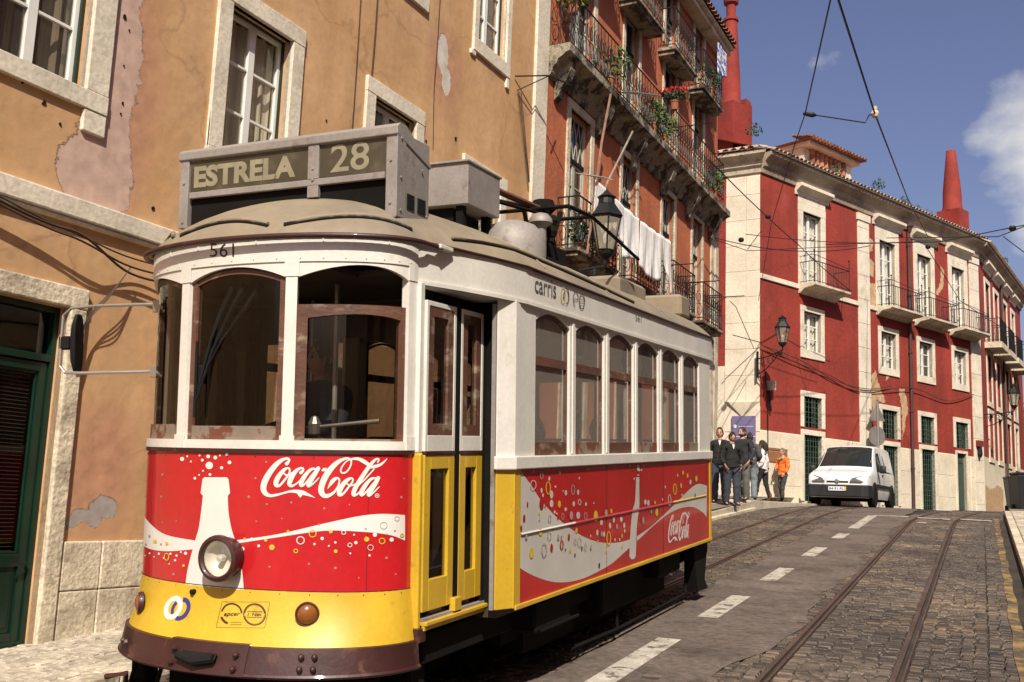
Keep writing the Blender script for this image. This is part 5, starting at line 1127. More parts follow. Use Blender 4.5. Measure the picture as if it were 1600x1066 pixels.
# --- body sides
NW=6; YW=[6.705+.783*i for i in range(NW)]; WW=.655
def side(sg):
    X=lambda v:v*sg
    def B(q,x0,x1,*a): q.box(min(X(x0),X(x1)),max(X(x0),X(x1)),*a)
    q=MB(); B(q,1.16,1.19,6.38,11.76,.66,1.54); q.build('side_panel',m_trs,TR)
    # bulkhead corner pieces: slanted face, lower yellow, upper white
    for z0,z1,m,nm in ((.66,1.54,m_ty,'bulkhead_corner'),(1.54,2.66,m_tw,'bulkhead_corner')):
        q=MB(); 
        pl=[(1.113,6.235),(1.122,6.232),(1.194,6.365),(1.194,6.44),(1.15,6.44),(1.113,6.30)]
        q.prism([(X(a),b) for a,b in pl],z0,z1,'xy')
        q.build(nm,m,TR,bevel=.008)
    q=MB(); q.prism([(X(1.190),6.36),(X(1.196),6.36),(X(1.196),6.46),(X(1.190),6.46)],.66,1.54,'xy'); q.build('corner_strip',m_ty,TR)
    # sill rail
    q=MB(); pl=[(1.113,6.205),(1.135,6.205),(1.215,6.345),(1.215,11.78),(1.15,11.78),(1.15,6.36)]; q.prism([(X(a),b) for a,b in pl],1.545,1.632,'xy'); q.build('window_sill',m_tw,TR,bevel=.008)
    # posts + arched heads
    q=MB(); ys=[6.445]+[y for y in YW]+[11.40]
    edges=[(6.44,YW[0])]+[(YW[i]+WW,YW[i+1]) for i in range(NW-1)]+[(YW[-1]+WW,11.76)]
    for a,b in edges: B(q,1.15,1.19,a,b,1.632,2.66)
    for a,b in edges[1:-1]: B(q,1.19,1.198,(a+b)/2-.02,(a+b)/2+.02,1.64,2.62)
    for y in YW:
        n=12
        pts=[(y+WW*i/n,2.56+.075*(1-(2*i/n-1)**2)) for i in range(n+1)]+[(y+WW,2.66),(y,2.66)]
        q.prism(pts,X(1.155),X(1.187),'yz')
    q.build('side_frame',m_tw,TR,bevel=.003)
    for i,y in enumerate(YW):
        q=MB(); a,b=y,y+WW; f=.026
        B(q,1.145,1.17,a,a+f,1.632,2.61); B(q,1.145,1.17,b-f,b,1.632,2.61); B(q,1.145,1.175,a+f,b-f,2.255,2.32)
        n=12; arcp=[(a+f*.5+(WW-f)*k/n,2.555+.075*(1-(2*k/n-1)**2)) for k in range(n+1)]; low=[(p[0],p[1]-.022) for p in arcp[::-1]]
        q.prism(arcp+low,X(1.146),X(1.172),'yz')
        q.mat(1); B(q,1.14,1.18,a+f,b-f,1.632,1.725); q.mat(0); 
        # half-lowered inner sash leans slightly
        w_=q.build('side_window',[m_tb,MATS['grey_worn_wood'] if i%2 else m_tb],TR,bevel=.002)
        g=MB(); 
        def gq(c,d): g.quad((X(1.158),a+f,c),(X(1.158),b-f,c),(X(1.158),b-f,d),(X(1.158),a+f,d))
        gq(1.725,2.255); gq(2.32,2.60); g.build('pane',m_sglass,w_)
    # letterboard, straight over the tapered platform, with soffit
    q=MB(); zt=lambda y:2.90+.012*max(0,min(1,(y-7)/5))
    Y=[5.45,5.8,6.15,6.5]+[7.0+i*.8 for i in range(7)]+[12.3,12.75]
    def xb(y):
        def e(u): return .955+(1.20-.955)*min(1,max(0,u))**.8
        return e((y-5.45)/1.0) if y<9 else (1.20 if y<11.85 else .955+(1.20-.955)*max(0,1-(y-11.85)/.9)**.8)
    V=[]
    for y in Y: V+=[(X(xb(y)),y,2.655),(X(xb(y)),y,zt(y)),(X(xb(y)-.03),y,zt(y)),(X(xb(y)-.03),y,2.655)]
    n=len(Y); q.add(V,[(4*i+j,4*i+(j+1)%4,4*i+4+(j+1)%4,4*i+4+j) for i in range(n-1) for j in range(4)]+[(0,1,2,3),tuple(4*(n-1)+j for j in range(4))])
    V=[]
    for y in Y: V+=[(X(xb(y)+.014),y,2.648),(X(xb(y)+.014),y,2.672),(X(xb(y)-.05),y,2.672),(X(xb(y)-.05),y,2.648)]
    q.add(V,[(4*i+j,4*i+(j+1)%4,4*i+4+(j+1)%4,4*i+4+j) for i in range(n-1) for j in range(4)]+[(0,1,2,3),tuple(4*(n-1)+j for j in range(4))])
    q.build('letterboard',m_tw,TR,smooth=30)
    q=MB(); q.add([(X(.93),5.5,2.64),(X(xb(5.5)),5.5,2.645),(X(xb(6.0)),6.0,2.645),(X(1.18),6.4,2.645),(X(.93),6.4,2.64)],[(0,1,2,3,4)]); q.build('soffit',m_tw,TR)
    q=MB(); q.box(min(X(.90),X(.93)),max(X(.90),X(.93)),5.5,6.5,2.56,2.64); q.build('door_header',m_frame,TR)
    # lower waist rail and bottom rub rail
    q=MB(); B(q,1.188,1.206,6.38,11.76,.645,.675); q.build('rub_rail',m_ty,TR,bevel=.004)
    q=MB(); B(q,1.10,1.196,11.70,11.78,.62,1.54); q.build('rear_corner',m_ty,TR); 
side(1); side(-1)
q=MB(); q.box(1.084,1.112,6.225,6.25,.66,2.62); q.build('door_jamb',m_tg,TR)
q=MB(); q.box(.9,1.115,6.31,6.36,.66,2.64); q.build('door_gap_shade',m_frame,TR); q=MB(); q.box(.95,.997,5.886,5.954,.71,2.60); q.build('door_rubber_gap',m_frame,TR); q=MB(); q.box(.95,1.005,6.276,6.30,.66,2.62); q.build('door_rubber_gap',m_frame,TR)  # pocket box and rear strip paint the door gap's shade; middle strip is rubber
# --- moulding across the side panel
zA=shit(808,836)[1]; zB=shit(1103,774)[1]
yS=shit(800,838); yE=shit(1103,774)
q=MB(); y1=min(yE[0],11.74); sl_=(yE[1]-yS[1])/(yE[0]-yS[0]); yS=(6.47,yS[1]+sl_*(6.47-yS[0])); y0=yS[0]
for k,(u0,u1) in enumerate(((0,.20),(.20,.735),(.735,1))):
    a=y0+(y1-y0)*u0; b=y0+(y1-y0)*u1; za=yS[1]+(yE[1]-yS[1])*u0; zb2=yS[1]+(yE[1]-yS[1])*u1
    q.mat(k); q.add([(1.19,a,za-.010),(1.202,a,za),(1.19,a,za+.010),(1.19,b,zb2-.010),(1.202,b,zb2),(1.19,b,zb2+.010)],[(0,1,4,3),(1,2,5,4),(2,0,3,5)])
q.build('waist_moulding',[m_gsl,m_trs,m_ty],TR)
q=MB()
for py_ in (885,):
    pass
for pxs in (948,1036,): 
    a=shit(pxs,725); q.box(1.188,1.1925,a[0]-.003,a[0]+.003,.68,1.54)
q.build('panel_joint',m_tm,TR)
# --- rear end
q=MB(); 
rearY=lambda p:Vector((p.x,9.07*2-p.y+ .0,p.z))
ts2=[-H+math.pi*i/20 for i in range(21)]
q.grid(lambda t,z:rearY(fp(t,z,0)),ts2,[.6,.9,1.65]); q.mat(1); q.grid(lambda t,z:rearY(fp(t,z,0)),ts2,[2.65,2.90]); 
for a in (-H,-.4,.35,H-.1): q.grid(lambda t,z:rearY(fp(t,z,0)),[a,a+.1],[1.65,2.65])
q.box(.93,.96,11.76,12.69,.62,1.65); q.box(-.96,-.93,11.76,12.69,.62,1.65); q.build('rear_end',[m_tr,m_tw],TR,smooth=30)
# --- interior
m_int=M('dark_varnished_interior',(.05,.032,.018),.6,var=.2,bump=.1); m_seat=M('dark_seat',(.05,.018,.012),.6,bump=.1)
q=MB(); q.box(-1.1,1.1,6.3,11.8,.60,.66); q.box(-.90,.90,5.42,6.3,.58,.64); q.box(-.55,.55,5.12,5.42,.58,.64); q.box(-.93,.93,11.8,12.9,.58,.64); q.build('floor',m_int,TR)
q=MB(); q.box(-1.13,1.13,6.42,11.8,2.70,2.74); q.box(-.86,.86,5.45,6.42,2.71,2.75); q.box(-.55,.55,5.10,5.45,2.71,2.75); q.box(-.9,.9,11.8,12.8,2.70,2.74); q.build('ceiling',M('dim_ceiling',(.10,.08,.055),.7,bump=.1),TR)
M('cream_inner_panel',(.40,.31,.18),.6,bump=.1)
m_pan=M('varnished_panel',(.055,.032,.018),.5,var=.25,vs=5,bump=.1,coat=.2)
for y in (6.42,11.70):
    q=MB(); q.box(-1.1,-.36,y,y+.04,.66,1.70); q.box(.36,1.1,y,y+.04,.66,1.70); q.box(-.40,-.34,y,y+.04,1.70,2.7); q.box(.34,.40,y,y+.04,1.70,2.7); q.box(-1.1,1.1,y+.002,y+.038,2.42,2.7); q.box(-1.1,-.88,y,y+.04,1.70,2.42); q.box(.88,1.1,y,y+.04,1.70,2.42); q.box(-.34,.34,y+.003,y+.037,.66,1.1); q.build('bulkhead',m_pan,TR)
for s_ in (-1,1):
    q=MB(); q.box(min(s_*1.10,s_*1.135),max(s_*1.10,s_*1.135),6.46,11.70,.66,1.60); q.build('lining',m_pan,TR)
q=MB(); q.cham(-.93,-.90,5.5,6.40,1.66,2.66,.004); q.build('offside_dark_sheet',m_frame,TR); q=MB(); q.cham(-.90,-.875,5.82,5.90,1.66,2.38,.003); q.build('offside_post',MATS['cream_inner_panel'],TR); q=MB(); q.cham(-.90,-.88,6.12,6.20,1.66,2.40,.003); q.build('offside_post',MATS['cream_inner_panel'],TR)  # black sheet added to keep the view through the front window dark
for y_ in (5.52,6.05,6.3): q=MB(); q.cham(-.90,-.87,y_,y_+.05,1.66,2.6,.004); q.build('offside_stile',m_pan,TR)
q=MB(); q.cham(-.90,-.875,5.55,6.35,2.35,2.42,.004); q.build('offside_rail',m_pan,TR)
q=MB(); q.quad((-.895,5.60,1.75),(-.895,6.0,1.75),(-.895,6.0,2.33),(-.895,5.60,2.33)); q.build('offside_pane',m_glassd,TR)
def bench(x,y):
    q=MB(); q.cham(x-.40,x+.40,y-.20,y+.22,1.02,1.10,.02); q.cham(x-.40,x+.40,y+.20,y+.25,1.08,1.62,.015); q.tube([(x-.38,y+.23,1.6),(x-.36,y+.24,1.70),(x-.2,y+.24,1.74),(x+.2,y+.24,1.74),(x+.36,y+.24,1.70),(x+.38,y+.23,1.6)],.012,6); q.box(x-.3,x+.3,y-.1,y+.1,.66,1.02); q.build('bench',m_seat,TR)
for i in range(6):
    bench(.70,6.95+.79*i); bench(-.70,6.95+.79*i)
q=MB(); 
for x,y in ((.30,5.6),(-.30,6.2),(.38,6.5),(-.38,7.5),(.38,8.6),(.38,10.2)): q.tube([(x,y,.65),(x,y,2.7)],.016,8)
q.split('grab_pole',m_alu,TR)
for x in (-.45,-.15): 
    q=MB(); q.cham(x-.02,x+.12,6.38,6.41,1.2,2.45,.01); q.build('inner_panel',M('cream_inner_panel',(.35,.27,.15),.6,bump=.1) if 'cream_inner_panel' not in MATS else MATS['cream_inner_panel'],TR)
c=Vector((.62,5.42,0))
q=MB(); q.lathe([(.10,.66),(.11,1.5),(.13,1.55),(.13,1.72),(.05,1.76),(0,1.76)],(.30,5.32,0),16); q.build('controller',m_int,TR)
q=MB(); q.tube([(.18,5.28,1.79),(.42,5.22,1.80),(.80,5.32,1.84)],[.016,.010,.014],8); q.lathe([(0,1.74),(.035,1.76),(.04,1.82),(.02,1.86),(0,1.87)],(.42,5.22,0),10); q.build('brake_handle',m_alu,TR)
q=MB(); q.tube([(-.08,5.06,2.62),(-.12,5.02,2.48),(-.18,5.0,2.30),(-.24,4.975,2.02)],[.022,.020,.010,.008],6); q.tube([(.0,5.08,2.64),(-.05,5.03,2.5),(-.16,5.0,2.25),(-.25,4.975,1.95)],[.024,.020,.010,.008],6); q.tube([(.10,5.1,2.64),(.04,5.04,2.50),(-.10,5.0,2.3),(-.22,4.99,2.1)],[.022,.018,.008,.006],6); q.cham(-.275,-.215,4.985,5.01,2.05,2.16,.01); q.box(-.262,-.246,4.965,4.975,1.85,2.30); q.build('wiper',m_black,TR)
# --- roof
SY0,SY1=6.10,12.04
def outline(n=28):
    pts=[]
    for i in range(n+1):
        t=-H+math.pi*i/n; pts.append((.972*math.sin(t),YF-(BF+.022)*math.cos(t)))
    ys=[5.75,6.1,6.5,7.2,8,9,10,11,11.85,12.3]
    def xo(y): 
        if y<6.5: return .972+(1.208-.972)*((y-5.45)/1.05)**.8
        if y>11.8: return .972+(1.208-.972)*max(0,1-(y-11.8)/.95)**.8
        return 1.208
    R=[(xo(y),y) for y in ys]; L=[(-xo(y),y) for y in ys[::-1]]
    rear=[(1.0*math.cos(math.pi*i/n),12.69+(BF+.03)*math.sin(math.pi*i/n)) for i in range(n+1)]
    return pts+R+rear+L
OUT=outline()
def rpt(x,y,rho):
    sy=min(max(y,SY0),SY1); 
    return (x*rho, sy+(y-sy)*rho, 2.905+.425*max(0,1-rho**2.3)**.80)
q=MB(); rhos=[1,.985,.96,.92,.86,.78,.68,.56,.42,.28,.14,.0]; n=len(OUT)
V=[]
for r in rhos: V+=[rpt(x,y,r) for x,y in OUT]
q.add(V,[(i*n+j,i*n+(j+1)%n,(i+1)*n+(j+1)%n,(i+1)*n+j) for i in range(len(rhos)-1) for j in range(n)])
roofo=q.build('roof',m_roof,TR,smooth=60)
q=MB(); q.tube([(x*1.004,y+(-.004 if y<6 else .004 if y>12 else 0),2.900) for x,y in OUT],.009,6,close=True); q.build('roof_edge',m_tm,TR,smooth=60)
q=MB()
for sg in (-1,1): q.tube([(sg*1.211,y,2.898+.010*max(0,min(1,(y-7)/5))) for y in (6.6,7.5,8.5,9.5,10.5,11.75)],.0095,6)
q.split('side_roof_bead',m_black,TR)
q=MB(); q.tube([(1.015*math.sin(t),YF-(BF+.062)*math.cos(t),2.886) for t in [-H-.0+ (math.pi+.05)*i/40 for i in range(41)]]+[(1.05,5.58,2.882)],.0165,8); q.build('gutter',m_tm,TR,smooth=60)
q=MB(); q.cham(1.02,1.065,5.54,5.70,2.872,2.898,.004); q.build('gutter_end',m_tw,TR)
# drip rails over the curved roof, black tube below each paints its shadow
def rail_on_roof(idx0,idx1,r0,name='drip_rail_and_shadow'):
    k=idx1-idx0; P=[]
    for i in range(k*3+1):
        f=idx0+i/3; a=OUT[int(f)%n]; b=OUT[(int(f)+1)%n]; t=f-int(f); x=a[0]+(b[0]-a[0])*t; y=a[1]+(b[1]-a[1])*t
        u=i/(k*3); rr_=r0-.055*math.sin(u*math.pi); p=rpt(x,y,rr_); P.append((p[0],p[1],p[2]+.018))
    q=MB(); q.tube(P,.012,6); q.mat(1); q.tube([(a,b,c-.014) for a,b,c in P],.010,6); q.build(name,[m_roof,m_black],TR,smooth=60)
rail_on_roof(2,8,.965); rail_on_roof(9,16,.965); rail_on_roof(17,27,.965); rail_on_roof(29,34,.965)
# seams of the canvas
# --- destination box
zA1=3.60
q=MB(); XA,XB=-.83,.83; y0,y1=5.40,5.80; z0,z1=3.30,3.585
q.box(XA,XA+.075,y0,y1,3.10,z1); q.box(XB-.075,XB,y0,y1,3.05,z1)
q.box(XA+.085,XB-.085,y0,y0+.03,z0-.005,z0+.035); q.box(XA+.085,XB-.085,y0,y0+.03,z1-.03,z1); q.box(.19,.27,y0-.002,y0+.03,z0+.035,z1-.03); q.box(.19,.27,y0-.001,y0+.03,3.22,z0-.005)
q.box(XA+.085,XB-.085,y0+.05,y1,z0,z0+.02); q.box(XA+.085,XB-.085,y1-.02,y1,z0,z1)
q.box(XB-.001,XB+.006,y0-.004,y0+.10,3.055,z1-.002); 
q.build('destination_box',m_tg,TR,bevel=.004)
q=MB(); q.box(XA+.08,XB-.08,y0+.035,y0+.05,2.98,z0+.01); q.build('box_gap_shade',m_frame,TR)  # black sheet paints the shade in the gap between sign and roof
q=MB(); q.prism([(y0-.012,z1-.03),(y0-.012,z1+.02),(y0+.02,z1+.045),(y0+.10,z1+.045),(y1+.01,z1-.12),(y1+.01,z1-.15)],XA-.006,XB+.008,'yz'); q.build('box_lid',m_tg,TR,bevel=.005)
m_bl=M('faded_dark_roller_blind',(.062,.052,.036),.55,var=.25,vs=5,bump=.05,col2=(.11,.09,.06),c2s=5,c2t=(.55,.75)); m_let=M('faded_cream_lettering',(.29,.27,.19),.6,var=.18,vs=9,bump=0)
q=MB(); q.box(XA+.08,.20,y0+.015,y0+.02,z0+.03,z1-.02); q.box(.26,XB-.08,y0+.015,y0+.02,z0+.03,z1-.02); q.build('destination_blind',m_bl,TR)
def textflat(s,x0,x1,z0,z1,y,name,mat,off=.02,par=TR,flip=1,xf=None):
    vs,fs=text_geo(s,1,off); ax=[v.x for v in vs]; ay=[v.y for v in vs]; a0,a1,b0,b1=min(ax),max(ax),min(ay),max(ay)
    q=MB(); P=[(x0+(x1-x0)*(v.x-a0)/(a1-a0),z0+(z1-z0)*(v.y-b0)/(b1-b0)) for v in vs]
    q.add([xf(a,b) if xf else (a,y,b) for a,b in P],fs); return q.build(name,mat,par,recalc=False)
a=yhit(303,285,y0+.013); b=yhit(462,262,y0+.013); a2=yhit(303,252,y0+.013); b3=yhit(462,240,y0+.013)
textflat('ESTRELA',a[0],b[0],3.365,3.51,y0+.0125,'lettering',m_let,.045)
a=yhit(517,245,y0+.013); b=yhit(577,245,y0+.013); textflat('28',a[0],b[0],3.365,3.54,y0+.0125,'route_number',m_let,.012)
q=MB(); q.quad((XA+.085,y0+.008,z0+.035),(.19,y0+.008,z0+.035),(.19,y0+.008,z1-.03),(XA+.085,y0+.008,z1-.03)); q.quad((.27,y0+.008,z0+.035),(XB-.085,y0+.008,z0+.035),(XB-.085,y0+.008,z1-.03),(.27,y0+.008,z1-.03)); q.build('blind_glass',glass('dusty_glass',(.97,.96,.92),base=.0,rough=.15),TR)
q=MB(); 
for a_,b_ in ((y0+.12,y0+.21),(y0+.25,y0+.35)): q.cham(XB+.002,XB+.009,a_,b_,3.13,3.22,.02 if 0 else .003)
q.build('side_slot',m_black,TR)
q=MB()
for x_ in (XA+.04,XB-.04,.23):
    for z_ in (3.14 if x_!=.23 else 3.33,3.40,3.56): q.lathe([(0,-.006),(.008,-.004),(.009,0)],(x_,y0-.003,z_),8,'y')
for y_,z_ in ((y0+.04,3.54),(y0+.04,3.3),(y0+.36,3.12),(y0+.30,3.40),(y0+.04,3.1)): q.lathe([(.009,0),(.008,.005),(0,.006)],(XB+.008,y_,z_),8,'x')
q.build('rivets',m_tg,TR)
# --- canvas seams
for fy in (0,.0):
    pass
for ys_ in (6.9,8.3,10.2):
    q=MB(); P=[rpt(s_*1.215,ys_,abs(r_)) for s_,r_ in [(-1,.97),(-1,.9),(-1,.8),(-1,.65),(-1,.45),(-1,.2),(1,.0),(1,.2),(1,.45),(1,.65),(1,.8),(1,.9),(1,.97)]]
    q.tube([(a,b,c+.001) for a,b,c in P],.005,5); q.build('roof_seam',m_roof,TR)
# --- roof gear
q=MB(); q.cham(-.42,.46,7.08,7.66,3.52,3.85,.006); q.cham(-.43,.47,7.06,7.68,3.845,3.862,.003); q.build('resistor_box',m_tg,TR)
q=MB(); q.box(-.36,-.30,7.12,7.18,3.2,3.52); q.box(.34,.40,7.12,7.18,3.2,3.52); q.box(.34,.40,7.56,7.62,3.2,3.52); q.box(-.30,.3,7.15,7.6,3.3,3.5); q.build('box_feet',m_frame,TR)
q=MB(); q.lathe([(.27,3.18),(.27,3.30),(.245,3.41),(.18,3.48),(.09,3.515),(0,3.52)],(.52,7.80,0),24); q.build('roof_dome',m_tg,TR,smooth=60)
q=MB(); q.lathe([(.055,3.2),(.055,3.66),(.06,3.68),(.085,3.70),(.11,3.72),(.105,3.76),(.07,3.80),(.02,3.815),(0,3.815)],(.33,8.83,0),16); q.build('roof_vent',m_tg,TR,smooth=40)
q=MB(); q.cham(-.3,.42,8.2,9.9,3.34,3.40,.01); q.cham(-.15,.25,9.2,9.7,3.40,3.62,.02); q.lathe([(.16,3.4),(.14,3.6),(.09,3.66),(.08,3.95),(.13,4.0),(.10,4.08),(0,4.1)],(.10,9.45,0),12)
for s in (-.12,.0,.12): q.tube([(.10+s,9.30,3.55),(.10+s,9.60,3.98)],.03,6); q.tube([(.10+s,9.55,3.45),(.10+s,9.25,3.95)],.024,6)
q.lathe([(.05,0),(.07,.05),(.05,.10),(.07,.15),(.05,.2)],(.36,9.0,3.62),10); q.tube([(.36,9.0,3.65),(.33,8.95,3.5),(.25,9.1,3.45),(.10,9.3,3.6)],.012,5)
q.tube([(-.4,9.1,3.92),(.5,9.1,3.92)],.02,6); q.tube([(-.4,9.75,3.95),(.5,9.75,3.95)],.02,6); q.tube([(.5,9.1,3.92),(.5,9.75,3.95)],.02,6)
q.build('trolley_base',m_frame,TR)
m_pole=M('red_brown_trolley_pole',(.16,.060,.035),.6,metal=.2,var=.2,bump=.1)
q=MB(); q.tube([(.10,9.4,3.98),(.05,8.0,3.95),(-.02,6.4,3.80)],[.035,.030,.024],8); q.build('trolley_pole',m_pole,TR)
q=MB(); q.tube([(.22,9.4,3.90),(.12,8.0,3.80),(.05,7.2,3.72)],.016,6); q.tube([(.02,9.4,4.0),(-.5,8.0,3.98),(-.9,7.0,3.9)],.018,6); q.tube([(.5,9.75,3.95),(.62,10.9,3.70)],.018,6); q.build('tie_rod',m_frame,TR)
q=MB(); rnd=random.Random(3)
for i in range(16): a=i*.8; q.lathe([(0,-.035),(.035,0),(0,.035)],(-.05+.10*math.cos(a)+.01*i,6.35+.10*math.sin(a),3.80+.03*math.sin(i*2.1)),6)
q.build('trolley_head',m_pole,TR)
q=MB(); q.cham(-.25,.50,10.6,11.6,3.28,3.50,.04); q.build('rear_resistor_box',m_frame if 0 else MATS['weathered_roof_canvas'],TR)
q=MB(); q.cham(-.55,.80,12.0,12.4,3.20,3.46,.03); q.build('rear_destination_box',m_roof,TR)
# --- running gear
q=MB(); q.cham(-.95,.95,5.6,12.6,.42,.60,.01); q.cham(.78,.86,6.9,11.2,.30,.46,.01); q.cham(-.86,-.78,6.9,11.2,.30,.46,.01)
q.box(-.9,.9,7.2,8.2,.2,.45); q.box(-.9,.9,9.9,10.9,.2,.45); q.cham(.82,1.05,8.5,9.5,.28,.62,.02); q.cham(.90,1.12,6.9,7.6,.40,.62,.02); q.cham(.85,1.10,10.0,10.8,.42,.64,.02)
q.tube([(1.0,7.9,.12),(1.02,9.0,.10),(1.02,11.3,.11)],.016,6); q.cham(-.80,.80,7.65,10.35,.12,.50,.03); q.cham(-.95,-.80,5.7,12.2,.10,.50,.02); q.cham(-.9,.9,5.55,5.75,.12,.45,.02); q.cham(-.42,.42,6.6,8.0,.10,.5,.04); q.cham(-.42,.42,10.0,11.4,.10,.5,.04); q.tube([(1.02,11.3,.10),(.98,11.45,.5)],.014,6); q.tube([(1.02,9,.1),(.98,9,.5)],.014,6)  # solid black boxes added to fill the underside and keep it dark
q.prism([(11.25,.62),(11.9,.62),(11.75,.22),(11.9,.10),(11.45,.12)],1.0,1.12,'yz'); q.cham(1.02,1.13,7.0,7.75,.40,.42,.004); q.build('underframe_and_fill',m_frame,TR)
for y in (7.3,10.7):
    for s in (-1,1):
        q=MB(); q.lathe([(0,-.05),(.30,-.05),(.34,-.045),(.34,-.03),(.31,-.02),(.31,.05),(.25,.06),(.22,.03),(.08,.03),(.07,.07),(0,.07)],(s*.48,y,.315),24,'x'); q.build('wheel',m_frame,TR,smooth=30)
q=MB(); 
for i in range(5): q.tube([fp(-1.0+.55*i,.44,-.10),fp(-1.0+.55*i,.14,-.02)],.013,5)
q.tube([fp(t,.14,-.02) for t in [-1.3+.1*i for i in range(27)]],.016,6); q.tube([fp(t,.24,-.05) for t in [-1.3+.1*i for i in range(27)]],.012,6); q.cham(-.86,-.74,5.18,5.30,.05,.42,.01); q.cham(.74,.86,5.18,5.30,.10,.42,.01); q.build('lifeguard',m_frame,TR)
q=MB(); q.cham(-.88,-.76,5.02,5.16,.03,.20,.01); q.tube([(-.82,5.1,.2),(-.72,5.0,.33),(-.86,4.98,.3)],.018,6); q.build('sand_shoe',m_tm,TR)
# --- lamps on the front
def nmat(t,z,o=0): 
    return Matrix.Translation(fp(t,z,o))@Matrix.Rotation(t,4,'Z')@Matrix.Rotation(R_(90),4,'X')   # local +z points outwards
t,z=fhit(339,873,.10)
Mh=nmat(t,z,0)
q=MB(); q.lathe([(.112,0),(.116,.04),(.122,.07),(.130,.075),(.132,.09),(.128,.105),(.108,.112),(.100,.105),(.100,.08)],n=28,M4=Mh,cap=False); q.build('headlight',m_tm,TR,smooth=40)
hl=bpy.context.object
q=MB(); q.lathe([(.100,.094),(.08,.106),(.04,.113),(0,.115)],n=28,M4=Mh,cap=False)
m_lens=glass('headlight_glass',(.95,.94,.90),base=.05,rough=.2)
hg=q.build('headlight_glass',m_lens,TR,smooth=60)
q=MB(); q.lathe([(.100,.085),(.09,.06),(.06,.035),(.02,.025),(0,.024)],n=28,M4=Mh,cap=False); q.lathe([(.02,.04),(.02,.08),(0,.085)],n=10,M4=Mh); q.build('headlight_reflector',M('dull_reflector',(.75,.72,.64),.35,metal=.25,var=.2,vs=12,bump=.3,bs=12),TR,smooth=60)
q=MB(); tt,zz=fhit(302,925,.01); q.lathe([(.016,0),(.016,.025),(0,.027)],n=10,M4=nmat(tt,zz)); q.build('knob',m_black,TR)
m_amb=M('amber_lens',(.23,.075,.015),.22,var=.2,vs=20,bump=.1,coat=.6)
for (px,py) in ((480,960),(219,942)):
    tt,zz=fhit(px,py,.02); f=Matrix.Rotation(R_(14),4,'X')
    q=MB(); q.lathe([(.066,0),(.068,.02),(.062,.032),(.056,.030)],n=20,M4=nmat(tt,zz)); s_=q.build('turn_signal',m_tm,TR,smooth=40)
    q=MB(); q.lathe([(.057,.026),(.045,.042),(.02,.05),(0,.052)],n=20,M4=nmat(tt,zz)); q.build('lens',m_amb,s_,smooth=60)
# --- mirror
q=MB(); q.tube([(-.96,5.40,2.60),(-1.05,5.38,2.605),(-1.40,5.30,2.60),(-1.60,5.27,2.59),(-1.66,5.26,2.54),(-1.67,5.26,2.35),(-1.67,5.26,2.20),(-1.63,5.27,2.155),(-1.5,5.28,2.15),(-.97,5.40,2.16)],.011,8)
q.cham(-1.0,-.94,5.38,5.42,2.12,2.20,.004); q.cham(-1.0,-.94,5.38,5.42,2.55,2.63,.004); mr_=q.build('mirror_arm',m_alu,TR)
q=MB(); Mm=Matrix.Translation((-1.575,5.30,2.35))@Matrix.Rotation(R_(-62),4,'Z')@Matrix.Rotation(R_(4),4,'Y')
P=[]
for k in range(20):
    a=2*math.pi*k/20; P.append((.085*math.copysign(abs(math.cos(a))**.7,math.cos(a)),.20*math.copysign(abs(math.sin(a))**.7,math.sin(a))))
for (d0,s0,d1,s1) in ((-.02,.7,.0,1),(.0,1,.02,1)):
    V=[Mm@Vector((a*s0,d0,b*s0)) for a,b in P]+[Mm@Vector((a*s1,d1,b*s1)) for a,b in P]; q.add(V,[(k,(k+1)%20,(k+1)%20+20,k+20) for k in range(20)]+[tuple(range(20)),tuple(range(20,40))])
q.cham(-1.69,-1.60,5.25,5.31,2.31,2.40,.008); q.build('mirror',m_black,TR,smooth=30)
# --- graphics. Outlines were read off the photo as points and laid on the panel surface as thin film
KS=[.00002]
def decal_front(polys,mat,off,name,fn=fhit,par=TR,poly_off=None):
    bm=bmesh.new()
    for k,poly in enumerate(polys):
        P=[]
        for i,(x,y) in enumerate(poly):
            P.append(Vector((*fn(x,y),0)))
        o=off+k*KS[0]+(poly_off[k] if poly_off else 0)
        tr=tessellate_polygon([P]); vs=[bm.verts.new((p.x,p.y,o)) for p in P]
        for t in tr:
            try: bm.faces.new([vs[i] for i in t])
            except ValueError: pass
    for i in range(-30,31):
        c=i*.0524
        bmesh.ops.bisect_plane(bm,geom=bm.verts[:]+bm.edges[:]+bm.faces[:],plane_co=(c,0,0),plane_no=(1,0,0),dist=1e-6)
    for v in bm.verts: v.co=fp(v.co.x,v.co.y,v.co.z)
    q=MB(); q.bm(bm); return q.build(name,mat,par,recalc=False)
def decal_side(polys,mat,off,name,X=1.19,fn=None,par=TR):
    q=MB()
    for k,poly in enumerate(polys):
        P=[Vector((*(fn or shit)(x,y),0)) for x,y in poly]; tr=tessellate_polygon([P]); q.add([(X+off+k*.00002,p.x,p.y) for p in P],tr)
    return q.build(name,mat,par,recalc=False)
def sp2(pts,n=6,closed=False): return [(p.x,p.y) for p in spline([(a,b,0) for a,b in pts],n,closed)]
def circ(x,y,rx,ry=None,n=14): ry=ry or rx; return [(x+rx*math.cos(2*math.pi*k/n),y+ry*math.sin(2*math.pi*k/n)) for k in range(n)]
def ringq(x,y,rx,ry,w,n=16,a0=0,a1=2*math.pi):
    out=[]
    for k in range(n):
        a=a0+(a1-a0)*k/n; b=a0+(a1-a0)*(k+1)/n
        out.append([(x+rx*math.cos(a),y+ry*math.sin(a)),(x+rx*math.cos(b),y+ry*math.sin(b)),(x+(rx-w)*math.cos(b),y+(ry-w)*math.sin(b)),(x+(rx-w)*math.cos(a),y+(ry-w)*math.sin(a))])
    return out
C6=lambda pts:[(180+x/2.762,680+y/2.762) for x,y in pts]
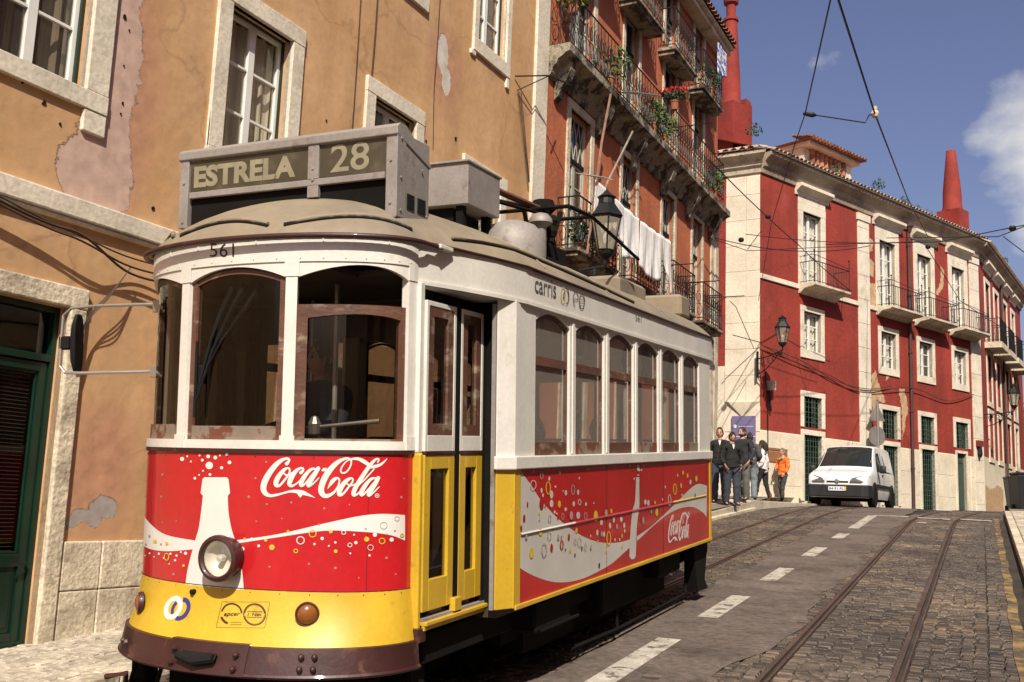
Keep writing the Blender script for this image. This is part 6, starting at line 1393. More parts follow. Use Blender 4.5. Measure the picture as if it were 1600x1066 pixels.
Lw=sp2([(106,318),(150,380),(220,430),(345,455)])+sp2([(345,492),(230,501),(150,491),(104,462)])
RwU=sp2([(508,456),(700,428),(900,382),(1050,350),(1150,340),(1250,345)]); RwL=sp2([(1250,455),(1180,430),(1050,416),(900,413),(700,441),(508,470)])
decal_front([C6(Lw),C6(RwU+RwL)],m_gw,.0012,'wave_graphic')
bot=[(378,190),(386,182),(482,182),(490,190),(497,250),(487,262)]+sp2([(487,262),(490,330),(502,400),(520,460),(538,530),(549,590),(556,669)])+sp2([(304,651),(312,590),(326,530),(345,460),(362,400),(372,330),(380,262)])+[(370,250)]
decal_front([C6(bot)],m_gw,.0022,'bottle_graphic')
rnd=random.Random(11)
wh=[(290,103,9),(407,131,16),(402,92,8),(433,97,8),(460,141,7),(494,118,8),(410,170,6),(345,186,6),(377,108,6),(363,172,4),(380,154,4),(328,114,4),(312,92,4),(482,82,7),(453,88,4),(365,88,4),(550,491,9),(893,446,7),(860,470,5),(1192,451,9),(1038,464,7),(950,463,5),(1120,430,9),(1097,519,5),(1014,510,4),(305,510,7),(266,520,5),(620,478,6),(590,448,6),(445,187,4),(922,478,4),(1030,430,4),(130,520,3),(150,510,4),(170,525,3),(190,512,5),(240,512,5),(285,505,4),(210,530,3),(260,540,5),(235,555,3)]
decal_front([C6(circ(*c)) for c in wh],m_gw,.0016,'bubble_artwork')
ye=[(677,484,12),(650,453,7),(951,501,8),(297,563,6),(174,459,8),(1084,449,11),(930,416,8),(746,414,5),(560,447,5),(225,468,7)]
decal_front([C6(circ(*c)) for c in ye]+[C6(p) for x,y,r,w in ((852,425,17,4),(1150,457,14,4),(780,500,10,4),(225,525,12,4),(1235,432,9,5)) for p in ringq(x,y,r,r*(1.4 if x<300 else 1),w)],m_gy,.0032,'bubble_artwork')
decal_front([C6(p) for x,y,r,w in ((800,454,18,4),(1012,474,10,3),(1100,485,13,2),(985,420,10,3)) for p in ringq(x,y,r,r,w)],m_gw,.0042,'bubble_artwork')
decal_front([C6(p) for x,y,r,w in ((1157,390,16,2),(1214,360,11,2)) for p in ringq(x,y,r,r,w)]+[C6(circ(x,y,r)) for x,y,r in ((150,435,5),(120,430,3),(200,470,4),(1170,428,4),(1205,412,4),(135,470,4),(1080,403,4))],m_gg,.0036,'bubble_artwork')
# water-drop specks on the red film
dr=[]
for x,y in ((652,116),(606,186),(577,266),(655,298),(760,291),(902,316),(609,372),(666,568),(836,556),(950,573),(1051,616),(1210,600),(1246,188),(1234,268),(205,170),(205,375),(253,600),(1170,530),(880,386),(200,265),(1010,300),(720,360),(130,265),(265,370)):
    dr.append(C6(circ(x,y,rnd.uniform(3,6))))
decal_front(dr,M('film_speck',(.42,.20,.17),.4,var=0,bump=0),.0014,'specks')
# script lettering: brush strokes with varying width
def stroke(pts,n=7,off=0):
    S=spline([(a,b,c) for a,b,c in pts],n); out=[]
    L_=[];R2=[]
    for i,p in enumerate(S):
        a=S[max(0,i-1)]; b=S[min(len(S)-1,i+1)]; d=Vector((b.x-a.x,b.y-a.y)); d=d.normalized() if d.length>1e-6 else Vector((1,0)); nx,ny=-d.y,d.x
        L_.append((p.x+nx*p.z,p.y+ny*p.z)); R2.append((p.x-nx*p.z,p.y-ny*p.z))
    for i in range(len(S)-1): out.append([L_[i],L_[i+1],R2[i+1],R2[i]])
    out.append(circ(S[0].x,S[0].y,max(1,S[0].z),n=10)); out.append(circ(S[-1].x,S[-1].y,max(1,S[-1].z),n=10))
    return out
k1=lambda P:[(400+x/13.33,705+y/13.33) for x,y in P]; k2=lambda P:[(490+x/13.33,705+y/13.33) for x,y in P]
LET=[];LOF=[]
def S1(p,kf=None): 
    st=stroke(p); n_=len(st); b_=len(LOF) and LOF[-1]+.00004
    for i,s in enumerate(st): LET.append((kf or k1)(s)); LOF.append(b_+(.00004 if i==n_-2 else .00008 if i==n_-1 else 0))
def S2(p): S1(p,k2)
def LA(poly): LET.append(poly); LOF.append(LOF[-1]+.00004)
S1([(640,262,38),(682,215,26),(690,178,24),(650,155,26),(590,165,30),(500,215,42),(400,305,52),(300,430,58),(215,570,62),(165,700,62),(160,800,58),(205,885,48),(300,928,32),(420,915,26),(560,878,20),(700,842,24),(800,838,32),(880,845,38),(980,868,44),(1080,905,28),(1160,940,14),(1225,970,3)])
LA(k1([(850,880),(980,900),(950,940),(922,972),(895,935)]))
S1([(655,352,20),(590,390,34),(500,490,46),(435,600,52),(418,680,50),(440,722,36),(500,712,24),(590,610,22),(680,490,20),(705,410,20),(690,362,20),(655,352,18)])
S1([(585,465,16),(630,500,18),(690,500,20),(760,460,26)])
S1([(935,450,36),(980,405,24),(975,360,22),(920,358,24),(840,410,38),(760,510,52),(710,620,52),(700,690,44),(740,728,28),(810,700,18),(880,650,14),(925,600,12)])
S1([(1230,370,20),(1160,375,28),(1080,440,36),(990,560,46),(940,660,46),(945,720,32),(1000,700,20),(1080,610,16),(1170,490,16),(1250,400,20)])
S1([(1295,360,42),(1230,470,46),(1150,600,46),(1095,690,44),(1100,730,28),(1160,700,18),(1240,630,14),(1310,555,10)])
LA(k1([(1355,415),(1400,352),(1485,352),(1440,425)]))
S2([(290,785,4),(330,720,22),(375,650,40),(430,590,38),(490,562,22),(530,590,20),(532,650,18),(500,750,20),(420,860,26),(310,925,38),(225,930,46),(165,860,58),(160,760,60),(200,630,62),(270,490,62),(360,370,56),(460,265,48),(570,190,36),(680,152,24),(750,162,16),(782,205,16),(765,310,16),(700,415,17),(630,458,17),(580,445,16),(565,390,15),(610,295,14),(680,215,13),(740,185,14)])
S2([(740,180,12),(830,162,24),(930,165,32),(1030,210,40),(1130,275,38)])
S2([(1175,340,22),(1270,322,34),(1380,285,28),(1460,225,18),(1535,145,3)])
S2([(790,562,18),(720,590,34),(630,670,46),(560,780,50),(530,870,48),(550,915,34),(620,880,24),(720,760,20),(800,650,18),(815,590,18),(790,562,17)])
S2([(695,680,14),(740,712,16),(800,715,16),(850,690,16)])
S2([(1325,235,14),(1352,185,18),(1330,160,18),(1280,180,24),(1200,260,36),(1090,410,42),(970,590,44),(880,740,46),(830,860,46),(835,915,34),(900,900,20),(970,830,14),(1020,770,12)])
S2([(1250,380,14),(1160,480,14),(1060,590,16),(960,680,18),(910,740,14)])
S2([(1280,565,20),(1210,572,28),(1130,640,36),(1040,760,46),(990,860,46),(995,915,32),(1050,890,20),(1130,800,16),(1220,690,16),(1300,600,20)])
S2([(1340,558,40),(1280,670,46),(1200,800,46),(1145,885,44),(1150,925,28),(1210,890,18),(1290,815,14),(1358,745,10)])
for s in ringq(1315,928,46,46,14): LA(k2(s))
LA(k2(circ(1315,928,16)))
KS[0]=0; decal_front(LET,m_gw,.0020,'script_lettering',poly_off=LOF); KS[0]=.00002
# yellow skirt marks
D4=lambda pts:[(250+x/8.889,920+y/8.889) for x,y in pts]
def egg(cx,cy,rx,ry,w,a0,a1,sh=.22,n=18):
    out=[]
    for k in range(n):
        q_=[]
        for a,rr2 in ((a0+(a1-a0)*k/n,0),(a0+(a1-a0)*(k+1)/n,0),(a0+(a1-a0)*(k+1)/n,w),(a0+(a1-a0)*k/n,w)):
            x=(rx-rr2)*math.cos(a); y=(ry-rr2*1.1)*math.sin(a); q_.append((cx+x-y*sh*1.2,cy+y))
        out.append(q_)
    return out
P2_=math.pi
decal_front([D4(p) for p in egg(190,262,125,165,60,0,2*P2_)],m_gw,.0030,'round_emblem')
decal_front([D4(p) for p in egg(300,278,130,160,52,-1.6,1.9)]+[D4(p) for p in egg(300,278,130,155,38,2.65,3.9)],m_gb,.0125 if 0 else .0062,'round_emblem')
LN=[]
def line(x0,y0,x1,y1,w=4): 
    d=Vector((x1-x0,y1-y0)).normalized(); LN.append(D4([(x0-d.y*w,y0+d.x*w),(x1-d.y*w,y1+d.x*w),(x1+d.y*w,y1-d.x*w),(x0+d.y*w,y0-d.x*w)]))
for a in ((865,180,1530,182),(1530,182,1455,542),(1455,542,785,536),(785,536,865,180)): line(*a,w=2.5)
line(1215,315,1430,320,4); line(1210,395,1420,398,4)
for a0,a1,w in ((3.35,6.25,24),): 
    for p in ringq(1000,345,150,150,w,20,a0,a1): LN.append(D4(p))
for p in ringq(990,352,155,150,34,8,1.9,2.85): LN.append(D4(p))
for p in ringq(1318,355,158,155,14,30): LN.append(D4(p))
for k in range(26):
    a=3.3+k*.112; LN.append(D4([(1318+ (130+dr_)*math.cos(a+da),355+(128+dr_)*math.sin(a+da)) for dr_,da in ((0,0),(20,0),(20,.07),(0,.07))]))
for k in range(26):
    a=.12+k*.112; LN.append(D4([(1318+ (128+dr_)*math.cos(a+da),355+(126+dr_)*math.sin(a+da)) for dr_,da in ((0,0),(14,0),(14,.05),(0,.05))]))
for x,y in ((985,460),(985,490)):
    for k in range(12): LN.append(D4([(x+k*13,y),(x+k*13+8,y),(x+k*13+8,y+8),(x+k*13,y+8)]))
decal_front(LN,m_gd,.0030,'inspection_stickers')
def textpx(s,x0,x1,y0,y1,conv,fn,mat,off,name,bold=0,front=True,X=1.19,shear=0):
    vs,fs=text_geo(s,1,bold); ax=[v.x for v in vs]; ay=[v.y for v in vs]; a0,a1,b0,b1=min(ax),max(ax),min(ay),max(ay)
    polys=[]
    for f in fs: polys.append(conv([(x0+(x1-x0)*(vs[i].x-a0)/(a1-a0)+shear*(vs[i].y-b0)/(b1-b0),y1+(y0-y1)*(vs[i].y-b0)/(b1-b0)) for i in f]))
    if front: return decal_front(polys,mat,off,name)
    q=MB()
    for p in polys:
        P=[fn(x,y) for x,y in p]; q.add([(X,a,b) for a,b in P],[tuple(range(len(P)))])
    return q.build(name,mat,TR,recalc=False)
textpx('apcer',885,1100,335,392,D4,None,m_gd,.0030,'lettering',0.02,shear=20); textpx('I  Net',1220,1405,335,378,D4,None,m_gd,.0034,'lettering',0.01,shear=10)
ID=lambda p:p
# number on the front band (band outer surface is 12 mm proud)
textpx('561',331,368,381,402,ID,None,m_gd,.0140,'number',-.005)
# side: number, operator name and marks on the letterboard
LX=1.2035
C5=lambda pts:[(825+x/15.23,425+y/15.23) for x,y in pts]
fnL=lambda x,y: shit(x,y,LX)
def perspt(s,cs,mat,name,bold=0):
    # text laid out along two skewed edges: cs = (x0,ytop0,ybot0,x1,ytop1,ybot1) photo px of crop 5
    vs,fs=text_geo(s,1,bold); ax=[v.x for v in vs]; ay=[v.y for v in vs]; a0,a1,b0,b1=min(ax),max(ax),min(ay),max(ay); q=MB()
    A=[fnL(*C5([(cs[0],cs[1])])[0]),fnL(*C5([(cs[0],cs[2])])[0]),fnL(*C5([(cs[3],cs[4])])[0]),fnL(*C5([(cs[3],cs[5])])[0])]
    P=[]
    for v in vs:
        u=(v.x-a0)/(a1-a0); w_=(v.y-b0)/(b1-b0); t_=(A[0][0]*(1-u)+A[2][0]*u,A[0][1]*(1-u)+A[2][1]*u); b_=(A[1][0]*(1-u)+A[3][0]*u,A[1][1]*(1-u)+A[3][1]*u)
        P.append((LX,b_[0]+(t_[0]-b_[0])*w_,b_[1]+(t_[1]-b_[1])*w_))
    q.add(P,fs); return q.build(name,mat,TR,recalc=False)
m_gt=M('dark_grey_lettering',(.09,.08,.075),.5,var=0,bump=0)
perspt('carris',(165,85,485,672,225,640),m_gt,'lettering',.006)
perspt('561',(2560,1010,1160,2700,1045,1200),m_gt,'number',-.004)
def sidep(polys,mat,off,name): 
    q=MB()
    for k,p in enumerate(polys):
        P=[fnL(*c) for c in C5(p)]; q.add([(LX+off+k*.00005,a,b) for a,b in P],[tuple(range(len(P)))])
    q.build(name,mat,TR,recalc=False)
sidep(ringq(835,560,60,205,18,20),m_gy,.001,'round_emblem'); sidep(ringq(900,580,75,195,22,10,-1.7,1.7)+ringq(880,560,50,110,22,6,2.2,4.0),m_gd,.003,'round_emblem')
sidep(ringq(1135,640,65,175,16,14,2.9,6.4)+ringq(1135,660,60,190,14,5,1.9,3.0)+ringq(1280,705,70,190,22,20)+[[(1075,630),(1200,650),(1200,662),(1075,642)],[(1075,670),(1190,655),(1190,668),(1075,684)],[(1220,640),(1335,660),(1335,672),(1220,652)],[(1220,735),(1335,755),(1335,770),(1220,748)]],m_gt,.001,'stickers')
# side panel artwork
C7=lambda pts:[(780+x/4.633,720+y/4.633) for x,y in pts]
up=[(160,82)]+sp2([(160,82),(230,178),(300,285),(400,395),(500,480),(620,555),(740,592),(860,592),(950,568)]); lo=sp2([(950,625),(900,668),(820,740),(720,800),(600,855),(480,880),(360,872),(220,820),(104,745)])
rib=sp2([(996,548),(1100,475),(1200,383),(1300,285),(1380,205),(1440,168),(1504,182)])+sp2([(1500,410),(1470,372),(1400,336),(1310,345),(1210,395),(1100,485),(998,582)])
decal_side([C7(up+lo),C7(rib)],m_gsl,.0012,'wave_graphic')
decal_side([C7([(988,120),(1012,120)]+sp2([(1012,120),(1012,220),(1012,340),(1000,420),(993,500),(990,600),(986,690)])+[(975,712),(955,714),(940,695)]+sp2([(940,695),(945,560),(955,420),(965,350),(980,300),(986,200),(988,120)]))],m_gsl,.0026,'bottle_graphic')
decal_side([C7(circ(x,y,rx,ry)) for x,y,rx,ry in ((377,245,12,30),(481,232,9,20),(570,228,8,20),(305,215,7,18),(405,188,7,8),(361,130,7,16),(315,250,6,14),(377,310,13,28),(538,312,9,20),(626,314,7,15),(479,352,9,14),(570,395,14,26),(400,372,7,12),(416,383,5,8),(578,126,5,9),(438,86,5,12),(246,78,4,9),(460,218,4,6),(683,307,4,6),(738,446,10,22),(800,470,8,22),(828,430,7,20),(882,425,10,18),(903,468,7,20),(708,520,8,22),(757,532,8,20),(1056,300,9,20),(1078,305,8,22),(1004,52,9,24),(1012,68,6,10),(982,38,4,6),(1042,36,5,7),(1028,68,5,8),(975,130,4,10),(945,36,4,6),(1004,105,10,4),(1322,248,5,10),(1180,280,4,10),(1200,190,4,12),(1383,155,7,18),(1290,105,4,12),(660,544,4,10),(836,572,5,12),(870,570,4,12),(906,508,5,14))],m_gsl,.0020,'bubble_artwork')
decal_side([C7(circ(x,y,rx,ry)) for x,y,rx,ry in ((431,314,11,26),(695,400,15,40),(808,364,7,18),(555,505,8,20),(1137,374,10,28),(1125,302,5,14),(1314,180,6,20),(1328,88,6,16),(1360,108,6,18),(1424,130,8,22),(230,668,16,40),(510,648,7,18),(886,620,5,16),(285,378,5,14),(640,60,10,4),(710,580,4,8),(885,545,5,18),(294,515,14,28),(772,652,6,16))]+[C7(p) for x,y,rx,ry,w in ((350,198,19,48,7),(788,562,17,52,7),(1268,206,14,42,6)) for p in ringq(x,y,rx,ry,w)],m_gy,.0050,'bubble_artwork')
decal_side([C7(p) for x,y,rx,ry,w in ((240,175,22,36,6),(1228,284,12,42,5),(575,300,12,22,5)) for p in ringq(x,y,rx,ry,w)],m_gsl,.0075,'bubble_artwork')
decal_side([C7(p) for x,y,rx,ry,w in ((302,110,12,25,5),(529,210,14,38,5),(320,648,20,52,7),(360,418,12,30,5),(356,542,15,34,4),(575,588,14,38,4),(543,585,10,24,4),(617,622,10,28,4),(619,400,12,30,5),(453,402,10,26,4)) for p in ringq(x,y,rx,ry,w)]+[C7(circ(x,y,rx,ry)) for x,y,rx,ry in ((515,396,12,32),(767,378,11,26),(1036,432,7,26),(420,552,8,20),(656,625,6,16),(735,530,7,20),(845,475,7,20),(188,550,8,18),(1095,370,5,14),(285,420,4,8))],m_gg,.0056,'bubble_artwork')
m_gdr=M('graphic_red_on_silver',(.36,.012,.02),.35,var=0,bump=0)
decal_side([C7(circ(x,y,rx,ry)) for x,y,rx,ry in ((175,415,9,26),(199,315,6,17),(153,488,8,20),(301,310,16,42),(499,552,8,24),(374,630,10,30),(445,552,4,10),(420,410,6,10),(326,330,5,8))]+[C7(p) for p in ringq(447,608,14,36,8)],m_gdr,.0064,'bubble_artwork')
decal_side([C7(circ(x,y,rx,ry)) for x,y,rx,ry in ((593,633,5,16),(719,757,6,18),(543,682,5,12),(473,643,4,8),(1414,252,4,16))],m_gd,.0070,'bubble_artwork')
# script again, small, mapped from the front artwork
f0=shit(1046,838); f1=shit(1077,812)
SX=[p for poly in LET for p in poly]; mnx,mxx=min(p[0] for p in SX),max(p[0] for p in SX); mny,mxy=min(p[1] for p in SX),max(p[1] for p in SX)
ya,za1=shit(1043.5,850.5); ya2,za2=shit(1044.5,805.5); yb,zb1=shit(1078,844); yb2,zb2_=shit(1078,800)
def mp2(x,y):
    u=(x-mnx)/(mxx-mnx); v=(y-mny)/(mxy-mny); return (ya+(yb-ya)*u, (za2+(zb2_-za2)*u*.3)*(1-v)+(za1+(zb1-za1)*u*.3)*v)
q=MB()
for k,p in enumerate(LET):
    P=[mp2(*c) for c in p]; q.add([(1.192+LOF[k],a,b) for a,b in P],[tuple(range(len(P)))])
q.build('script_lettering',m_gw,TR,recalc=False)
# ============================================================ people
from mathutils import noise
def skinbake(J,E,sub=2,folds=False):
    # grow one continuous surface over a joint graph: J name->(pos,rx,ry)
    me=bpy.data.meshes.new('s'); names=list(J); idx={n:i for i,n in enumerate(names)}
    me.from_pydata([tuple(J[n][0]) for n in names],[(idx[a],idx[b]) for a,b in E],[])
    o=bpy.data.objects.new('s',me); COL.objects.link(o); m=o.modifiers.new('k','SKIN'); m.use_smooth_shade=True; m.branch_smoothing=.6
    for i,n in enumerate(names):
        v=me.skin_vertices[0].data[i]; v.radius=(J[n][1],J[n][2] if len(J[n])>2 else J[n][1]); v.use_root=(i==0)
    s=o.modifiers.new('u','SUBSURF'); s.levels=sub; s.render_levels=sub
    dg=bpy.context.evaluated_depsgraph_get(); ev=o.evaluated_get(dg); m2=ev.to_mesh()
    vs=[v.co.copy() for v in m2.vertices]; fs=[tuple(p.vertices) for p in m2.polygons]; ev.to_mesh_clear(); bpy.data.objects.remove(o); bpy.data.meshes.remove(me)
    if folds:
        sd=random.uniform(0,50); c=sum(vs,Vector())/len(vs)
        for v in vs:
            a=noise.noise(Vector((v.x*5+sd,v.y*5,v.z*11)))*.020+noise.noise(Vector((v.x*11,v.y*11+sd,v.z*26)))*.010; d=Vector((v.x-c.x,v.y-c.y,0)); 
            if d.length>1e-4: v+=d.normalized()*a
    return vs,fs
def headgeo(q,c,yaw,pit,s=1,hair=None,hm=1.10,long=0,beard=0):
    Mx=Matrix.Translation(c)@Matrix.Rotation(yaw,4,'Z')@Matrix.Rotation(pit,4,'X')
    def P(u,v,k=1.0):
        th=u*2*math.pi; ph=v*math.pi; x=math.sin(ph)*math.sin(th); y=-math.sin(ph)*math.cos(th); z=math.cos(ph)
        r=Vector((x*.076,y*.096,z*.118))
        if z<0: r.x*=1-.28*(-z)**1.2; r.y*=1-.12*(-z)
        fr=max(0,-y)
        if k==1.0:
            r.y-= .026*math.exp(-((x/.16)**2)-(((z+.12)/.18)**2))*fr       # nose
            r.y+= .010*fr*(math.exp(-(((abs(x)-.38)/.16)**2)-(((z-.08)/.12)**2)))   # eye sockets
            r.y-= .007*math.exp(-((x/.3)**2)-(((z+.48)/.07)**2))*fr          # lips
            r.y-= .010*math.exp(-((x/.3)**2)-(((z+.85)/.15)**2))*fr          # chin
        return Mx@(r*k*s)
    n,m=24,18
    q.mat(0); q.grid(lambda u,v:P(u,v),[i/n for i in range(n+1)],[j/m for j in range(m+1)])
    for sx in (-1,1):
        V=[Mx@(Vector((sx*.076+sx*.010*math.cos(a),.005+.014*math.cos(a),.0+.028*math.sin(a)))*s) for a in [k*.8 for k in range(8)]]; q.add(V,[tuple(range(8))])
        q.mat(1); q.lathe([(0,-.004),(.010*s,-.002),(.011*s,.002),(0,.004)],n=8,M4=Mx@Matrix.Translation(Vector((sx*.030,-.0915,.012))*s)@Matrix.Rotation(R_(90),4,'X')); q.mat(0)
    q.mat(1); q.add([Mx@(Vector(p)*s) for p in ((-.022,-.0935,-.058),(.022,-.0935,-.058),(.015,-.094,-.064),(-.015,-.094,-.064))],[(0,1,2,3)])
    for sx in (-1,1): q.add([Mx@(Vector(p)*s) for p in ((sx*.015,-.0955,.032),(sx*.045,-.087,.036),(sx*.045,-.087,.041),(sx*.015,-.0955,.038))],[(0,1,2,3)])
    q.mat(0)
    h=MB(); rnd=random.Random(int(c[0]*100))
    def HP(u,v):
        th=u*2*math.pi; fr=max(0,math.cos(th)); 
        vmax=(.64 if not long else .72)-.42*fr**1.2+ (.08*abs(math.sin(th)))
        vv=v*vmax; j=1+.05*math.sin(th*9+v*7)+.04*math.sin(th*17)
        p=P(u,vv,hm*j*(1-.07*v*v)+.0001); return p
    h.grid(HP,[i/28 for i in range(29)],[j/10 for j in range(11)])
    if long:
        h.tube([Mx@(Vector(p)*s) for p in ((0,.05,.05),(0,.085,-.05),(.01,.085,-.15),(.02,.07,-.15-long))],[.07*s,.075*s,.065*s,.02*s],10)
    if beard:
        def BP(u,v): th=(u-.5)*2.6; return P(.5+ (th/6.283) -.5 if False else (th/(2*math.pi)),.60+.36*v,1.05)
        h.grid(BP,[i/12 for i in range(13)],[j/5 for j in range(6)])
    return h
def hand(q,w,d,up,sd,s=1,curl=.5):
    # w wrist, d direction of the fingers, up back-of-hand, sd thumb side sign
    d=Vector(d).normalized(); up=Vector(up); up=(up-d*up.dot(d)).normalized(); x=d.cross(up)*sd
    w=Vector(w); pc=w+d*.045*s
    V=[]; 
    for t,wd,th in ((0,.026,.016),(.03,.038,.017),(.07,.042,.015),(.09,.040,.012)):
        for k in range(8): a=k*math.pi/4; V.append(w+d*t*s+x*wd*math.cos(a)*s+up*th*math.sin(a)*s)
    q.add(V,[(i*8+k,i*8+(k+1)%8,i*8+8+(k+1)%8,i*8+8+k) for i in range(3) for k in range(8)]+[tuple(range(8)),tuple(range(24,32))])
    for i,(off,ln) in enumerate(((.030,.068),(.010,.078),(-.010,.073),(-.030,.058))):
        b=w+d*.086*s+x*off*s; p1=b+(d*math.cos(curl*.5)-up*math.sin(curl*.5))*ln*.5*s; p2=p1+(d*math.cos(curl*1.3)-up*math.sin(curl*1.3))*ln*.5*s
        q.tube([b,p1,p2],[.0095*s,.0085*s,.006*s],6)
    b=w+d*.025*s+x*.036*s; p1=b+(d*.6+x*.7-up*.3).normalized()*.035*s; p2=p1+(d*.9+x*.2-up*.4).normalized()*.03*s; q.tube([b,p1,p2],[.012*s,.0105*s,.007*s],6)
SKINM=M('skin',(.50,.27,.18),.55,var=.06,vs=9,bump=.05,bs=40); EYEM=M('dark_brow_and_lash',(.03,.018,.012),.6,var=0,bump=0)
def clothm(n,c,**k): return MATS[n] if n in MATS else M(n,c,.88,var=.15,vs=7,bump=.35,bs=22,dist=.02,**k)
def person(loc,yaw,label,H=1.75,hair=(.03,.02,.015),coat='black_jacket',coatc=(.012,.012,.014),trou='blue_jeans',trouc=(.04,.052,.085),shoe='dark_shoe',shoec=(.02,.015,.012),hy=0,hp=0,
           L=((.10,.0,.0),(.10,-.02,.0)),arms=None,lean=0,female=0,long=0,beard=0,sit=False,coatlen=.86,extra=None,legs=True,bulk=1.0,hemout=1.0):
    k=H/1.75; e=empty('person',loc,(0,0,yaw)); tag(e,label,'person')
    V=lambda x,y,z: Vector((x*k,y*k,z*k))
    sh=.165 if female else .185; hw=.10 if female else .095
    ln=lambda z: lean*(z-.9)
    pel=(0,0,.95)
    if sit: ft=[(-.10,-.45,.08),(.10,-.45,.08)]; kn=[(-.11,-.43,.50),(.11,-.43,.50)]; hipz=.50
    else:
        ft=[(-L[0][0],L[0][1],.08+L[0][2]),(L[1][0],L[1][1],.08+L[1][2])]
        kn=[((ft[i][0]*.55+(-hw if i==0 else hw)*.45),ft[i][1]*.5-.035,.50) for i in (0,1)]; hipz=.92
    dz=hipz-.92
    arms=arms or (((-.26,.03,1.14),(-.25,-.06,.90)),((.26,.03,1.14),(.25,-.06,.90)))
    Z=lambda x,y,z:V(x,y+ln(z) if z>.9 else y,z+dz)
    # body
    J={'pel':(Z(0,0,.97),.12*k,.09*k),'sp':(Z(0,0,1.12),.105*k,.08*k),'ch':(Z(0,.0,1.28),.12*k,.08*k),'nk':(Z(0,.0,1.43),.066*k,.062*k),'hd':(Z(0,-.015,1.56),.062*k,.064*k)}
    E=[('pel','sp'),('sp','ch'),('ch','nk'),('nk','hd')]
    for i,sx in ((0,-1),(1,1)):
        el,wr=arms[i]
        J['s%d'%i]=(Z(sx*sh*.96,0,1.375),.036*k,.036*k); J['e%d'%i]=(Z(*el),.038*k,.038*k); J['w%d'%i]=(Z(*wr),.024*k,.022*k)
        J['h%d'%i]=(V(sx*hw,0,hipz),.085*k,.085*k); J['k%d'%i]=(V(*kn[i]),.055*k,.055*k); J['a%d'%i]=(V(*ft[i]),.036*k,.04*k); J['t%d'%i]=(V(ft[i][0]*1.12,ft[i][1]-.15,ft[i][2]-.045),.032*k,.022*k)
        E+=[('ch','s%d'%i),('s%d'%i,'e%d'%i),('e%d'%i,'w%d'%i),('pel','h%d'%i),('h%d'%i,'k%d'%i),('k%d'%i,'a%d'%i),('a%d'%i,'t%d'%i)]
    q=MB(); q.add(*skinbake(J,E,1)); hc=Z(0,-.02,1.635)
    hair_=headgeo(q,hc,R_(hy),R_(hp),k*1.07,long=long,beard=beard)
    for i,sx in ((0,-1),(1,1)):
        el,wr=Z(*arms[i][0]),Z(*arms[i][1]); d=(wr-el); hand(q,wr,d,Vector((sx,0,0)) if abs(d.normalized().x)<.8 else Vector((0,0,1)),-sx,k)
    b=q.build('body',[SKINM,EYEM],e,smooth=60)
    hm=clothm('hair_%d'%int(sum(hair)*1000),hair); hair_.build('hair',hm,e,smooth=60)
    # jacket
    f=bulk
    J2={'pel':(Z(0,0,max(coatlen,.78)),.20*k*f*hemout,.145*k*f*hemout),'p2':(Z(0,0,.98),.185*k*f,.14*k*f),'sp':(Z(0,0,1.14),(.155 if female else .185)*k*f,.135*k*f),'ch':(Z(0,.0,1.32),.215*k*f,.15*k*f),'c2':(Z(0,.005,1.405),.15*k*f,.11*k*f),'nk':(Z(0,.0,1.515),.10*k,.095*k)}
    E2=[('pel','p2'),('p2','sp'),('sp','ch'),('ch','c2'),('c2','nk')]
    for i,sx in ((0,-1),(1,1)):
        el,wr=Vector(arms[i][0]),Vector(arms[i][1])
        J2['s%d'%i]=(Z(sx*(sh+.01),0,1.40),.098*k*f,.098*k*f); m_=(Vector((sx*sh,0,1.41))+el)/2; J2['m%d'%i]=(Z(*m_),.082*k*f,.082*k*f); J2['e%d'%i]=(Z(*el),.072*k*f,.072*k*f); w2=wr+(el-wr)*.08; J2['w%d'%i]=(Z(*w2),.055*k*f,.055*k*f)
        E2+=[('c2','s%d'%i),('s%d'%i,'m%d'%i),('m%d'%i,'e%d'%i),('e%d'%i,'w%d'%i)]
    q=MB(); q.add(*skinbake(J2,E2,3,True)); j=q.build('jacket' if not female else 'coat',clothm(coat,coatc),e,smooth=60)
    q=MB(); q.tube([Z(.065*math.cos(a),-.0+.062*math.sin(a),1.475+.012*math.sin(a)) for a in [t*.5236 for t in range(12)]],.018*k,6,close=True); 
    q.tube([Z(0,-.105*f,1.40),Z(0,-.122*f,1.30),Z(0,-.115*f,1.12),Z(0,-.122*f,.92)],.006*k,4); q.build('collar',clothm(coat+'_trim',tuple(min(1,c*1.8+.01) for c in coatc)),j)
    if legs:
        J3={'pel':(V(0,0,hipz+.07),(.15 if female else .18)*k,(.11 if female else .135)*k)}; E3=[]
        for i,sx in ((0,-1),(1,1)):
            J3['h%d'%i]=(V(sx*hw,0,hipz-.03),(.122 if not female else .100)*k,(.125 if not female else .11)*k); J3['k%d'%i]=(V(*kn[i]),(.092 if not female else .072)*k,(.095 if not female else .076)*k); a=Vector(ft[i]); J3['a%d'%i]=(V(a.x,a.y+.01,a.z-.045 if not female else a.z-.0),(.080 if not female else .054)*k,(.085 if not female else .056)*k)
            E3+=[('pel','h%d'%i),('h%d'%i,'k%d'%i),('k%d'%i,'a%d'%i)]
        q=MB(); q.add(*skinbake(J3,E3,3,True)); q.build('trousers',clothm(trou,trouc),e,smooth=60)
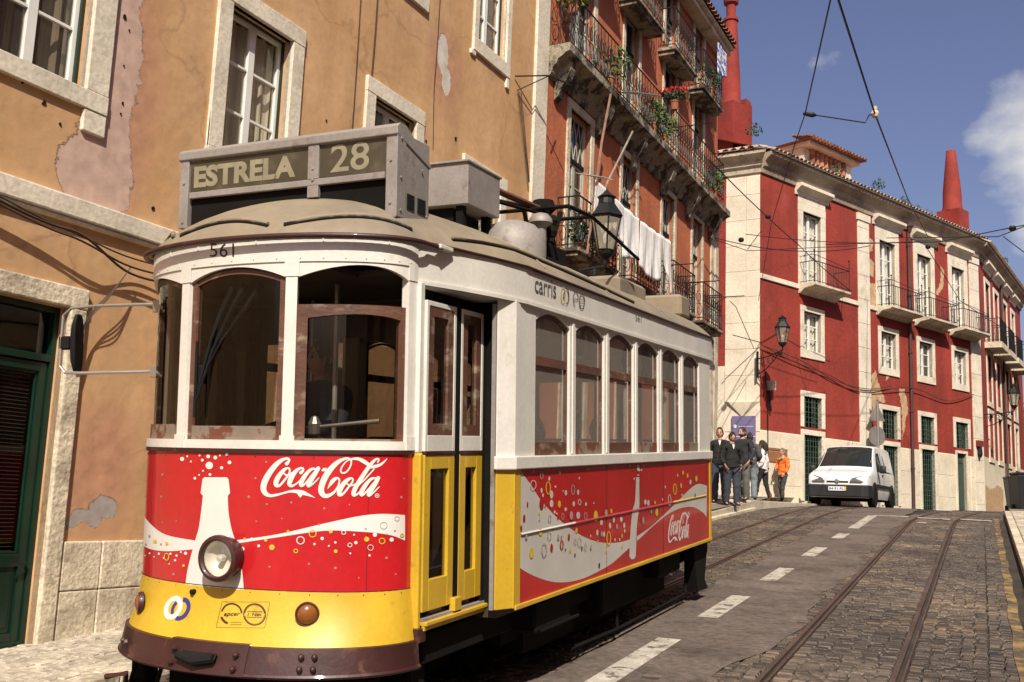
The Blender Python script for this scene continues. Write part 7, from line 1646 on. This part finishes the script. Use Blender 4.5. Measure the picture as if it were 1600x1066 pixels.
        for i in (0,1):
            a=Vector(ft[i]); J4={'a':(V(a.x,a.y+.01,a.z-.01),.042*k,.05*k),'b':(V(a.x*1.06,a.y-.07,a.z-.035),.042*k,.036*k),'c':(V(a.x*1.12,a.y-.16,a.z-.05),.038*k,.024*k)}
            if female: J4['z']=(V(a.x,a.y+.01,a.z+.18),.048*k,.05*k)
            q=MB(); q.add(*skinbake(J4,[('a','b'),('b','c')]+([('z','a')] if female else []),2)); q.build('shoe' if not female else 'boot',clothm(shoe,shoec),e,smooth=60)
    if extra: extra(e,Z,k)
    return e
def foot(px,py,zfun):
    d=24.
    for _ in range(60):
        P=CAMP+ray(px,py)*d; d+= (P.z-zfun(P.y))*-6 if False else 0
        g=zfun(P.y)-P.z
        if abs(g)<.002: break
        d-= g*9
    return CAMP+ray(px,py)*d
ramp=lambda y: 1.48+ (2.06-1.48)*(y-20)/7.05 if y<27 else 2.1
cyaw=R_(24.4)
def stripes(e,Z,k):
    q=MB()
    for sx in (1,): q.tube([Z(sx*.215,-.06,1.42),Z(.28,-.02,1.28),Z(.315,.0,1.14),Z(.30,-.05,1.0)],.008*k,4); q.tube([Z(sx*.195,-.07,1.42),Z(.26,-.05,1.28),Z(.30,-.04,1.14)],.008*k,4)
    q.build('sleeve_stripe',m_wht,e)
def shirt(e,Z,k):
    q=MB(); q.prism([(-.035,1.36),(.035,1.36),(.02,1.47),(-.02,1.47)],-.128,-.11); 
    q=MB(); q.add([Z(-.03,-.118,1.46),Z(.03,-.118,1.46),Z(.0,-.142,1.34)],[(0,1,2)]); q.build('shirt',m_linen,e)
grp='people standing on the corner pavement'
PB=foot(1143,791,ramp); PA=foot(1124,787,ramp); PC=foot(1160,783,ramp); PD=CAMP+ray(1171,781)*26.9; PD.z=ramp(PD.y); PE=CAMP+ray(1192,783)*28.4; PF=CAMP+ray(1223,787)*30.5; PE.z=2.1; PF.z=2.1; 
A_=person(PA,cyaw-R_(12),'tall short-haired man in a black jacket leftmost in the group, beside the tram',H=1.86,hair=(.05,.03,.02),hy=-8,L=((.12,.05,0),(.13,-.05,0)),extra=shirt,arms=(((-.27,.04,1.15),(-.25,-.05,.90)),((.25,.05,1.16),(.16,-.08,.98))))
person(PB,cyaw+R_(6),'curly-haired man in a black jacket and dark jeans looking down, front of the group',H=1.76,coat='charcoal_jacket',coatc=(.010,.010,.010),trouc=(.03,.036,.05),trou='dark_jeans',hp=24,L=((.12,.04,0),(.10,-.10,0)),extra=shirt,arms=(((-.26,.0,1.14),(-.20,-.12,.96)),((.26,.02,1.15),(.20,-.10,.95))))
person(PC,cyaw-R_(35),'bearded man in a dark jacket with white sleeve stripes facing right',H=1.84,coat='dark_track_jacket',coatc=(.022,.022,.024),trou='grey_jeans',trouc=(.10,.095,.085),hy=-20,beard=1,L=((.12,.06,0),(.14,-.08,0)),extra=stripes,arms=(((-.26,.04,1.14),(-.22,-.08,.92)),((.27,.0,1.13),(.22,-.14,.94))))
person(PD,cyaw+R_(160),'man in a grey bomber jacket and light jeans with his back to the street',H=1.72,coat='grey_bomber',coatc=(.065,.068,.065),trou='light_jeans',trouc=(.17,.20,.22),bulk=1.12,hy=20,L=((.13,.05,0),(.12,-.05,0)),arms=(((-.28,.03,1.15),(-.18,-.12,1.02)),((.28,.03,1.15),(.18,-.12,1.02))))
person(PE,cyaw-R_(120),'dark-haired woman in a white coat, black leggings and brown boots behind the men',H=1.64,female=1,long=.08,coat='white_coat',coatc=(.72,.71,.69),coatlen=.74,trou='black_leggings',trouc=(.012,.012,.014),shoe='brown_boot',shoec=(.12,.045,.02),L=((.09,.18,0),(.11,-.20,0)),hemout=1.1,arms=(((-.22,.06,1.14),(-.20,-.02,.92)),((.22,.06,1.12),(.2,-.10,.95))))
person(PF,cyaw-R_(60),'grey-haired woman in an orange jacket leaning by the wall left of the van',H=1.58,hair=(.17,.13,.10),female=1,coat='orange_jacket',coatc=(.72,.17,.02),trou='dark_grey_trousers',trouc=(.045,.045,.04),coatlen=.82,lean=.03,hemout=1.06,L=((.07,.04,0),(.08,-.10,0)),arms=(((-.23,-.03,1.16),(-.12,-.20,1.10)),((.23,.0,1.14),(.20,-.12,.95))),
   extra=lambda e,Z,k:(lambda q:(q.tube([Z(.10*math.cos(a),-.03+.09*math.sin(a),1.45-.05*max(0,-math.sin(a))) for a in [t*.5236 for t in range(12)]],.04*k,8,close=True),q.build('scarf',clothm('patterned_scarf',(.10,.075,.055),col2=(.45,.42,.30),c2s=14,c2t=(.48,.52)),e)))(MB()))
for n in ('person','person.001','person.002','person.003','person.004'): bpy.data.objects[n]['group']=grp
def T2W(x,y,z): return TR.matrix_world@Vector((x,y,z))
dr_=person(T2W(.02,5.78,.64),R_(-14),'tram driver in a dark uniform behind the right front window',H=1.72,coat='dark_uniform',coatc=(.012,.013,.02),hy=-12,arms=(((-.28,-.06,1.18),(-.24,-.34,1.12)),((.26,-.08,1.18),(.24,-.32,1.14))),trou='dark_uniform_trousers',trouc=(.01,.01,.012),extra=lambda e,Z,k:(lambda q:(q.add([Z(-.10,-.145,1.30),Z(-.02,-.15,1.30),Z(-.02,-.15,1.325),Z(-.10,-.145,1.325)],[(0,1,2,3)]),q.build('badge',m_gy,e)))(MB()))
for i,(x,y,lab,c) in enumerate(((.72,7.0,'seated passenger seen as a dark shape behind the first tram side window',(.05,.04,.035)),(.72,7.79,'seated passenger behind the second tram side window',(.10,.09,.075)),(-.70,8.58,'seated passenger on the far bench behind the third tram side window',(.03,.03,.05)),(.70,9.37,'seated passenger behind the fourth tram side window',(.06,.05,.05)))):
    person(T2W(x,y-.05,.60),R_(-4+9*i),lab,H=1.68+.03*i,coat='passenger_coat_%s'%'abcd'[i] if 0 else ['brown_coat','taupe_coat','navy_coat','grey_coat'][i],coatc=c,sit=True,hair=((.04,.025,.02),(.12,.08,.05),(.03,.02,.02),(.2,.19,.18))[i],arms=(((-.24,-.04,1.15),(-.12,-.26,1.02)),((.24,-.04,1.15),(.12,-.26,1.02))),trou='dark_trousers',trouc=(.02,.02,.022),hy=(-10,14,0,20)[i])
# ============================================================ van
m_vw=M('van_white_paint',(.76,.76,.75),.28,var=.02,bump=0,coat=.5); m_vb=M('van_black_plastic',(.016,.016,.017),.6,var=.1,bump=.1,bs=40)
pv=CAMP+ray(1359,797)*29.0; va=5.6
VN=empty('van',(0,0,0),(0,0,R_(-va))); tag(VN,'white panel van with black bumper driving towards the camera past the people','van')
off=Matrix.Rotation(R_(-va),3,'Z')@Vector((.82,.25,0)); VN.location=(pv.x-off.x,pv.y-off.y,rz(pv.y)+.012)
ST=[(0.0,.72,.78,.66),(.05,.80,.87,.70),(.16,.835,.93,.72),(.5,.85,1.01,.76),(.95,.855,1.09,.78),(1.02,.86,1.13,.76),(1.30,.86,1.42,.70),(1.60,.86,1.70,.66),(1.78,.86,1.79,.66),(2.4,.86,1.83,.67),(3.6,.86,1.83,.67),(3.95,.85,1.80,.66),(4.06,.83,1.70,.64),(4.08,.80,1.2,.7)]
def sect(y,w,zt,wr):
    zb=min(1.0,zt-.06); up=zt-zb
    return [(w*.93,.24),(w*.985,.40),(w,.62),(w*.995,.85 if zb>.86 else zb-.02),(w*.985,zb),(w*.985+(wr-w*.985)*.55,zb+up*.60),(wr+.02,zt-.06*min(1,up*3)),(wr*.9,zt-.012),(wr*.5,zt+.006),(0,zt+.012)]
q=MB(); V=[];K=10
for y,w_,zt,wr in ST:
    s_=sect(y,w_,zt,wr); V+=[(x,y,z) for x,z in s_]+[(-x,y,z) for x,z in s_[-2::-1]]
kk=2*K-1
q.add(V,[(i*kk+j,i*kk+j+1,(i+1)*kk+j+1,(i+1)*kk+j) for i in range(len(ST)-1) for j in range(kk-1)]+[tuple(range(kk)),tuple(range((len(ST)-1)*kk,len(ST)*kk))])
q.build('body',m_vw,VN,smooth=38)
m_vg=glass('van_glass',(.16,.17,.16),base=.04)
m_vgl=M('dark_van_glass',(.02,.023,.022),.06,var=0,bump=0,spec=.6)
def strip(mb,pts): mb.add(pts,[tuple(range(len(pts)))])
def surf(y,fx,dz=.006):
    # top surface height on the windscreen slope at station y, lateral fraction fx
    for i in range(len(ST)-1):
        if ST[i][0]<=y<=ST[i+1][0]:
            t=(y-ST[i][0])/(ST[i+1][0]-ST[i][0]); a,b=sect(*ST[i]),sect(*ST[i+1]); S_=[((p[0]*(1-t)+r_[0]*t),(p[1]*(1-t)+r_[1]*t)) for p,r_ in zip(a,b)]
            x=fx*S_[6][0]; 
            for j in range(6,9):
                if S_[j+1][0]<=abs(x)<=S_[j][0]+1e-6: u=(S_[j][0]-abs(x))/(S_[j][0]-S_[j+1][0]); return (x,y-dz,S_[j][1]*(1-u)+S_[j+1][1]*u+dz)
            return (x,y-dz,S_[6][1]+dz)
q=MB(); q.grid(lambda fx,y:surf(y,fx*(.97-.02*(y-1.02))),[-1+.1*i for i in range(21)],[1.05,1.15,1.3,1.45,1.60,1.70]); q.build('windscreen',m_vgl,VN,smooth=60,recalc=True)
q=MB(); q.tube([(-.6,1.05,1.16),(-.1,1.10,1.21)],.010,4); q.tube([(.1,1.05,1.16),(.6,1.12,1.20)],.010,4); q.build('wiper',m_vb,VN)
q=MB(); 
for sx in (-1,1): q.prism([(1.28,1.06),(1.42,1.34),(1.62,1.60),(2.05,1.62),(2.08,1.05)],sx*.868,sx*.80,'yz') if 0 else q.add([(sx*.862,1.22,1.06),(sx*.80,1.42,1.34),(sx*.735,1.64,1.58),(sx*.735,1.98,1.60),(sx*.862,2.02,1.06)],[(0,1,2,3,4)])
q.build('side_window',m_vgl,VN)
q=MB()
for sx in (-1,1): q.add([(sx*.866,2.42,1.08),(sx*.815,2.46,1.34),(sx*.745,2.5,1.60),(sx*.745,3.45,1.60),(sx*.815,3.5,1.34),(sx*.866,3.52,1.08)],[(0,1,2,3,4,5)])
q.build('side_recess',m_vw,VN)
q=MB()
for sx in (-1,1):
    for y in (1.16,2.14): q.tube([(sx*.868,y,.40),(sx*.872,y,.7),(sx*.868,y+.02,1.0)],.004,3)
    q.tube([(sx*.868,2.14,1.0),(sx*.80,2.16,1.34),(sx*.74,2.16,1.62)],.004,3); q.box(min(sx*.855,sx*.885),max(sx*.855,sx*.885),1.0,3.1,.56,.66); q.box(min(sx*.86,sx*.88),max(sx*.86,sx*.88),1.92,2.06,.93,.965)
q.build('side_trim',m_vb,VN)
q=MB(); SB=[(.76,-.09),(.85,.02),(.875,.25),(.875,.42)]
pl=[(x,y) for x,y in SB]+[(.60,.42)]; full=[(-x,y) for x,y in SB[::-1]]; q.prism([(-.875,.42)]+full[1:]+[(.70,-.09)]+SB[1:],.26,.60,'xy'); q.build('bumper',m_vb,VN,bevel=.03)
q=MB(); q.box(-.26,.26,-.112,-.10,.43,.545); pt=q.build('number_plate',m_wht,VN); q=MB(); q.box(.215,.26,-.116,-.113,.432,.543); q.build('plate_strip',m_gy,pt); q=MB(); q.box(-.26,-.22,-.116,-.113,.432,.543); q.build('plate_strip',m_gb,pt)
textflat('84-91-PL',-.20,.20,.452,.522,-.115,'plate_lettering',m_gd,.01,par=pt)
q=MB(); q.cham(-.30,.30,-.015,.03,.655,.705,.01); q.build('grille',m_vb,VN)
q=MB(); q.lathe([(.06,0),(.06,.02),(.045,.03),(.04,.02)],(0,0,0),18,M4=Matrix.Translation((0,-.01,.705))@Matrix.Rotation(R_(90),4,'X')); q.tube([(-.01,-.035,.68),(.0,-.04,.72),(.02,-.035,.73),(.0,-.035,.69)],.008,5); q.build('emblem',m_alu,VN)
for sx in (-1,1):
    q=MB(); P=[(.34,-.02,.68),(.66,-.01,.665),(.80,.10,.69),(.835,.26,.84),(.68,.06,.86),(.40,-.01,.77)]
    q.add([(sx*x*1.012,y-.035,z+.012) for x,y,z in P]+[(sx*x,y+.10,z) for x,y,z in P],[tuple(range(6))]+[(i,(i+1)%6,(i+1)%6+6,i+6) for i in range(6)]); h_=q.build('headlight',M('headlight_lens',(.22,.23,.23),.12,metal=.5,var=.3,vs=14,bump=.1,coat=.6) if 'headlight_lens' not in MATS else MATS['headlight_lens'],VN,bevel=.008)
    q=MB(); q.cham(sx*1.0-.09,sx*1.0+.09,1.18,1.30,.98,1.20,.03); q.tube([(sx*.85,1.30,1.02),(sx*.95,1.26,1.06)],.025,6); q.build('wing_mirror',m_vb,VN,smooth=50)
    for y in (.78,3.38):
        q=MB(); q.lathe([(.19,.0),(.30,.0),(.315,.03),(.315,.16),(.30,.19),(.15,.19)],(0,0,0),28,'x',M4=Matrix.Translation((sx*.70 if sx>0 else -.89,y,.312))); wv=q.build('wheel',m_black,VN,smooth=40)
        q=MB(); q.lathe([(0,0),(.16,0),(.19,.02),(.20,.05)],(0,0,0),20,'x',M4=Matrix.Translation((sx*.885,y,.312))@Matrix.Rotation(0 if sx<0 else math.pi,4,'Z')); q.build('rim',m_alu,wv,smooth=40)
        q=MB(); P=[(y+.40*math.cos(a),.312+.40*math.sin(a)) for a in [math.pi*t/14 for t in range(15)]]+[(y-.40,.24),(y+.40,.24)]
        q.prism(P,sx*.855,sx*.874,'yz'); q.build('wheel_arch',m_vb,VN)
q=MB(); q.tube([(.0,1.95,1.83),(.03,2.10,2.05)],.006,4); q.build('aerial',m_vb,VN)
q=MB(); q.box(-.78,.78,.3,4.0,.20,.32); q.build('underbody',m_frame,VN)
